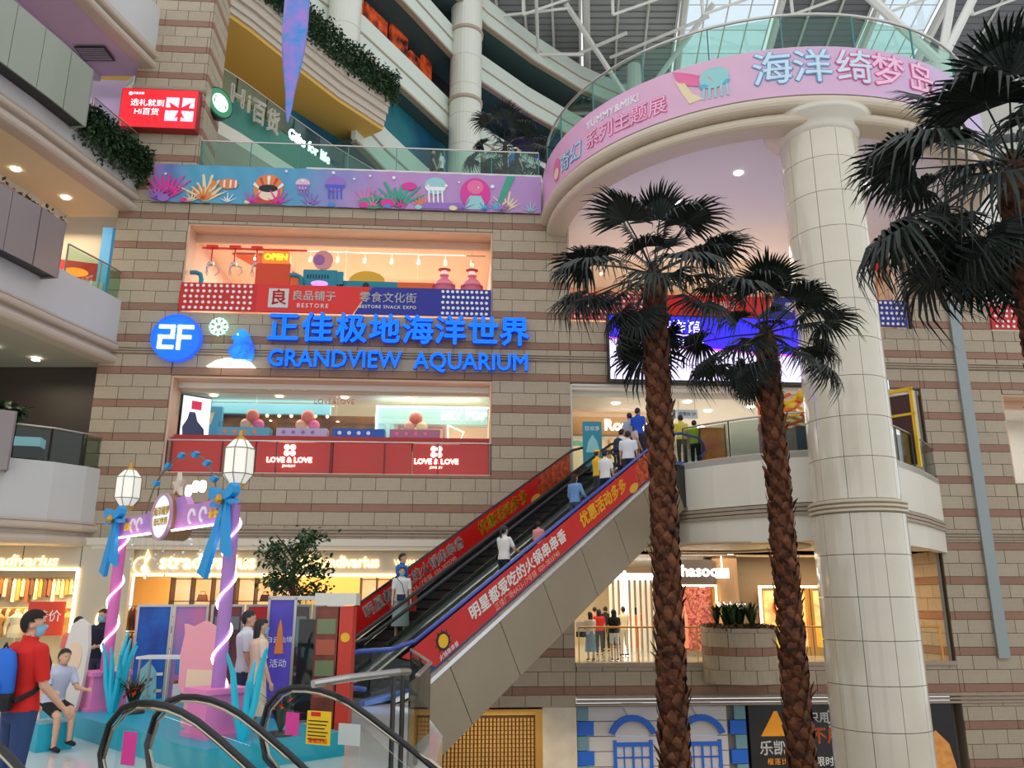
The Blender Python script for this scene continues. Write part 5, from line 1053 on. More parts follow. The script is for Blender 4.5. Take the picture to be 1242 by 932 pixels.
# ground floor left: clothes shop
def clothes_shop():
    wslab('wall_back', mat('cl_back', (236, 190, 120), .6, noise=(.8, .1)), [(-13.9, -.7, 5.5, 5.7, 0, 3.6)], 'warm back wall of the clothes shop'); wslab('ceiling', CREAM, [(-13.9, -.7, .3, 5.6, 3.5, 3.62)], 'ceiling of the clothes shop')
    t = wbox('shop_fascia', 'pale fascia with white lit clothes shop name', 'sign', [('board', mat('fascia_cream', (196, 186, 166), .5), [(-13.6, -.75, 0, .25, 2.75, 3.5)])], None, 0, .1, 0)
    text('stradivarius', -9.72, -.04, 3.12, .66, SIGN_Y, t, off=.024, fit=3.0); text('stradivarius', -5.35, -.04, 3.13, .5, SIGN_Y, t, off=.02, fit=2.1); text('WOMAN', -3.3, -.04, 3.12, .26, SIGN_Y, t)
    for cx, cz, s in ((-11.75, 3.0, .8), (-6.62, 3.1, .5)):
        mb = MB(); ring_poly(mb, cx, cz, .3 * s, .36 * s, -.06, -.02, 20, R(60), R(330)); mb.tube([(cx + .15 * s, -.04, cz - .5 * s), (cx + .1 * s, -.04, cz + .3 * s), (cx + .16 * s, -.04, cz + .62 * s), (cx + .26 * s, -.04, cz + .35 * s), (cx + .02 * s, -.04, cz - .1 * s)], .035, 5); mb.prism(circ(cx + .1 * s, cz - .1 * s, .14 * s, 12), -.06, -.02); mb.obj('clef_emblem', SIGN_Y, t)
    mb = MB(); mb.box(-12.0, -1.0, -.05, .0, 2.68, 2.75); mb.obj('light_strip', E('strip_warm', (255, 225, 170), 6), t)
    # shelving wall
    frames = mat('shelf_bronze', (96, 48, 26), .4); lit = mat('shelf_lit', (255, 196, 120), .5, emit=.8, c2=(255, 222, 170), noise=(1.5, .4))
    for i, (u0, u1) in enumerate(((-11.2, -9.2), (-9.1, -7.2), (-5.0, -3.4), (-3.3, -1.6))):
        t = wthing('shelf_unit', ('bronze framed lit shelf unit left behind the poster boards', 'bronze framed lit shelf unit behind the right neon column', 'lit shelf unit right of the tree', 'lit shelf unit behind the escalator foot')[i], 'shelf', u0, 1.3, 0); w = u1 - u0
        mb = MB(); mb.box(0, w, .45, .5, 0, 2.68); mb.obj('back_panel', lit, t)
        for x in (0, w * .33, w * .66, w): mb = MB(); mb.box(x - .02, x + .02, 0, .45, 0, 2.68); mb.obj('upright', frames, t)
        for z in (.4, .9, 1.4, 1.9, 2.62): mb = MB(); mb.box(.02, w - .02, .02, .44, z, z + .03); mb.obj('shelf', frames, t)
        for k in range(5):
            x = .25 + k * (w - .5) / 4; z = (.93, 1.43, 1.93)[k % 3] ; c = (mat('bag_brown', (90, 44, 26), .5), mat('bag_black', (20, 18, 20), .4), mat('bag_tan', (190, 120, 70), .5))[(k + i) % 3]
            b = wthing('handbag', ('brown', 'black', 'tan')[(k + i) % 3] + ' handbag, %s from the left on the %s lit shelf unit' % (ORD[k], ORD[i]), 'handbag', u0 + x, 1.5, z, group='handbags on the shop shelves'); mb = MB(); mb.prism([(-.17, 0), (.17, 0), (.13, .2), (-.13, .2)], -.06, .06); mb.obj('body', c, b); mb = MB(); mb.tube([(-.09, 0, .2), (-.07, 0, .3), (.07, 0, .3), (.09, 0, .2)], .012, 5); mb.obj('handle', c, b)
    # clothes racks with garments
    cols = [(214, 150, 80), (240, 220, 190), (150, 60, 40), (230, 180, 120), (120, 90, 60), (250, 236, 214), (190, 110, 120), (90, 70, 90)]
    for i, (u, v, n) in enumerate(((-7.0, 1.6, 12), (-5.9, 2.6, 12), (-8.6, 2.9, 12), (-13.2, 2.2, 14), (-4.2, 2.6, 12))):
        t = wthing('clothes_rack', 'bronze clothes rack full of warm toned garments, %s' % ('behind the right neon column', 'behind the tree', 'deep between shelf units', 'at the shop corner', 'right of the tree')[i], 'clothes rack', u, v, 0)
        mb = MB(); mb.tube([(-.8, 0, 0), (-.8, 0, 1.75), (.8, 0, 1.75), (.8, 0, 0)], .02, 6); mb.obj('frame', frames, t)
        mb = MB(); mb.tube([(-.8, 0, .9), (.8, 0, .9)], .02, 6); mb.obj('lower_rail', frames, t)
        for k in range(n):
            x = -.72 + 1.44 * k / (n - 1); c = cols[(k * 3 + i) % 8]
            for z1, ln in ((1.72, .75), (.88, .7)):
                mb = MB(); mb.add([(x - .015, -.2, z1 - .15), (x - .015, .2, z1 - .15), (x - .02, 0, z1), (x + .03, -.24, z1 - ln), (x + .03, .24, z1 - ln), (x + .045, .24, z1 - ln), (x + .045, -.24, z1 - ln), (x + .02, 0, z1)], [(0, 2, 1), (0, 1, 4, 3), (3, 4, 5, 6), (7, 6, 5), (0, 3, 6, 7, 2), (1, 2, 7, 5, 4)])
                mb.obj('garment', mat('cloth_%d_%d_%d' % c, c, .8), t)
    area('clothes_shop_light', tuple(P(-7, 3, 3.4)), 11, 4.5, 700, (1, .74, .40))
    for i in range(8): downlight(tuple(P(-12.5 + i * 1.6, 1.2 + (i % 2) * 1.6, 3.48)), .09, LAMP_W, ORD[i] + ' small warm downlight from the left in the clothes shop ceiling', 'downlights of the clothes shop')
clothes_shop()
# left return of the clothes shop: big window turned towards the atrium
lw = thing('shop_window_unit', 'large warm shop window with lit border under the left gallery', 'shop window', (-11.95, 26.45, 0), R(8))
mb = MB(); mb.box(-6.5, -.0, 0, .2, 2.85, 3.6); mb.obj('fascia', mat('fascia_cream', (196, 186, 166), .5), lw); mb = MB(); mb.box(-1.5, 0, 0, .25, 0, 2.85); mb.obj('side_panel', mat('fascia_cream', (196, 186, 166), .5), lw)
for x in (-5.2, -3.2, -1.5): mb = MB(); mb.box(x - .008, x + .008, -.012, 0, 2.95, 3.6); mb.obj('panel_joint', DSTEEL, lw)
mb = MB(); mb.box(-6.5, -1.5, -.06, 0, 2.83, 2.9); mb.box(-1.57, -1.5, -.06, 0, 0, 2.83); mb.obj('light_strip', E('strip_warm', (255, 225, 170), 6), lw)
mb = MB(); mb.box(-6.5, -1.57, .05, .07, 0, 2.83); mb.obj('glass_pane', GLASS, lw)
text('stradivarius', -3.3, -.03, 3.12, .46, SIGN_Y, lw, off=.006, shear=.2, fit=2.3); mb = MB(); ring_poly(mb, -.5, 1.35, .3, .35, -.05, 0, 22); mb.prism(circ(-.52, 1.2, .15, 14), -.05, 0); mb.tube([(-.5, -.03, .75), (-.5, -.03, 1.5), (-.42, -.03, 1.95), (-.35, -.03, 1.7), (-.55, -.03, 1.25)], .035, 5); mb.tube([(-.75, -.03, .85), (-.6, -.03, .92), (-.45, -.03, .8)], .04, 5); mb.obj('clef_emblem', SIGN_Y, lw)
mb = MB(); mb.box(-6.5, -.9, 2.2, 2.3, 0, 3.4); mb.obj('back_panel', mat('window_back_glow', (255, 196, 104), .6, emit=.3, c2=(110, 60, 24), noise=(5, .5)), lw)  # mottled self-glow painted on the back stands in for golden shop lights
area('left_window_light', (-15.2, 27.0, 2.7), 3.5, 1.2, 110, (1, .8, .45))
for i, (x, c) in enumerate(((-2.9, (214, 150, 50)), (-3.5, (240, 226, 200)), (-4.1, (200, 140, 60)), (-2.0, (230, 180, 90)))):
    t = thing('mannequin', 'headless mannequin in %s in the left shop window' % ('an ochre coat', 'a cream dress', 'a camel jacket', 'a yellow top')[i], 'mannequin', tuple(lw.matrix_basis @ Vector((x, 1.0, 0))), R(28))
    mb = MB(); mb.lathe([(.05, .0), (.16, .02), (.02, .05), (.02, .8), (.22, .82), (.24, .95), (.17, 1.2), (.23, 1.42), (.12, 1.52), (.05, 1.56), (.05, 1.62)], 16, sy=.6); mb.obj('body', mat('mq%d' % i, c, .6), t)
    for s in (-1, 1): mb = MB(); mb.tube([(s * .2, 0, 1.42), (s * .3, .02, 1.15), (s * .28, -.08, .9)], [.06, .05, .035], 8); mb.obj('arm', mat('mq%d' % i, c, .6), t)
r5 = random.Random(4); wc = [mat('gar%d' % k, c, .8) for k, c in enumerate(((226, 160, 70), (240, 214, 160), (170, 90, 40), (120, 70, 40), (250, 232, 200), (200, 120, 80)))]
for j, (yy, zt) in enumerate(((1.7, 1.7), (1.9, 2.65))):
    t = thing('clothes_rack', ('lower', 'upper')[j] + ' wall rail packed with garments in the left shop window', 'clothes rack', tuple(lw.matrix_basis @ Vector((-4.0, yy, 0))), R(8))
    mb = MB(); mb.tube([(-2.3, 0, 0), (-2.3, 0, zt), (2.4, 0, zt), (2.4, 0, 0)], .02, 6); mb.obj('frame', GOLD, t)
    for k in range(34):
        x = -2.2 + k * .135; ln = r5.uniform(.5, .8); mb = MB(); mb.prism([(x - .02, zt - .02), (x + .05, zt - .12), (x + .06, zt - ln), (x - .05, zt - ln), (x - .05, zt - .12)], -.18, .18); mb.obj('garment', wc[r5.randrange(6)], t)
t = thing('red_poster', 'red sale poster hanging in the left shop window', 'poster', tuple(lw.matrix_basis @ Vector((-2.2, -.1, .9))), R(28)); mb = MB(); mb.box(-.55, .45, 0, .03, 0, 1.0); mb.obj('board', mat('sale_red', (200, 60, 36), .5, emit=.15), t); text('特价', 0, -.01, .55, .36, PW, t, ext=.003)
# basement shops
mb = MB(); mb.box(-2.2, .95, .25, .4, -6, -1.5); g = wobj('shop_shutter', mb, mat('gold_dark', (120, 84, 36), .4)); tag(g, 'golden chain curtain shop front in the basement', 'shop front')
GCH = mat('gold_lit', (196, 150, 80), .35, metal=.5, emit=.16)
for i in range(26):
    me_ = None
    mb = MB(); x = -2.1 + i * .118; z = -1.62
    while z > -3.6: mb.box(x, x + .07, .1, .22, z - .1, z); z -= .125
    mb.obj('chain_strand', GCH, g)
mb = MB(); mb.box(.72, .95, -.05, .3, -6, -1.35); mb.box(-2.3, .72, -.05, .3, -1.52, -1.35); mb.obj('gold_frame', GOLD, g)
wslab('wall_back', mat('marble', (214, 200, 180), .3, noise=(2, .08)), [(.95, 2.02, -.05, .5, -6, -1.3)], 'marble pier beside the golden curtain')
area('gold_light', tuple(P(-.8, -.8, -1.4)), 3, 1, 30, (1, .8, .45))
hb = wthing('blue_house_facade', 'white boarded house front with blue arched windows in the basement', 'shop front', 2.05, .1, -5.2)
BWH = mat('board_white', (206, 200, 196), .6); HB = mat('house_blue', (20, 100, 205), .45)
z = 3.9; k = 0
mb = MB(); mb.box(0, 5.4, .1, .25, 0, 3.9); mb.obj('wall', mat('joint_grey', (120, 116, 112), .8), hb)
while z > 1.2:
    mb = MB(); mb.box(.3, 4.8, 0, .1, z - .43, z - .015); mb.obj('plank', BWH, hb); z -= .44
for sx in (0, 4.85):
    z = 3.9; k = 0
    while z > 1.0:
        mb = MB(); w = .52 if k % 2 else .36; m = HB if k % 2 else mat('quoin_grey', (110, 150, 160), .6); x0 = sx if sx == 0 else 5.4 - w
        mb.box(x0, x0 + w, -.05, .1, z - .42, z - .01); mb.obj('quoin_block', m, hb); z -= .43; k += 1
mb = MB(); mb.box(-.05, 5.45, -.08, .1, 3.9, 3.98); mb.obj('top_trim', HB, hb)
for cx in (1.75, 3.95):
    w_ = thing_ = link('window', None, hb); w_.location = (cx, -.02, 1.0)
    mb = MB(); ring_poly(mb, 0, 1.85, .62, .8, -.1, .06, 12, R(20), R(160)); mb.obj('arch', HB, w_)
    mb = MB(); mb.box(-.62, -.52, -.05, .05, 0, 1.9); mb.box(.52, .62, -.05, .05, 0, 1.9); mb.box(-.52, .52, -.05, .05, 1.72, 1.84); mb.box(-.03, .03, -.05, .05, 0, 1.72)
    for i in range(4): mb.box(-.52, .52, -.03, .03, .3 + i * .36, .34 + i * .36)
    for s in (-.28, .28): mb.box(s - .015, s + .015, -.03, .03, 0, 1.72)
    mb.obj('frame', HB, w_); mb = MB(); mb.prism([(-.5, 0), (.5, 0), (.5, 1.9)] + [(.55 * math.cos(R(a)), 1.85 + .6 * math.sin(R(a))) for a in range(10, 171, 20)] + [(-.5, 1.9)], .04, .06); mb.obj('pane', mat('pane_blue', (150, 185, 225), .2, emit=.3), w_)
    mb = MB(); mb.prism([(-.12, 2.62), (.12, 2.62), (.34, 3.0), (-.34, 3.0)], -.03, .0); mb.obj('keystone', BWH, w_)
ps = wthing('black_poster_wall', 'black billboard with orange triangle and Chinese lettering in the basement', 'billboard', 7.55, .05, -5.2)
mb = MB(); mb.box(0, 6.75, 0, .2, 0, 3.9); mb.obj('board', mat('bill_black', (22, 20, 22), .4), ps)
OR = mat('bill_orange', (236, 150, 20), .5, emit=.15); mb = MB(); mb.prism([(.36, 2.98), (1.22, 2.98), (.93, 3.72), (.83, 3.72)], -.02, 0); mb.obj('triangle', OR, ps); text('乐凯撒', .95, -.01, 2.6, .45, WPRINT, ps, ext=.004, off=.008); text('榴莲比萨', .95, -.01, 2.22, .2, OR, ps, ext=.004, sp=1.3)
text('只用', 2.3, -.01, 3.5, .33, WPRINT, ps, ext=.004, off=.006); text('真', 2.85, -.01, 3.45, .6, WPRINT, ps, ext=.004, off=.01); text('不用', 2.5, -.01, 2.95, .52, mat('bill_or2', (236, 110, 30), .5), ps, ext=.004, off=.01); text('限时50.', 2.55, -.01, 2.2, .3, WPRINT, ps, ext=.004)
mb = MB(); mb.prism([(5.3, .4), (6.6, .4), (6.7, 1.8), (6.5, 2.7), (6.1, 3.1), (5.8, 2.9), (5.55, 2.0)], -.03, 0); mb.obj('bread_print', mat('bread', (225, 130, 60), .5, c2=(240, 180, 90), noise=(3, .5)), ps)
wslab('wall_back', STONE_M, [(-13, 21.5, .45, .9, -6, -1.3)], 'dark basement wall')
area('basement_light', (5.5, 25.6, -1.9), 14, 1.5, 150, (1, .85, .68))
# ================================================================ MAIN ESCALATORS
EF = Matrix.Translation((-2.04, 16.87, 0)) @ Matrix.Rotation(math.atan2(.743, .669), 4, 'Z')
TS = math.tan(R(30))
def zi(s, top=10.4):
    if s <= .5: return max(0, (s + .1) ** 2 * .48) if s > -.1 else 0.
    return min(s * TS - .115, 5.99) if s < top else 5.99
SILV = mat('escalator_panel', (156, 142, 120), .38, metal=.35, noise=(1, .04)); DARKS = mat('step_dark', (34, 38, 44), .45, metal=.5); BLK = mat('esc_black', (10, 12, 20), .3)
BLUEGLOW = mat('deck_blue_glow', (110, 145, 220), .25, metal=.3)  # blue light falling on the near deck, put into its colour
CH1 = mat('chilli_print', (226, 90, 30), .45, c2=(120, 24, 14), noise=(7, .5)); REDB = mat('banner_scarlet', (206, 24, 18), .42, noise=(1.5, .05))
def E_pt(e, s, y, z): return (s, y, z)
def escalator(y0, label, near):
    t = thing('escalator', label, 'escalator', tuple((EF @ Vector((0, y0, 0)))), math.atan2(.743, .669)); Wd = 1.75
    sm = MB().box(-.2, .2, .33, Wd - .33, -.25, 0).mesh('step', DARKS)
    g = MB()
    for i in range(14): g.box(-.2, .2, .36 + i * .075, .385 + i * .075, 0, .006)
    for k in range(25):
        s = .4 + .4 * k; o = link('step', sm, t); o.location = (s, 0, min(5.97, max(.0, (s - .2) * TS)))
    for s0, s1, z in ((-1.6, .2, 0), (10.4, 12.0, 5.98)): mb = MB(); mb.box(s0, s1, .3, Wd - .3, z, z + .012); mb.obj('landing_plate', STEEL, t)
    for y in (.3, Wd - .33): mb = MB(); mb.prism([(-.6, 0), (.3, 0), (10.4, 5.8), (11, 5.95), (11, 6.2), (10.3, 6.2), (.3, .36), (-.6, .2)], y, y + .03); mb.obj('skirt', DSTEEL, t)
    for j, y in enumerate((.0, Wd - .3)):   # decks
        inner = BLUEGLOW if (near and j == 0) else STEEL
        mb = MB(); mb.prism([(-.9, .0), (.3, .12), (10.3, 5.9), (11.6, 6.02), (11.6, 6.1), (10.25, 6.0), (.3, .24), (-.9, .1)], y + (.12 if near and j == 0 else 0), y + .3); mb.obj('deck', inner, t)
    for j, y in enumerate((.12, Wd - .12)):
        path = [(-.9, .3), (-1.25, .36), (-1.48, .55), (-1.5, .74), (-1.36, .92), (-1.1, .98), (-.3, .99), (.3, 1.12)] + [(s, s * TS + .93) for s in (1, 3, 5, 7, 9, 10)] + [(10.5, 6.85), (11.0, 6.95), (12.1, 6.96), (12.4, 6.8), (12.42, 6.55), (12.1, 6.35)]
        mb = MB(); mb.tube([(s, y, z) for s, z in path], .045, 8); mb.obj('handrail', mat('handrail_blue_reflection', (60, 84, 170), .2) if near and j == 0 else BLACK, t)  # near handrail: blue reflection of the screen painted as its colour
        segs = [(-1.3, .0)] + [(.2 + 1.65 * i, 0) for i in range(7)] + [(11.6, 0)]
        lo = lambda s: (.1 if s < .3 else min(6.05, s * TS + .07)); hi = lambda s: (.93 if s < -.2 else min(6.9, (s * TS + .88) if s > .2 else .98))
        for (a, _), (b, _) in zip(segs, segs[1:]):
            a += .01; b -= .01; mb = MB(); mb.prism([(a, lo(a)), (b, lo(b)), (b, hi(b)), (a, hi(a))], y - .006, y + .006); mb.obj('glass_panel', GLASS, t)
    return t
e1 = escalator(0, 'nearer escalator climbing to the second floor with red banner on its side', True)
e2 = escalator(1.95, 'farther escalator beside the nearer one, a couple riding near its foot', False)
# cladding of the near truss: panels laid along the slope, and body
mb = MB(); mb.prism([(-.25, -.02), (.35, .16), (10.25, 5.86), (11.6, 5.96), (11.6, 4.75), (11.0, 4.7), (1.1, -1.0), (.45, -2.6), (-.25, -2.6)], .03, 3.65); mb.obj('truss_body', DSTEEL, e1)
sl = Matrix.Rotation(-R(30), 4, 'Y')
for i in range(7):
    a = -.42 + i * 1.72; b = a + 1.70; a0, b0, a1, b1 = a, b, a, b
    mb = MB(); mb.prism([(max(a, .15), .03), (b, .03), (b, -1.47), (max(a, -.3), -1.47)], -.02, .03, M=sl @ Matrix.Translation((0, 0, .07))); mb.obj('truss_panel', SILV, e1)
mb = MB(); mb.prism([(-.25, -.04), (.2, .08), (.2, .1), (.86, -1.05), (.5, -2.6), (-.25, -2.6)], -.015, .03); mb.obj('truss_panel', SILV, e1)
mb = MB(); mb.prism([(11.5, 5.9), (11.5, 4.75), (10.9, 4.55), (11.6, 5.96)], -.02, .03); mb.obj('truss_panel', SILV, e1)
mb = MB(); mb.prism([(-.35, .02), (.35, .16), (10.25, 5.93), (10.25, 6.02), (.35, .26), (-.35, .09)], -.05, .02); mb.obj('trim_strip', mat('bright_trim', (226, 226, 228), .25, metal=.6), e1)
def side_banner(parent, y, food=True):
    # red banner from s=.5 to s=10.2; local frame along the slope
    F = Matrix.Translation((0, y, 0)) @ sl
    L0, L1 = .55, 11.75
    mb = MB(); mb.prism([(.95, .17), (L1 - .35, .17), (L1, .80), (.28, .80)], -.012, 0, M=F); b = mb.obj('banner', REDB, parent)
    b['label'] = 'red hotpot advertising banner'
    def T_(s, x, z, size, m, **k): return text(s, x, -.02, z, size, m, b, ext=.004, mtx=F, **k)
    T_('明星都爱吃的火锅串串香', 4.15, .53, .345, WPRINT, off=.008)
    T_('正佳广场4A23-17号铺  020-3833740', 4.3, .27, .17, mat('pale_print', (240, 170, 150), .5))
    T_('优惠活动多多', 7.95, .5, .4, YPRINT, off=.012)
    mb = MB(); mb.prism(circ(1.35, .5, .19, 16), -.018, -.012, M=F)
    for k in range(10): a = k * .628; mb.prism([(1.35 + math.cos(a - .12) * .18, .5 + math.sin(a - .12) * .18), (1.35 + math.cos(a) * .25, .5 + math.sin(a) * .25), (1.35 + math.cos(a + .12) * .18, .5 + math.sin(a + .12) * .18)], -.018, -.012, M=F)
    mb.obj('gear_emblem', BPRINT, b); mb = MB(); mb.prism(circ(1.35, .5, .14, 12), -.024, -.018, M=F); mb.obj('gear_face', YPRINT, b); T_('火锅串串香', 1.4, .24, .12, WPRINT)
    if food:
        mb = MB(); mb.prism([(9.6, .2), (11.35, .17), (11.7, .79), (10.0, .79), (9.75, .6)], -.016, -.012, M=F); mb.obj('food_print', CH1, b); mb = MB(); mb.prism(circ(9.45, .25, .24, 12, .12), -.02, -.014, M=F); mb.obj('potato_print', mat('potato', (226, 170, 50), .5), b)
side_banner(e1, -.02); side_banner(e2, 1.6)
# floor glass guard and steel barrier near the foot
t = thing('guard_rail', 'brushed steel guard rail with glass left of the escalator foot', 'railing', (-1.25, 9.55, 0))
mb = MB(); mb.tube([(-.74, -.82, 1.07), (-.45, -.52, 1.1), (0, 0, 1.12), (.08, .3, 1.1)], .04, 8); mb.obj('handrail', STEEL, t)
for x, y in ((-.05, .05), (.02, .3)): mb = MB(); mb.tube([(x, y, 0), (x, y, 1.1)], .028, 8); mb.obj('post', DSTEEL, t)
mb = MB(); mb.box(.1, .12, .2, 2.6, -.45, 1.0); mb.obj('glass_pane', GLASSD, t)
rail('glass_railing', [(-1.15, 10.6), (-1.2, 12.8), (-1.9, 16.3)], 0, 'glass railing along the plaza edge before the escalator foot', h=1.0, gm=GLASSD, post=2.0)
# ================================================================ NEAR ESCALATOR HEADS
def near_escalator(n0, n1, ang, label):
    """n0, n1: newel plan positions of the two balustrades; runs down in direction ang"""
    t = thing('escalator', label, 'escalator', (n0[0], n0[1], 0), ang); M = t.matrix_basis.inverted() if False else (Matrix.Translation((n0[0], n0[1], 0)) @ Matrix.Rotation(ang, 4, 'Z')).inverted()
    q = M @ Vector((n1[0], n1[1], 0))
    CH = mat('chrome_trim', (180, 170, 150), .18, metal=1.)
    for dx, y in ((0, 0), (q.x, q.y)):
        path = [(.55, .1), (.25, .12), (.02, .28), (-.07, .55), (0, .8), (.14, .94), (.32, .995), (.5, 1.0), (.68, .985), (.86, .945), (1.05, .88), (1.3, .76), (1.6, .6), (2.0, .37), (3.0, -.2), (4.6, -1.12)]
        mb = MB(); mb.tube([(s + dx, y, z) for s, z in path], .028, 10); mb.obj('handrail', BLACK, t, smooth=True)
        mb = MB(); mb.tube([(s + dx + (.05 if s < .15 else 0), y, z - (.04 if z > .5 else -.04)) for s, z in path], .015, 6); mb.obj('guide_rail', CH, t)
        lo = lambda s: .12 if s < .75 else .12 - (s - .75) * TS; hi = lambda s: .93 if s < .75 else .93 - (s - .75) * TS
        segs = [.12, 1.2, 2.6, 4.2]
        for a, b in zip(segs, segs[1:]):
            mb = MB(); mb.prism([(a + dx + .008, lo(a)), (b + dx - .008, lo(b)), (b + dx - .008, hi(b) - (.05 if b > .75 else 0)), (a + dx + .008, hi(a) - (.12 if a < .2 else 0))], y - .006, y + .006); mb.obj('glass_panel', GLASS, t)
        mb = MB(); mb.prism([(dx - .05, 0), (dx + .8, 0), (dx + 4.5, -2.15), (dx + 4.5, -2.0), (dx + .85, .12), (dx - .05, .12)], y - .08, y + .08); mb.obj('skirt', STEEL, t)
    for k in range(9):
        s = 1.2 + k * .4; mb = MB(); mb.box(s, s + .4, .12, q.y - .12, -.25 - (s - 1.0) * TS, -.0 - (s - 1.0) * TS); mb.obj('step', DARKS, t)
    mb = MB(); mb.box(.1, 1.2, .1, q.y - .1, -.02, .015); mb.obj('landing_plate', STEEL, t)
    return t
NA = R(-25)
nA = near_escalator((-4.75, 6.95), (-3.62, 7.95), NA, 'down escalator head at the lower left, man in red beside it'); nB = near_escalator((-3.42, 8.45), (-2.6, 9.35), NA, 'down escalator head at bottom centre with yellow notice on its glass')
def notice(parent, x, y, z, w, h, m, lines, body, name='notice', label=None, tilt=0):
    mb = MB(); mb.box(-w / 2, w / 2, -.004, .004, -h / 2, h / 2); o = mb.obj(name, m, parent, loc=(x, y, z)); o.rotation_euler = (0, tilt, 0)
    if label: o['label'] = label
    return o
o = notice(nB, 1.05, nB.matrix_basis.to_3x3().inverted() is None or .95, .5, .01, .01, YPRINT, 0, 0) if False else None
qy = ((Matrix.Translation((-3.42, 8.45, 0)) @ Matrix.Rotation(NA, 4, 'Z')).inverted() @ Vector((-2.6, 9.35, 0)))
YN = mat('notice_yellow', (250, 200, 20), .5); PN = mat('notice_pink', (226, 60, 150), .5)
nb = notice(nB, qy.x + .7, qy.y - .02, .62, .3, .32, YN, 0, 0, label='yellow safety notice with printed lines')
mb = MB()
for k in range(6): mb.box(-.13, .12 - .02 * (k % 3), -.008, -.004, .06 - k * .035, .07 - k * .035)
mb.obj('printed_lines', BPRINT, nb, kind='stuff'); mb = MB(); mb.box(-.1, .02, -.008, -.004, .11, .15); mb.obj('red_label', REDP, nb)
text('乘梯须知', .0, -.008, -.125, .06, REDP, nb, ext=.001)
notice(nB, qy.x + .36, qy.y - .02, .64, .17, .22, PN, 0, 0, label='pink hand shaped notice'); notice(nB, qy.x + 1.08, qy.y - .02, .58, .26, .2, mat('notice_white', (200, 205, 200), .5), 0, 0, label='clear white notice')
notice(nA, ((Matrix.Translation((-4.75, 6.95, 0)) @ Matrix.Rotation(NA, 4, 'Z')).inverted() @ Vector((-3.62, 7.95, 0))).x + .3, ((Matrix.Translation((-4.75, 6.95, 0)) @ Matrix.Rotation(NA, 4, 'Z')).inverted() @ Vector((-3.62, 7.95, 0))).y - .02, .62, .16, .27, PN, 0, 0, label='pink hand shaped notice')
notice(nA, .9, -.02, .35, .3, .4, YN, 0, 0, label='yellow notice')
# ================================================================ EVENT ARCH ON THE PLAZA
AL = Vector((-6.3, 13.5, 0)); AR = Vector((-3.66, 10.9, 0)); aang = math.atan2(AR.y - AL.y, AR.x - AL.x); AW = (AR - AL).length
ar = thing('event_arch', 'pink event arch with neon strips, lanterns, bows and round sign', 'arch', tuple(AL), aang)
PINKC = mat('arch_pink', (224, 110, 180), .4); PURP = mat('arch_purple', (170, 120, 190), .4); CYB = mat('ribbon_blue', (20, 150, 215), .4); TURQ = mat('platform_turquoise', (20, 165, 190), .4)
NEON = E('neon_white', (250, 235, 255), 5.0); LANT = E('lantern_paper', (232, 228, 216), .4); LFR = mat('lantern_frame', (110, 100, 80), .5)
for x in (0, AW):
    mb = MB(); mb.box(x - .26, x + .26, -.26, .26, .3, .78); mb.box(x - .3, x + .3, -.3, .3, .78, .84); mb.box(x - .3, x + .3, -.3, .3, .26, .33); mb.obj('plinth', mat('plinth_pink', (236, 130, 185), .45), ar)
    mb = MB(); mb.lathe([(.085, .84), (.085, 3.1)], 16, c=(x, 0)); mb.obj('pillar', PINKC if x == 0 else PURP, ar)
    mb = MB(); mb.tube([(x + .105 * math.cos(a * .45 + 1), .105 * math.sin(a * .45 + 1), .84 + a * .048) for a in range(46)], .014, 6); mb.obj('neon_strip', NEON, ar)
    # lantern
    lt = link('lantern', None, ar); lt.location = (x + .03, 0, 3.38)
    mb = MB(); mb.lathe([(.11, 0), (.2, .12), (.2, .46), (.1, .58)], 8); mb.obj('shade', LANT, lt)
    mb = MB()
    for k in range(8):
        a = 2 * math.pi * k / 8; mb.tube([(r * math.cos(a), r * math.sin(a), z) for r, z in ((.115, 0), (.206, .12), (.206, .46), (.105, .58))], .006, 4)
    for z in (.12, .46): mb.tube([(.206 * math.cos(2 * math.pi * k / 8), .206 * math.sin(2 * math.pi * k / 8), z) for k in range(9)], .006, 4)
    mb.obj('ribs', LFR, lt); mb = MB(); mb.lathe([(.1, .58), (.06, .62), (.03, .64), (.03, .7), (.01, .72)], 8); mb.obj('cap', GOLD, lt); mb = MB(); mb.lathe([(.1, -.06), (.11, 0)], 8); mb.obj('foot_ring', GOLD, lt)
    # bow
    bw = link('bow', None, ar); bw.location = (x, -.14, 3.16)
    for sx, sz in ((-1, 1), (1, 1), (-1, -.4), (1, -.4)):
        mb = MB(); pts = [(sx * .02, 0), (sx * .1, sz * .1), (sx * .2, sz * .17), (sx * .29, sz * .19), (sx * .34, sz * .14), (sx * .33, sz * .06), (sx * .26, sz * .02), (sx * .12, -sz * .01)]; mb.prism(pts, -.035 - .03 * (sz > 0), .04); mb.obj('loop', CYB, bw)
    mb = MB(); mb.sphere((0, -.07, 0), .07); mb.obj('knot', GOLD, bw)
    for sx, ln in ((-1 if x else -.5, 1.0 if x else .9), (.4, .75)):
        mb = MB(); v = [(0, 0, -.02), (.1 * 1, 0, -.02), (sx * .42 + .1, -.05, -ln), (sx * .42 - .12, -.05, -ln + .08)]; mb.prism([(p[0], p[2]) for p in v], -.03, .03); mb.obj('ribbon_tail', CYB, bw)
mb = MB(); mb.prism([(0, 2.86), (AW, 2.86), (AW, 3.2), (AW * .66, 3.2), (AW * .62, 3.34), (AW * .36, 3.34), (AW * .3, 3.18), (0, 3.16)], -.05, .05); mb.obj('beam', mat('beam_pink', (226, 140, 190), .4, c2=(150, 120, 200), noise=(1.2, .5)), ar)
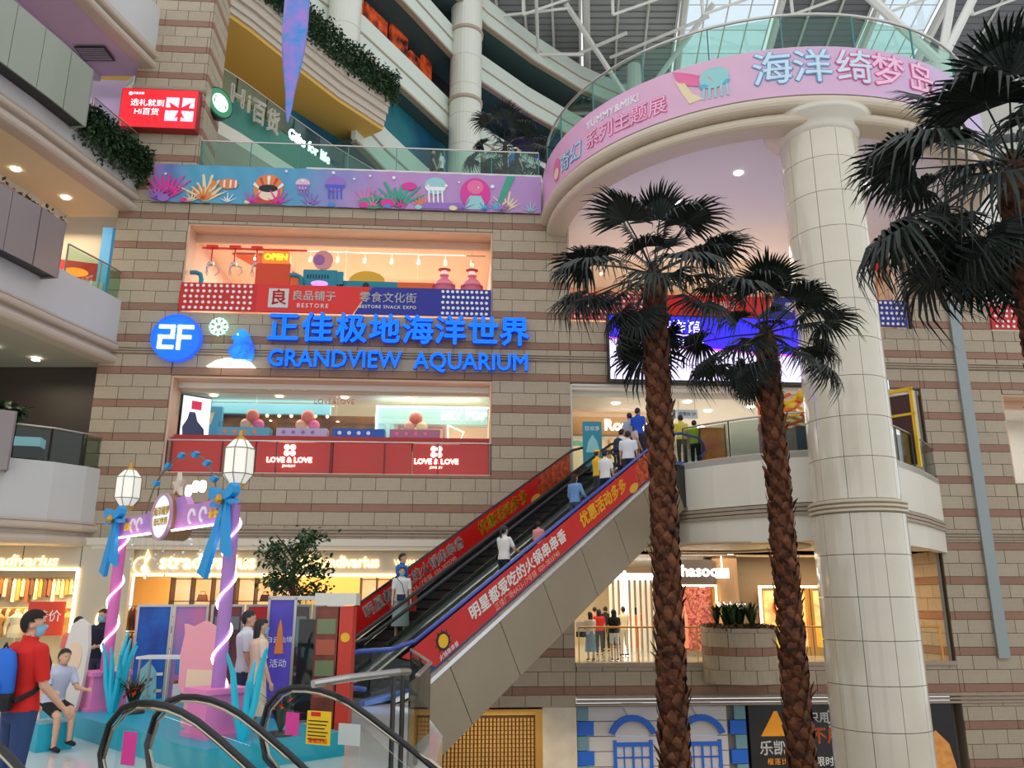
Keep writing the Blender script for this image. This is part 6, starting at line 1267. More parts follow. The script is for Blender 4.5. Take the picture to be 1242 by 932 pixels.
mb = MB(); mb.tube([(.1, -.09, 2.86), (AW * .4, -.09, 2.86)], .016, 6); mb.tube([(AW * .56, -.09, 2.86), (AW - .1, -.09, 2.86)], .016, 6); mb.obj('neon_strip', NEON, ar)
for k, x in enumerate((.55, .8, AW - 1.1, AW - .75)):
    mb = MB(); ring_poly(mb, x, 3.03, .07, .11, -.07, -.05, 14, 0, 4.6); mb.obj('scroll', PW, ar)
for k, x in enumerate((.3, .42, AW - .35, AW - .5)): mb = MB(); mb.prism([(x + (.07 if i % 2 == 0 else .03) * math.sin(i * .628), 3.02 + (.07 if i % 2 == 0 else .03) * math.cos(i * .628)) for i in range(10)], -.08, -.05); mb.obj('star', YPRINT, ar)
sg_ = link('round_sign', None, ar); sg_.location = (AW * .47, -.1, 3.08)
mb = MB(); mb.prism(circ(0, 0, .34, 28, .34), 0, .34); mb.obj('drum', mat('drum_gold', (150, 110, 60), .4), sg_); mb = MB(); mb.prism(circ(0, 0, .32, 28), -.02, 0); mb.obj('face', E('face_cool', (225, 232, 245), .55), sg_); mb = MB(); ring_poly(mb, 0, 0, .31, .35, -.04, .0, 28); mb.obj('rim', mat('rim_mauve', (190, 150, 170), .4), sg_)
text('海洋绮梦', 0, -.03, .07, .14, mat('gold_letters', (220, 180, 70), .5), sg_, ext=.003, off=.004); text('奇幻世界', 0, -.03, -.08, .12, mat('gold_letters', (220, 180, 70), .5), sg_, ext=.003, off=.003)
hoop = link('hoop', None, ar); hoop.location = (AW * .52, .05, 3.05)
mb = MB(); mb.tube([(1.2 * math.cos(R(a)), 0, .95 * math.sin(R(a))) for a in range(4, 177, 8)], .014, 5); mb.obj('ring', LFR, hoop)
for a in (30, 50, 72, 95, 118, 140): mb = MB(); c = (1.2 * math.cos(R(a)), .95 * math.sin(R(a))); mb.prism([(c[0] - .1, c[1]), (c[0], c[1] + .05), (c[0] + .1, c[1] + .01), (c[0], c[1] - .05)], -.03, .03); mb.obj('blue_bow', CYB, hoop)
mb = MB(); mb.prism([((.2 if i % 2 == 0 else .08) * math.sin(i * .628) - .1, .5 + (.2 if i % 2 == 0 else .08) * math.cos(i * .628)) for i in range(10)], -.03, .03); mb.obj('star', mat('star_cream', (216, 200, 180), .4), hoop)
for i, (x, z) in enumerate(((-.85, .1), (-.65, .17), (-.45, .22), (.3, .38), (.52, .42), (.74, .4))): mb = MB(); mb.prism(circ(x, z, .085, 14), -.04, .0); mb.obj('white_disc', SIGN_W, hoop)
for k in range(24):
    x = .5 + (AW - 1.0) * (k % 12) / 11 + rnd.uniform(-.05, .05); z = 2.86 - rnd.uniform(.12, .62); yy = rnd.uniform(-.1, .1); mb = MB(); mb.sphere((x, yy, z), .02, nu=6, nv=4); bd = mb.obj('hanging_bead', WPRINT, ar); mb = MB(); mb.tube([(x, yy, z), (x, 0, 2.86)], .0012, 3); mb.obj('thread', LFR, bd)
# platform
mb = MB(); M_ = Matrix.Translation(AL) @ Matrix.Rotation(aang, 4, 'Z'); pf = mb.box(-1.0, AW + .9, -.55, 1.3, 0, .28).obj('stage_platform', TURQ, mtx=M_); tag(pf, 'low turquoise platform under the event arch', 'platform')
def board(name, label, x, y, z, poly, m, rz, th=.06, cat='cut-out board'):
    t = thing(name, label, cat, (x, y, z), rz); mb = MB(); mb.prism(poly, 0, th); mb.obj('board', m, t); return t
b = board('cutout_board', 'rounded pink cut-out board on the turquoise platform', -4.12, 11.5, .28, [(-.26, 0), (.26, 0), (.22, .35), (.36, .5), (.38, .9), (.33, 1.18), (.36, 1.3), (.2, 1.26), (0, 1.34), (-.2, 1.26), (-.36, 1.3), (-.33, 1.18), (-.38, .9), (-.36, .5), (-.22, .35)], mat('board_pink', (240, 160, 170), .5), aang + R(20)); mb = MB(); mb.prism(circ(0, .2, .17, 14, .3), -.01, 0); mb.prism([(-.22, .45), (.22, .45), (.22, .72), (-.22, .72)], -.01, 0); mb.obj('cream_panel', mat('board_cream', (240, 205, 175), .5), b)
b = board('cutout_board', 'tall pale cut-out board behind the boy at the platform end', -6.66, 13.2, .28, [(-.15, 0), (.13, 0), (.2, .4), (.23, .9), (.18, 1.25), (.03, 1.34), (-.13, 1.25), (-.2, .9), (-.21, .4)], mat('board_pale', (226, 214, 204), .5), aang + R(30)); mb = MB(); mb.prism(circ(0, .78, .13, 14, .22), -.01, 0); mb.obj('cream_panel', mat('board_cream', (240, 205, 175), .5), b)
CYC = mat('coral_cyan', (40, 190, 215), .35)
for i, (x, y, s, lab) in enumerate(((-5.95, 13.1, 1.0, 'cyan branching coral sculpture beside the left plinth'), (-3.2, 10.55, 1.0, 'cyan branching coral sculpture right of the right plinth'))):
    t = thing('coral_sculpture', lab, 'sculpture', (x, y, .28)); r2 = random.Random(i + 3)
    for k in range(8):
        a = r2.uniform(0, 6.28); l = r2.uniform(.55, 1.15) * s; sp = r2.uniform(.1, .32); mb = MB(); mb.tube([(0, 0, 0), (math.cos(a) * sp * .5, math.sin(a) * sp * .3, l * .4), (math.cos(a) * sp * .7, math.sin(a) * sp * .5, l * .75), (math.cos(a) * sp, math.sin(a) * sp, l)], [.06, .045, .035, .015], 7); mb.obj('branch', CYC, t)
for i, (x, y, lab) in enumerate(((-5.6, 13.0, 'potted spiky fern with red flowers beside the left coral'), (-2.85, 10.9, 'potted spiky fern with red flowers beside the right coral'), (-7.0, 12.4, 'dry brown pot plant beside the seated boy'))):
    t = thing('potted_fern', lab, 'plant', (x, y, .0)); mb = MB(); mb.lathe([(.13, 0), (.17, .3), (.16, .32)], 14); mb.obj('pot', (mat('pot_dark', (60, 50, 44), .6), mat('pot_dark', (60, 50, 44), .6), mat('pot_lilac', (190, 160, 190), .5))[i], t)
    mb = MB(); blade_plant(mb, (0, 0, .3), 46, .5, .014, .9); mb.obj('fronds', (LEAFG, LEAFG, mat('dry_leaf', (96, 84, 44), .6))[i], t, kind='stuff')
    if i < 2: mb = MB(); leaves(mb, [Vector((rnd.uniform(-.1, .1), rnd.uniform(-.1, .1), rnd.uniform(.55, .68))) for k in range(24)], .09); mb.obj('red_flowers', mat('flower_red', (220, 50, 30), .5), t, kind='stuff')
# poster boards behind the arch
def poster(label, x, y, w, h, m, rz=0, parts=(), z=.12, fr=STEEL):
    t = thing('poster_board', label, 'poster board', (x, y, 0), rz); mb = MB()
    for sx in (0, w): mb.box(sx - .02, sx + .02, -.02, .04, 0, h + .04)
    mb.box(.02, w - .02, -.02, .04, h, h + .04); mb.box(.02, w - .02, -.02, .04, z - .04, z); mb.obj('frame', fr, t); mb = MB(); mb.box(.02, w - .02, 0, .02, z, h); mb.obj('poster', m, t)
    for nm, pm, poly in parts: mb = MB(); mb.prism(poly, -.01, -.001); mb.obj(nm, pm, t)
    for s in (.2, .8): mb = MB(); mb.tube([(w * s, .03, z), (w * s, .35, 0)], .015, 5); mb.obj('leg', DSTEEL, t)
    return t
pb = mat('pb1', (30, 110, 200), .4, c2=(20, 60, 150), noise=(2, .5)); p2_ = mat('pb2', (120, 130, 200), .4, c2=(220, 120, 160), noise=(1.5, .5))
PR0 = R(22)
posx = [(-7.85, 17.0, .62, pb, 'bright blue poster board leftmost behind the arch', [('white_print', PM, [(.1, .3), (.5, .25), (.45, .8), (.3, 1.0), (.12, .8)])]),
        (-7.22, 17.25, .62, p2_, 'lilac and pink poster board second behind the arch', [('white_print', PW, [(.1, .3), (.52, .3), (.52, .62), (.1, .62)]), ('blue_print', PB, [(.12, .75), (.5, .7), (.5, 1.0), (.12, 1.05)])]),
        (-6.55, 17.5, .6, mat('pb3', (150, 70, 66), .4, c2=(60, 40, 50), noise=(2, .5)), 'dull red poster board with grey heading behind the arch', [('heading', mat('gh', (120, 120, 124), .5), [(.06, 1.55), (.54, 1.55), (.54, 1.8), (.06, 1.8)])]),
        (-5.9, 17.7, .6, mat('pb4', (190, 30, 30), .4), 'bright red poster board with dark round food print', [('food_print', mat('fp', (70, 80, 60), .5, c2=(160, 60, 50), noise=(6, .5)), circ(.3, 1.45, .22, 14))]),
        (-5.25, 17.9, .6, mat('pb5', (120, 50, 50), .4, c2=(50, 30, 40), noise=(2, .5)), 'dark maroon poster board with pale sheet near the pink column', [('pale_sheet', mat('ps', (150, 165, 175), .5), [(.08, 1.2), (.52, 1.2), (.52, 1.8), (.08, 1.8)])]),
        (-4.6, 18.1, .6, mat('pb6', (150, 40, 70), .4), 'wine red poster board behind the right neon column', [])]
for x, y, w, m, lab, pr in posx: poster(lab, (x + .42) * .87, y * .87, w * .87, 1.79, m, PR0, [(a_, b_, [(u_ * .87, v_ * .9) for u_, v_ in c_]) for a_, b_, c_ in pr] + [('print', (PW, PC, PY, PO2, PT)[k % 5], [(a0, z0), (a0 + .12, z0), (a0 + .12, z0 + .05), (a0, z0 + .05)]) for k, (a0, z0) in enumerate([(.06 + .16 * (q % 3) % .4, .2 + q * .09 + .01 * round(x * 7 % 5)) for q in range(6)])])
t = thing('steel_table', 'white topped steel table behind the pink cut-out board', 'table', (-5.6, 14.2, 0)); mb = MB(); mb.box(-.45, .45, -.25, .25, .98, 1.02); mb.obj('tabletop', WPRINT, t)
for x in (-.4, .4):
    for y in (-.2, .2): mb = MB(); mb.tube([(x, y, 0), (x, y, .98)], .02, 6); mb.obj('leg', STEEL, t)
# glass booths right of the couple
t = thing('display_booth', 'tall glass cased booth with purple poster beside the masked couple', 'booth', (-3.78, 13.3, 0), R(8))
mb = MB(); mb.box(0, .38, 0, .04, .1, 1.9); mb.obj('poster', mat('purple_poster', (70, 60, 170), .3, c2=(110, 90, 210), noise=(1, .5)), t); text('白云仙境', .19, -.01, 1.3, .1, PW, t, ext=.002); text('活动', .19, -.01, .95, .13, PW, t, ext=.002)
mb = MB(); mb.prism([(.12, 1.1), (.26, 1.1), (.22, 1.5), (.19, 1.62), (.16, 1.5)], -.012, 0); mb.obj('food_print', PO2, t)
mb = MB(); mb.tube([(.3, -.03, 1.88), (.26, -.03, 1.6), (.34, -.03, 1.35), (.2, -.03, 1.1), (.16, -.03, .95)], .014, 5); mb.tube([(.3, -.03, .7), (.15, -.03, .5), (.1, -.03, .3)], .014, 5); mb.obj('neon_reflection', NEON, t) if False else None
mb = MB(); mb.box(.42, .84, .0, .02, .1, 1.9); mb.obj('glass_pane', GLASSD, t)
mb = MB(); mb.box(.44, .82, .3, .6, .1, 1.6); mb.obj('machine', mat('machine_dark', (70, 60, 80), .4, c2=(140, 80, 60), noise=(4, .5)), t)
mb = MB()
for x in (0, .4, .86): mb.box(x - .02, x + .02, -.02, .03, 0, 1.94)
mb.box(-.02, .88, -.02, .7, 1.9, 1.96); mb.obj('frame', STEEL, t)
t = thing('display_booth', 'red and brown vending booth with white top left of the escalators', 'booth', (-2.98, 13.0, 0), R(4))
mb = MB(); mb.box(0, .34, 0, .5, 0, 1.8); mb.obj('left_body', mat('vend_brown', (150, 70, 44), .4, c2=(80, 40, 34), noise=(3, .4)), t); mb = MB(); mb.box(.36, .56, 0, .5, 0, 1.8); mb.obj('right_body', mat('vend_red', (210, 60, 40), .4), t); mb = MB(); mb.box(-.02, .6, -.03, .55, 1.82, 2.0); mb.obj('top', WHITE, t)
mb = MB(); mb.prism(circ(.46, 1.35, .07, 12), -.01, 0); mb.obj('donut_print', YPRINT, t)
for k in range(4): mb = MB(); mb.box(.03, .31, -.01, 0, .5 + k * .3, .72 + k * .3); mb.obj('shelf_window', mat('vw%d' % (k % 2), ((180, 90, 60), (120, 130, 90))[k % 2], .3), t)
# hanging fish windsock
t = thing('hanging_streamer', 'long blue and pink swirled streamer hanging at top left', 'streamer', (-6.15, 20, 14.6))
ms = mat('streamer_swirl', (24, 140, 215), .45, c2=(170, 120, 205), noise=(2.6, .5)); mb = MB(); mb.lathe([(.02, 0), (.09, .4), (.13, .9), (.24, 1.6), (.33, 2.3), (.37, 3.0), (.37, 4.6), (.34, 5.6)], 9, sy=.35, a0=.3); mb.obj('body', ms, t)
mb = MB(); mb.tube([(0, 0, 5.6), (0, 0, 12)], .01, 4); mb.obj('cord', STEEL, t)
# ================================================================ PALMS
def frond_mesh(seed, R0=.78, pet=.75, n=38, fan=235, droop=.35):
    """fan leaf: petiole along +y then a fan of pleated segments; z up"""
    r = random.Random(seed); mb = MB(); mb.tube([(0, 0, 0), (0, pet * .5, .06), (0, pet, .05)], [.022, .015, .012], 5)
    for i in range(n):
        a = R(90 + (i / (n - 1) - .5) * fan + r.uniform(-1.5, 1.5)); l = R0 * r.uniform(.86, 1.08) * (1 - .25 * abs(i / (n - 1) - .5)); d = Vector((math.cos(a), math.sin(a), 0)); q = Vector((-d.y, d.x, 0)); c = Vector((0, pet, .05)); dr = droop * r.uniform(.6, 1.5)
        w = R0 * .034
        p1 = c + d * l * .5 + Vector((0, 0, -.02 + .05 * l)); p2 = c + d * l * .8 + Vector((0, 0, -dr * .3 * l)); p3 = c + d * l * (1.0 - dr * .15) + Vector((0, 0, -dr * l * (.75 + r.uniform(0, .5))))
        up = Vector((0, 0, w * .8))
        mb.add([c, p1 - q * w, p1 + up * .9 * (1 if i % 2 else .3), p1 + q * w, p2 - q * w * .6, p2 + up * .3, p2 + q * w * .6, p3], [(0, 1, 2), (0, 2, 3), (1, 4, 5, 2), (2, 5, 6, 3), (4, 7, 5), (5, 7, 6)])
    return mb
def palm(label, x, y, z0, zc, r0, r1, spec, sc=1., seed=1, lean=(0, 0), pt=(.85, .18), bump_scale=1, nst=420):
    r = random.Random(seed); t = thing('palm_tree', label, 'palm tree', (x, y, z0)); hgt = zc - z0; lx, ly = lean
    mb = MB(); n = 26; mb.tube([(lx * (k / n) ** 2 + .02 * math.sin(k * 1.3), ly * (k / n) ** 2, hgt * k / n) for k in range(n + 1)], [r0 + (r1 - r0) * k / n + .012 * math.sin(k * 2.1) for k in range(n + 1)], 14); mb.obj('trunk', BARK, t)
    mb = MB(); ns = int(nst * hgt / 12)
    for k in range(ns):      # stubs of old leaf bases wrapped round the trunk
        f = (k + .5) / ns; a = k * 2.399; rr = r0 + (r1 - r0) * f; z = hgt * f; c = Vector((lx * f * f, ly * f * f, z)); d = Vector((math.cos(a), math.sin(a), 0)); q = Vector((-d.y, d.x, 0)); h = .17 * r.uniform(.8, 1.3); o = r.uniform(.03, .07) if k % 5 else r.uniform(.1, .17)
        mb.add([c + d * rr * .9 - q * rr * .55 - Vector((0, 0, h)), c + d * rr * .9 + q * rr * .55 - Vector((0, 0, h)), c + d * (rr + .05) + q * rr * .4, c + d * (rr + .05) - q * rr * .4, c + d * (rr + o) + q * .02 + Vector((0, 0, h * .55)), c + d * (rr + o) - q * .02 + Vector((0, 0, h * .55))], [(0, 1, 2, 3), (3, 2, 4, 5), (1, 0, 3), (2, 1, 4)])
    mb.obj('leaf_stubs', mat('palm_stub', (126, 74, 42), .85, c2=(48, 26, 16), noise=(5, .5)), t, kind='stuff')
    top = Vector((lx, ly, hgt)); mb = MB(); mb.lathe([(r1 * 1.0, -.5), (r1 * 1.15, -.1), (r1 * .9, .15), (r1 * .2, .4)], 12, c=(lx, ly)); mb.obj('crown_shaft', mat('crown_fibre', (60, 44, 30), .9), t, loc=(0, 0, hgt))
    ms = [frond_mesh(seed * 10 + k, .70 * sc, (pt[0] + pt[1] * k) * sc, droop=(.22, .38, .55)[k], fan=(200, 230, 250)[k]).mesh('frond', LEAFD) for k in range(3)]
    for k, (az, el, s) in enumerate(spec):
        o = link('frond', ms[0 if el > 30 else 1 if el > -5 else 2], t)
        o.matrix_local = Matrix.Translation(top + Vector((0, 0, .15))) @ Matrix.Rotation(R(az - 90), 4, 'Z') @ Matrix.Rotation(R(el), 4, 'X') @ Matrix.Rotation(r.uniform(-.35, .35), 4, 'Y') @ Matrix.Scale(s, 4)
    return t
def spec(seed, n, top=None):
    r = random.Random(seed); out = []
    for k in range(n):
        f = k / (n - 1)
        if k % 5 == 4: out.append(((k * 137.5 + 40) % 360, -52 - r.uniform(0, 14), r.uniform(.72, .85))); continue
        out.append(((k * 137.5 + r.uniform(-12, 12)) % 360, 66 - 108 * f ** .8 + r.uniform(-8, 8), r.uniform(.92, 1.12) if k % 3 else r.uniform(.62, .8)))
    return out
palm('middle palm tree with the widest crown before the escalator top', 2.55, 14, -6, 7.5, .23, .17, spec(1, 34), 1.22, 1, lean=(.03, 0))
palm('slimmer palm tree just left of the white column', 4.86, 15, -6, 6.7, .23, .165, spec(5, 28), 1.02, 2, lean=(-.0, 0))
palm('largest palm crown, cut by the right edge of the photo', 7.45, 11, -6, 8.0, .28, .22, spec(9, 46), 1.5, 3)
palm('small palm on the fourth floor in front of the far column', -.3, 31.5, 17.2, 20.6, .12, .1, spec(12, 20), 1.25, 4, nst=220)
# small indoor tree
t = thing('indoor_tree', 'small broadleaf tree between the two lit shop names', 'tree', (-4.12, 16.0, 0))
mb = MB(); mb.lathe([(.28, 0), (.34, .5), (.32, .55)], 16); mb.obj('pot', mat('pot_dark', (60, 50, 44), .6), t)
mb = MB(); mb.tube([(0, 0, .5), (.02, 0, 1.4), (-.02, 0, 2.2), (0, 0, 2.9)], [.07, .06, .05, .02], 8)
for k in range(9): a = k * 2.4; mb.tube([(0, 0, 1.9 + k * .1), (.3 * math.cos(a), .3 * math.sin(a), 2.2 + k * .1), (.55 * math.cos(a), .55 * math.sin(a), 2.3 + k * .11)], [.03, .02, .008], 5)
mb.obj('trunk', mat('tree_bark', (90, 56, 36), .9), t)
mb = MB(); ps = []
for k in range(11):
    a = k * 2.4; c = Vector((.42 * math.cos(a), .42 * math.sin(a), 2.05 + (k % 6) * .2)); ps += [c + Vector((rnd.gauss(0, .15), rnd.gauss(0, .15), rnd.gauss(0, .08))) for i in range(150)]
leaves(mb, ps, .11); mb.obj('foliage', LEAFT, t, kind='stuff')
# ================================================================ PEOPLE
SK = mat('skin', (214, 164, 134), .55); HAIRK = mat('hair_black', (16, 12, 12), .45); MASKB = mat('mask_blue', (130, 190, 220), .6)
def cm(c): return mat('cloth_%d_%d_%d' % tuple(c), c, .85)
def capsule(mb, p0, p1, r0, r1, n=10, fx=1., fy=1.):
    """tapered closed capsule with round ends"""
    p0, p1 = Vector(p0), Vector(p1); d = (p1 - p0); L = max(d.length, 1e-4); q = d.to_track_quat('Z', 'Y').to_matrix().to_4x4()
    M = Matrix.Translation(p0) @ q @ Matrix.Diagonal((fx, fy, 1, 1)); prof = [(r0 * math.sin(R(a)), -r0 * math.cos(R(a))) for a in (12, 40, 65, 90)] + [(r1 * math.sin(R(a)), L - r1 * math.cos(R(a))) for a in (90, 115, 140, 168)]
    mb.lathe(prof, n, M=M)
def person(label, loc, rz, h=1.68, pose='stand', top=(240, 240, 235), bottom=(40, 44, 60), skirt=None, dress=None, hair='short', mask=True, male=False, arms=None, legs=None, shoes=(30, 30, 34), vox=.02, cap=None, head_turn=0., extras=None, hairc=None, lean=0., slim=1., group=None, sleeve=.62, shorts=False):
    s = h / 1.70
    V = lambda x, y, z: Vector((x, y, z))
    hip = .90
    # joints, facing +y
    LA, RA = arms or ((8, 8, 12), (8, 8, 12)); LL, RL = legs or ((2, 4), (-2, 4))
    drop = 0
    def arm(side, fl, ab, el):
        sh = V(side * (.19 if male else .17), 0, 1.39); a, b = R(fl), R(ab)
        d = V(side * math.sin(b), math.sin(a) * math.cos(b), -math.cos(a) * math.cos(b)); e = sh + d * .285
        a2 = R(fl + el); d2 = V(side * math.sin(b) * .4, math.sin(a2), -math.cos(a2)).normalized(); w = e + d2 * .25
        return sh, e, w, d2
    def leg(side, fl, kn):
        hp = V(side * .088, 0, hip); a = R(fl); d = V(side * .02, math.sin(a), -math.cos(a)).normalized(); k = hp + d * .42; a2 = R(fl - kn); d2 = V(0, math.sin(a2), -math.cos(a2)); an = k + d2 * .40
        return hp, k, an
    prims = []
    mb = MB(); lab = []
    def cap_(tag_, p0, p1, r0, r1, **k): capsule(mb, p0, p1, r0, r1, **k); lab.append((tag_, Vector(p0), Vector(p1), (r0 + r1) / 2))
    w = (1.08 if male else .98) * slim; sw = .185 * w
    TL = Matrix.Translation((0, 0, hip)) @ Matrix.Rotation(-R(lean), 4, 'X') @ Matrix.Translation((0, 0, -hip))
    # torso as a loft
    prof = [(.02, .80), (.10, .81), (.155 * w, .86), (.168 * w, .93), (.150 * w, 1.03), (.142 * w, 1.10), (.160 * w, 1.20), (.182 * w, 1.30), (sw, 1.38), (.13, 1.43), (.06, 1.46), (.05, 1.53)]
    mb.lathe(prof, 18, sy=.62, M=TL); lab.append(('torso', TL @ V(0, 0, .93), TL @ V(0, 0, 1.36), .14))
    cap_('neck', TL @ V(0, .0, 1.42), TL @ V(0, .01, 1.52), .052, .05)
    hc = TL @ V(0, .02, 1.60); HM = Matrix.Translation(hc) @ Matrix.Rotation(head_turn, 4, 'Z')
    mb.sphere((0, -.005, .02), .076, .093, .098, 16, 12, M=HM); mb.sphere((0, .018, -.035), .058, .068, .075, 12, 9, M=HM); lab.append(('head', HM @ V(0, 0, -.03), HM @ V(0, 0, .03), .085))
    capsule(mb, HM @ V(0, .08, .0), HM @ V(0, .092, -.02), .009, .012)
    for sx in (-1, 1): mb.sphere((sx * .078, -.005, -.01), .012, .02, .028, 8, 6, M=HM)
    hands = []
    for side, (fl, ab, el) in ((-1, LA), (1, RA)):
        sh, e, wr, d2 = arm(side, fl, ab, el); sh, e, wr = TL @ sh, TL @ e, TL @ wr; d2 = (TL.to_3x3() @ d2)
        cap_('upper_arm', sh, e, .048 * w, .038); cap_('forearm', e, wr, .038, .026)
        pal = wr + d2 * .055; capsule(mb, wr, pal + d2 * .02, .024, .03, fx=1, fy=.7); lab.append(('hand', wr, pal, .03))
        q = d2.cross(V(0, 1, 0) if abs(d2.y) < .8 else V(0, 0, 1)).normalized(); inn = d2.cross(q).normalized()
        for k, (o_, ln) in enumerate(((-.027, .062), (-.009, .072), (.009, .068), (.026, .054))):
            b0 = pal + d2 * .03 + inn * o_; m_ = b0 + d2 * ln * .55; t_ = m_ + d2 * ln * .4 + q * (-side) * ln * .3; fr = .0085 if vox < .012 else .010
            capsule(mb, b0 - d2 * .02, m_, fr, fr, n=6); capsule(mb, m_, t_, fr, fr * .85, n=6)
        capsule(mb, wr + d2 * .03 - inn * .02, wr + d2 * .075 - inn * .05, .011, .009, n=6); hands.append(pal)
    feet = []
    for side, (fl, kn) in ((-1, LL), (1, RL)):
        hp, k, an = leg(side, fl, kn); cap_('thigh', hp, k, .082 * w, .055); cap_('shin', k, an, .054, .035); capsule(mb, k + (an - k) * .15 + V(0, -.012, 0), k + (an - k) * .5 + V(0, -.015, 0), .045, .04)
        a3 = R(fl - kn) if pose != 'stand' else 0; f0 = an + V(0, -.03, -.035); f1 = an + V(0, .14, -.055); cap_('foot', f0, f1, .038, .032, fy=.8); feet.append(min(f0.z, f1.z) - .034)
    base = min(feet)
    me = mb.mesh('body', SK); o = bpy.data.objects.new('tmp', me); COL.objects.link(o); md = o.modifiers.new('r', 'REMESH'); md.mode = 'VOXEL'; md.voxel_size = vox / s; md.use_smooth_shade = True
    ms = o.modifiers.new('s', 'SMOOTH'); ms.factor = .5; ms.iterations = 2 if vox > .012 else 3
    dg = bpy.context.evaluated_depsgraph_get(); bm_ = bpy.data.meshes.new_from_object(o.evaluated_get(dg)); bpy.data.objects.remove(o); bpy.data.meshes.remove(me)
    import numpy as np
    n = len(bm_.vertices); co = np.empty(n * 3, 'f'); bm_.vertices.foreach_get('co', co); co = co.reshape(-1, 3); no = np.empty(n * 3, 'f'); bm_.vertices.foreach_get('normal', no); no = no.reshape(-1, 3)
    best = np.full(n, 9.); idx = np.zeros(n, int); par = np.zeros(n)
    for k, (tg, a, b, r_) in enumerate(lab):
        a_ = np.array(a); ab_ = np.array(b) - a_; t_ = np.clip(((co - a_) @ ab_) / max(ab_ @ ab_, 1e-9), 0, 1); d_ = np.linalg.norm(co - a_ - t_[:, None] * ab_, axis=1) - r_
        if tg == 'torso': d_ -= .02
        m_ = d_ < best; best[m_] = d_[m_]; idx[m_] = k; par[m_] = t_[m_]
    tags = np.array([l[0] for l in lab])[idx]
    zt = co[:, 2] if not lean else (np.array((TL.inverted().to_3x3())) @ (co - np.array((0, 0, hip))).T).T[:, 2] + hip
    t = thing('person', label, 'person', loc, rz, group); bm_.name = 'body'; bm_.materials.clear(); bm_.materials.append(SK)
    SC = Matrix.Scale(s, 4); off = Matrix.Translation((0, 0, -base))
    bm_.transform(SC @ off); link('body', bm_, t)
    polys = [tuple(p.vertices) for p in bm_.polygons]
    def shell(name, mask_, offs, m, smooth=True):
        sel = [p for p in polys if all(mask_[i] for i in p)]
        if not sel: return None
        used = sorted({i for p in sel for i in p}); mp = {v: k for k, v in enumerate(used)}
        P0 = (co[used] + no[used] * offs); me2 = bpy.data.meshes.new(name)
        inner = co[used] + no[used] * (offs - .012)
        me2.from_pydata([tuple(x) for x in P0], [], [tuple(mp[i] for i in p) for p in sel]); me2.materials.append(m); me2.transform(SC @ off); me2.shade_smooth()
        return link(name, me2, t)
    sl_ = sleeve
    armsel = (tags == 'upper_arm') & (par < sl_ / .8 if sl_ < .8 else par < 2) | ((tags == 'forearm') & (par < (sl_ - .8) / .2 if sl_ > .8 else False))
    topm = cm(top); botm = cm(bottom)
    shirt = ((tags == 'torso') & (zt > .90)) | armsel
    if pose == 'sit': shirt = ((tags == 'torso') & (zt > .92)) | armsel
    shell('shirt' if not dress else 'dress_top', shirt, .016, cm(dress) if dress else topm)
    if not (skirt or dress):
        lim = .75 if not shorts else 9
        pants = ((tags == 'torso') & (zt <= .96)) | (tags == 'thigh') & ((par < .85) if shorts else (par < 2)) | (((tags == 'shin') & (par < .93)) if not shorts else False)
        shell('shorts' if shorts else 'trousers', pants, .012, botm)
    else:
        zl = .42 if dress else skirt[3] if len(skirt) > 3 else .45; c_ = cm(dress if dress else skirt[:3]); mb = MB(); pr = []; nn = 22
        v = []; f = []
        for k in range(7):
            z = 1.02 + (zl - 1.02) * k / 6; r_ = .155 * w + .075 * (k / 6) ** .8
            for i in range(nn): a = 2 * math.pi * i / nn; q_ = r_ * (1 + .05 * (k / 6) * math.sin(a * 6)); v.append((q_ * math.cos(a), q_ * .72 * math.sin(a), z))
        for k in range(6):
            for i in range(nn): j = (i + 1) % nn; f.append((k * nn + i, k * nn + j, (k + 1) * nn + j, (k + 1) * nn + i))
        mb.add(v, f); me2 = mb.mesh('skirt', c_, True); me2.transform(SC @ off); link('skirt', me2, t)
    shell('shoes', tags == 'foot', .008, cm(shoes))
    hl = (np.array(HM.inverted().to_3x3()) @ (co - np.array(hc)).T).T
    hd = tags == 'head'
    hairm = hd & ((hl[:, 2] > .045) & (hl[:, 1] < .06) | (hl[:, 2] > .065) | ((hl[:, 1] < .015) & (hl[:, 2] > -.03) & (abs(hl[:, 0]) < .079)) | ((hl[:, 1] < -.03) & (hl[:, 2] > -.065)))
    hm = cm(hairc) if hairc else HAIRK
    shell('hair', hairm, .016, hm)
    if hair == 'long':
        mb = MB(); mb.lathe([(.03, -.36), (.075, -.30), (.09, -.15), (.095, 0), (.08, .07), (.03, .1)], 12, sy=.5, M=HM @ Matrix.Translation((0, -.065, 0))); m2 = mb.mesh('long_hair', hm, True); m2.transform(SC @ off); link('long_hair', m2, t)
    if hair == 'tail':
        mb = MB(); mb.tube([HM @ V(0, -.09, .05), HM @ V(0, -.14, .03), HM @ V(0, -.15, -.08), HM @ V(0, -.12, -.22)], [.022, .034, .03, .01], 8); m2 = mb.mesh('ponytail', hm, True); m2.transform(SC @ off); link('ponytail', m2, t)
    if mask: shell('face_mask', hd & (hl[:, 1] > .025) & (hl[:, 2] < .0) & (hl[:, 2] > -.1), .012, MASKB)
    for sx in (-1, 1):
        mb = MB(); mb.sphere((sx * .03, .083, .016), .010, .006, .006, 8, 5, M=HM); m2 = mb.mesh('eye', HAIRK); m2.transform(SC @ off); link('eye', m2, t)
    if cap:
        shell('cap', hd & (hl[:, 2] > .035), .022, cm(cap)); mb = MB(); mb.prism([(-.07, .06), (.07, .06), (.05, .16), (-.05, .16)], .045, .053, ax='z', M=HM); m2 = mb.mesh('cap_peak', cm(cap)); m2.transform(SC @ off); link('cap_peak', m2, t)
    t['_h'] = 0; del t['_h']
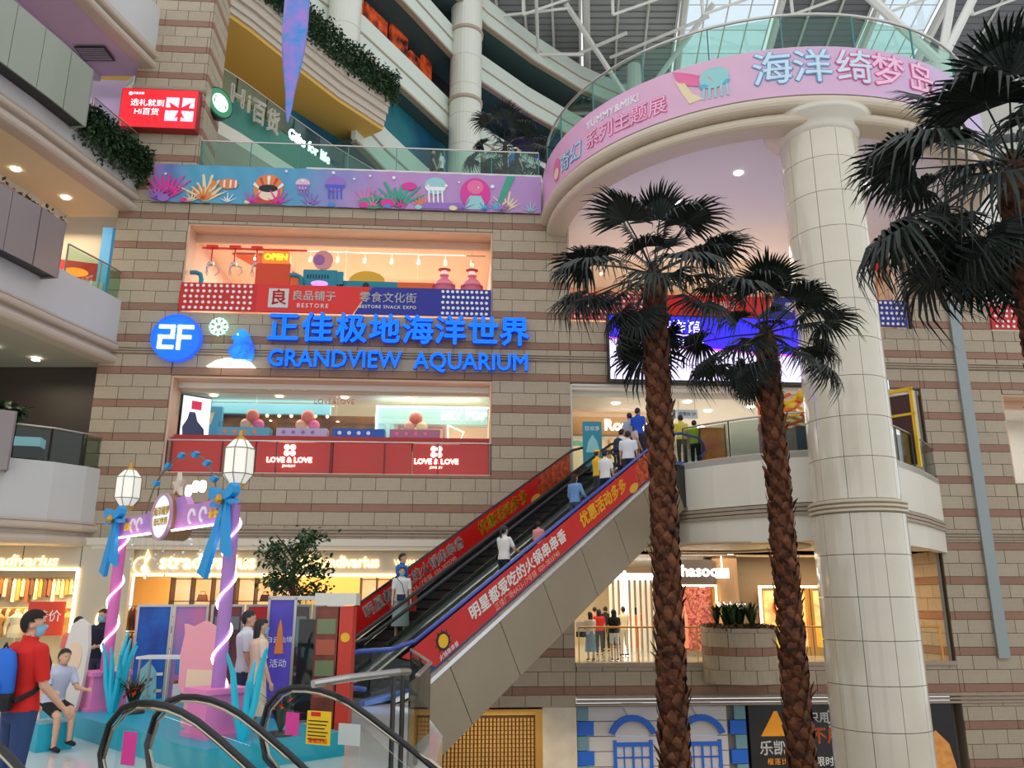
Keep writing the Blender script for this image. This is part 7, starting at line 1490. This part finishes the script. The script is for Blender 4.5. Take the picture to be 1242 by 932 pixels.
    RT = Matrix.Translation(loc) @ Matrix.Rotation(rz, 4, 'Z') @ SC @ off
    return t, RT, [RT @ x for x in hands], TL, RT @ TL
def esc_pt(s, y, k=0): 
    st = round((s - .4) / .4) * .4 + .4; z = 5.99 if s > 10.3 else max(.012, min(5.97, max(.0, (st - .2) * TS)))
    return tuple(EF @ Vector((s, y, z)))
EA = math.atan2(.743, .669)           # direction up the escalator
UPH = EA - R(90)                      # heading: body faces +y locally
def px_at(px, py, Y):
    T = R(14.9); r = (px - 621) / 1000; u = (466 - py) / 1000; dy = math.cos(T) - u * math.sin(T); k = Y / dy; return r * k
# near escalator riders (going up, backs to us)
person('woman in a white t-shirt with ponytail riding alone on the near escalator', esc_pt(3.6, .75), UPH, 1.66, top=(232, 228, 220), bottom=(30, 30, 36), hair='tail', arms=((20, 8, 40), (30, 10, 40)), legs=((4, 6), (-4, 2)))
person('child in a pink top low on the near escalator above the white-shirted woman', esc_pt(5.0, .85), UPH + R(20), 1.18, top=(232, 150, 150), bottom=(60, 60, 80), hair='short')
person('woman in a blue striped blouse with long hair on the near escalator', esc_pt(6.4, .75), UPH, 1.62, top=(110, 150, 196), bottom=(60, 70, 90), hair='long', hairc=(60, 32, 22), sleeve=.95, arms=((10, 14, 30), (15, 16, 40)))
person('person in a white t-shirt and dark trousers before the yellow cap on the near escalator', esc_pt(7.55, .55), UPH, 1.72, top=(230, 226, 222), bottom=(26, 28, 36), hair='short')
person('person in yellow shirt and yellow cap on the near escalator', esc_pt(8.0, 1.15), UPH - R(15), 1.62, top=(236, 184, 30), bottom=(60, 60, 70), cap=(236, 180, 20), arms=((40, 10, 50), (30, 10, 50)))
person('man with glasses and dark mask in a white shirt near the escalator top', esc_pt(8.8, .6), UPH + R(25), 1.76, top=(226, 226, 230), bottom=(40, 44, 60), male=True)
pb_ = person('person in a white shirt carrying a navy backpack near the escalator top', esc_pt(9.2, 1.1), UPH, 1.72, top=(228, 222, 220), bottom=(50, 50, 60), male=True, arms=((35, 10, 60), (35, 10, 60)))
def backpack(label, RT, col, c2, sc=1.):
    t = thing('backpack', label, 'backpack', tuple(RT @ Vector((0, -.19, 1.18)))); t.rotation_euler = RT.to_3x3().normalized().to_euler()
    mb = MB(); mb.lathe([(.06, -.25), (.15, -.23), (.17, -.1), (.165, .1), (.13, .2), (.05, .24)], 14, sy=.52); mb.obj('body', col, t, smooth=True)
    mb = MB(); mb.lathe([(.05, -.2), (.12, -.18), (.13, -.06), (.1, .0), (.03, .02)], 12, sy=.4, M=Matrix.Translation((0, -.07, 0))); mb.obj('front_pocket', col, t, smooth=True); mb = MB(); mb.lathe([(.16, -.262), (.172, -.16), (.171, -.12)], 14, sy=.54); mb.obj('base_panel', c2, t)
    for sx in (-1, 1): mb = MB(); mb.tube([(sx * .07, .07, .18), (sx * .09, .17, .265), (sx * .1, .29, .225), (sx * .115, .335, .1), (sx * .165, .3, -.03), (sx * .19, .19, -.12), (sx * .15, .05, -.19)], .022, 6); mb.obj('strap', c2 if c2 is not BLACK else col, t)
    mb = MB(); mb.tube([(-.04, .0, .23), (0, .0, .28), (.04, 0, .23)], .01, 5); mb.obj('top_handle', c2, t); return t
NAVY = mat('navy_nylon', (26, 34, 60), .6); BPB = mat('blue_nylon', (20, 90, 180), .6)
backpack('navy backpack worn by the white-shirted rider near the escalator top', pb_[1], NAVY, NAVY)
person('woman with long dark hair at the top of the near escalator', esc_pt(9.7, .5), UPH - R(20), 1.63, top=(60, 44, 50), bottom=(40, 40, 50), hair='long')
person('woman with long brown hair and pale top beside the escalator top', esc_pt(10.2, 1.25), UPH - R(50), 1.62, top=(220, 190, 180), bottom=(60, 60, 70), hair='long', hairc=(54, 30, 24))
# far escalator couple coming down, plus a child at its foot
DN = UPH + R(180)
w_, RTw, hw, _, _ = person('masked woman in white blouse and long grey skirt riding down the far escalator', esc_pt(2.0, 1.95 + .62), DN + R(55), 1.62, top=(222, 220, 214), skirt=(168, 172, 170, .3), hair='long', mask=True, vox=.014)
t = thing('handbag', 'small navy crossbody bag hanging at the woman\'s waist on the escalator', 'handbag', tuple(RTw @ Vector((.02, .17, .98)))); mb = MB(); mb.box(-.1, .1, -.035, .035, -.07, .07); mb.obj('body', NAVY, t); mb = MB(); mb.tube([(.08, 0, .07), (.02, -.02, .3), (-.12, -.1, .46)], .008, 5); mb.obj('strap', NAVY, t)
w_, RTm, hm_, _, _ = person('man in a blue t-shirt riding beside the masked woman', esc_pt(2.4, 1.95 + 1.1), UPH - R(60), 1.74, top=(30, 110, 190), bottom=(90, 84, 80), male=True, mask=False, vox=.014, shorts=True)
t = thing('shopping_bag', 'bright red shopping bag held by the man in blue', 'bag', tuple(hm_[0] + Vector((.0, 0, -.46)))); t.rotation_euler = (0, 0, EA); mb = MB(); mb.prism([(-.16, 0), (.16, 0), (.18, .36), (-.18, .36)], -.06, .06); mb.obj('body', mat('bag_red', (236, 60, 50), .5), t); mb = MB(); mb.tube([(-.08, 0, .36), (-.05, 0, .46), (.05, 0, .46), (.08, 0, .36)], .008, 5); mb.obj('handle', mat('bag_red', (236, 60, 50), .5), t)
person('child with black hair in a pale top at the foot of the far escalator', esc_pt(-.6, 1.95 + .9), DN + R(30), 1.25, top=(190, 200, 226), bottom=(60, 60, 80))
# queue on the second floor landing
q2 = [(776, 9.9 + .3, 1.72, (30, 70, 180), 'person in a bright blue shirt at the head of the queue', 'short'), ]
def land(px, Y, z=6.0): return (px_at(px, 520, Y), Y, z)
person('person in a bright blue shirt just left of the middle palm trunk', land(774, 25.2), R(-30), 1.75, top=(30, 80, 190), bottom=(40, 40, 60))
person('person in pale grey left of the bright blue shirt', land(764, 25.6), R(10), 1.68, top=(170, 176, 190), bottom=(50, 50, 60))
person('woman with bare arm raised right of the middle palm trunk', land(812, 26.0), R(60), 1.62, top=(200, 150, 140), bottom=(50, 50, 60), hair='long', sleeve=.2, arms=((70, 10, 50), (20, 10, 20)))
person('person in a yellow top seen from behind on the landing', land(826, 25.9), R(5), 1.68, top=(216, 200, 70), bottom=(70, 50, 46))
person('person in a lime green vest at the glass rail on the landing', land(842, 26.6), R(-20), 1.66, top=(180, 220, 30), bottom=(30, 40, 60))
# fourth floor figures
person('person with a phone behind the fourth floor glass, darker of the pair', (px_at(524, 205, 28.6), 28.6, 17.2), R(-80), 1.66, top=(30, 34, 44), bottom=(30, 30, 40), mask=False)
person('person in white beside the darker one behind the fourth floor glass', (px_at(536, 205, 28.7), 28.7, 17.2), R(80), 1.6, top=(220, 220, 220), bottom=(30, 30, 40), mask=False)
r4 = person('person in pale cap with a blue backpack under the small palm', (px_at(626, 200, 28.6), 28.6, 17.2), R(-60), 1.72, top=(40, 50, 60), bottom=(60, 60, 60), cap=(226, 220, 210), mask=False)
backpack('blue backpack on the fourth floor person under the small palm', r4[1], BPB, NAVY)
# ground floor right, far gallery
G1 = [(745, 29.0, (26, 24, 28), None, 'woman in a black top and white shorts at the glass rail', 'long', (226, 226, 222), 1.63, 5), (716, 29.0, (230, 220, 210), (130, 160, 190, .3), 'woman in a pale top and light blue skirt at the rail end', 'long', None, 1.55, 20), (727, 31.5, (190, 40, 44), None, 'woman in a red top walking behind the railing', 'long', (40, 44, 46), 1.62, -10), (757, 31.5, (230, 220, 190), None, 'person in a cream shirt right of the black top', 'short', (200, 190, 170), 1.7, 30), (772, 34.5, (236, 120, 30), (236, 120, 30, .1), 'person in a long orange dress before the pale fins', 'long', None, 1.66, 0), (735, 34.0, (30, 28, 36), None, 'person with black hair behind the red top', 'short', (30, 30, 40), 1.7, 0), (748, 36.5, (50, 40, 50), None, 'far person in a dark top in the bright passage', 'long', (40, 40, 50), 1.65, 0), (722, 35.0, (226, 150, 130), None, 'far person in a salmon top in the bright passage', 'short', (60, 60, 70), 1.68, 0)]
for px, Y, tp, sk, lab_, hr_, bt, hh, rot in G1: person(lab_, (px_at(px, 770, Y), Y, .0), R(rot), hh, top=tp, skirt=sk, bottom=bt or (60, 60, 70), hair=hr_, mask=False, vox=.024, shorts=(bt == (226, 226, 222)))
t = thing('tote_bag', 'black and white tote bag hanging at the rail end', 'bag', (px_at(706, 770, 29.0), 29.0, .75)); mb = MB(); mb.box(-.2, .2, -.05, .05, .18, .5); mb.obj('body', WPRINT, t); mb = MB(); mb.box(-.2, .2, -.05, .05, 0, .175); mb.obj('base_panel', BPRINT, t)
# plaza people
m_ = person('man in a red t-shirt with a blue backpack and mask at the lower left', (-4.26, 7.62, .02), R(-32), 1.74, top=(206, 30, 22), bottom=(44, 66, 110), male=True, vox=.011, arms=((8, 12, 40), (8, 10, 35)), sleeve=.72, hair='short', hairc=(26, 14, 10), head_turn=R(-38))
backpack('large bright blue backpack on the man in red', m_[1], mat('blue_nylon2', (16, 100, 200), .6), mat('black_nylon', (16, 16, 22), .6), 1.)
person('boy in black shorts sitting on the platform edge behind the man in red', (-6.12, 11.7, 0), R(-125), 1.5, pose='sit', top=(190, 196, 214), bottom=(20, 20, 24), shorts=True, arms=((40, 10, 60), (40, 10, 60)), legs=((80, 78), (70, 72)), mask=False, lean=14, vox=.014, shoes=(24, 22, 24))
mb = MB(); mb.box(-.3, .3, -.22, .22, 0, .34); tag(mb.obj('stage_block', TURQ, loc=(-6.15, 11.75, 0), rz=aang), 'small turquoise block the boy sits on', 'block')
person('woman in a coral top with long dark hair before the left shop window', (px_at(90, 800, 14.6), 14.6, 0), R(30), 1.6, top=(236, 120, 100), bottom=(120, 140, 160), hair='long', mask=False, vox=.014)
person('man with blue mask and navy t-shirt behind the left neon column', (px_at(120, 800, 15.2), 15.2, 0), R(165), 1.72, top=(24, 28, 50), bottom=(50, 56, 80), male=True, vox=.014, hairc=(60, 38, 26), arms=((25, 8, 60), (25, 8, 60)))
person('man in a white t-shirt behind the masked woman in the flowered dress', (px_at(297, 800, 12.2), 12.2, 0), R(-75), 1.72, top=(226, 230, 236), bottom=(60, 70, 100), male=True, mask=False, vox=.014)
person('masked woman in a cream flowered dress with long black hair', (px_at(313, 800, 11.8), 11.8, 0), R(-60), 1.62, dress=(230, 205, 175), hair='long', vox=.014)
person('headlong shopper in ochre between the racks of the clothes shop', (px_at(205, 780, 29.0), 29.0, 0), R(90), 1.62, top=(190, 150, 90), bottom=(60, 60, 60), hair='long', mask=False, vox=.024) if False else None
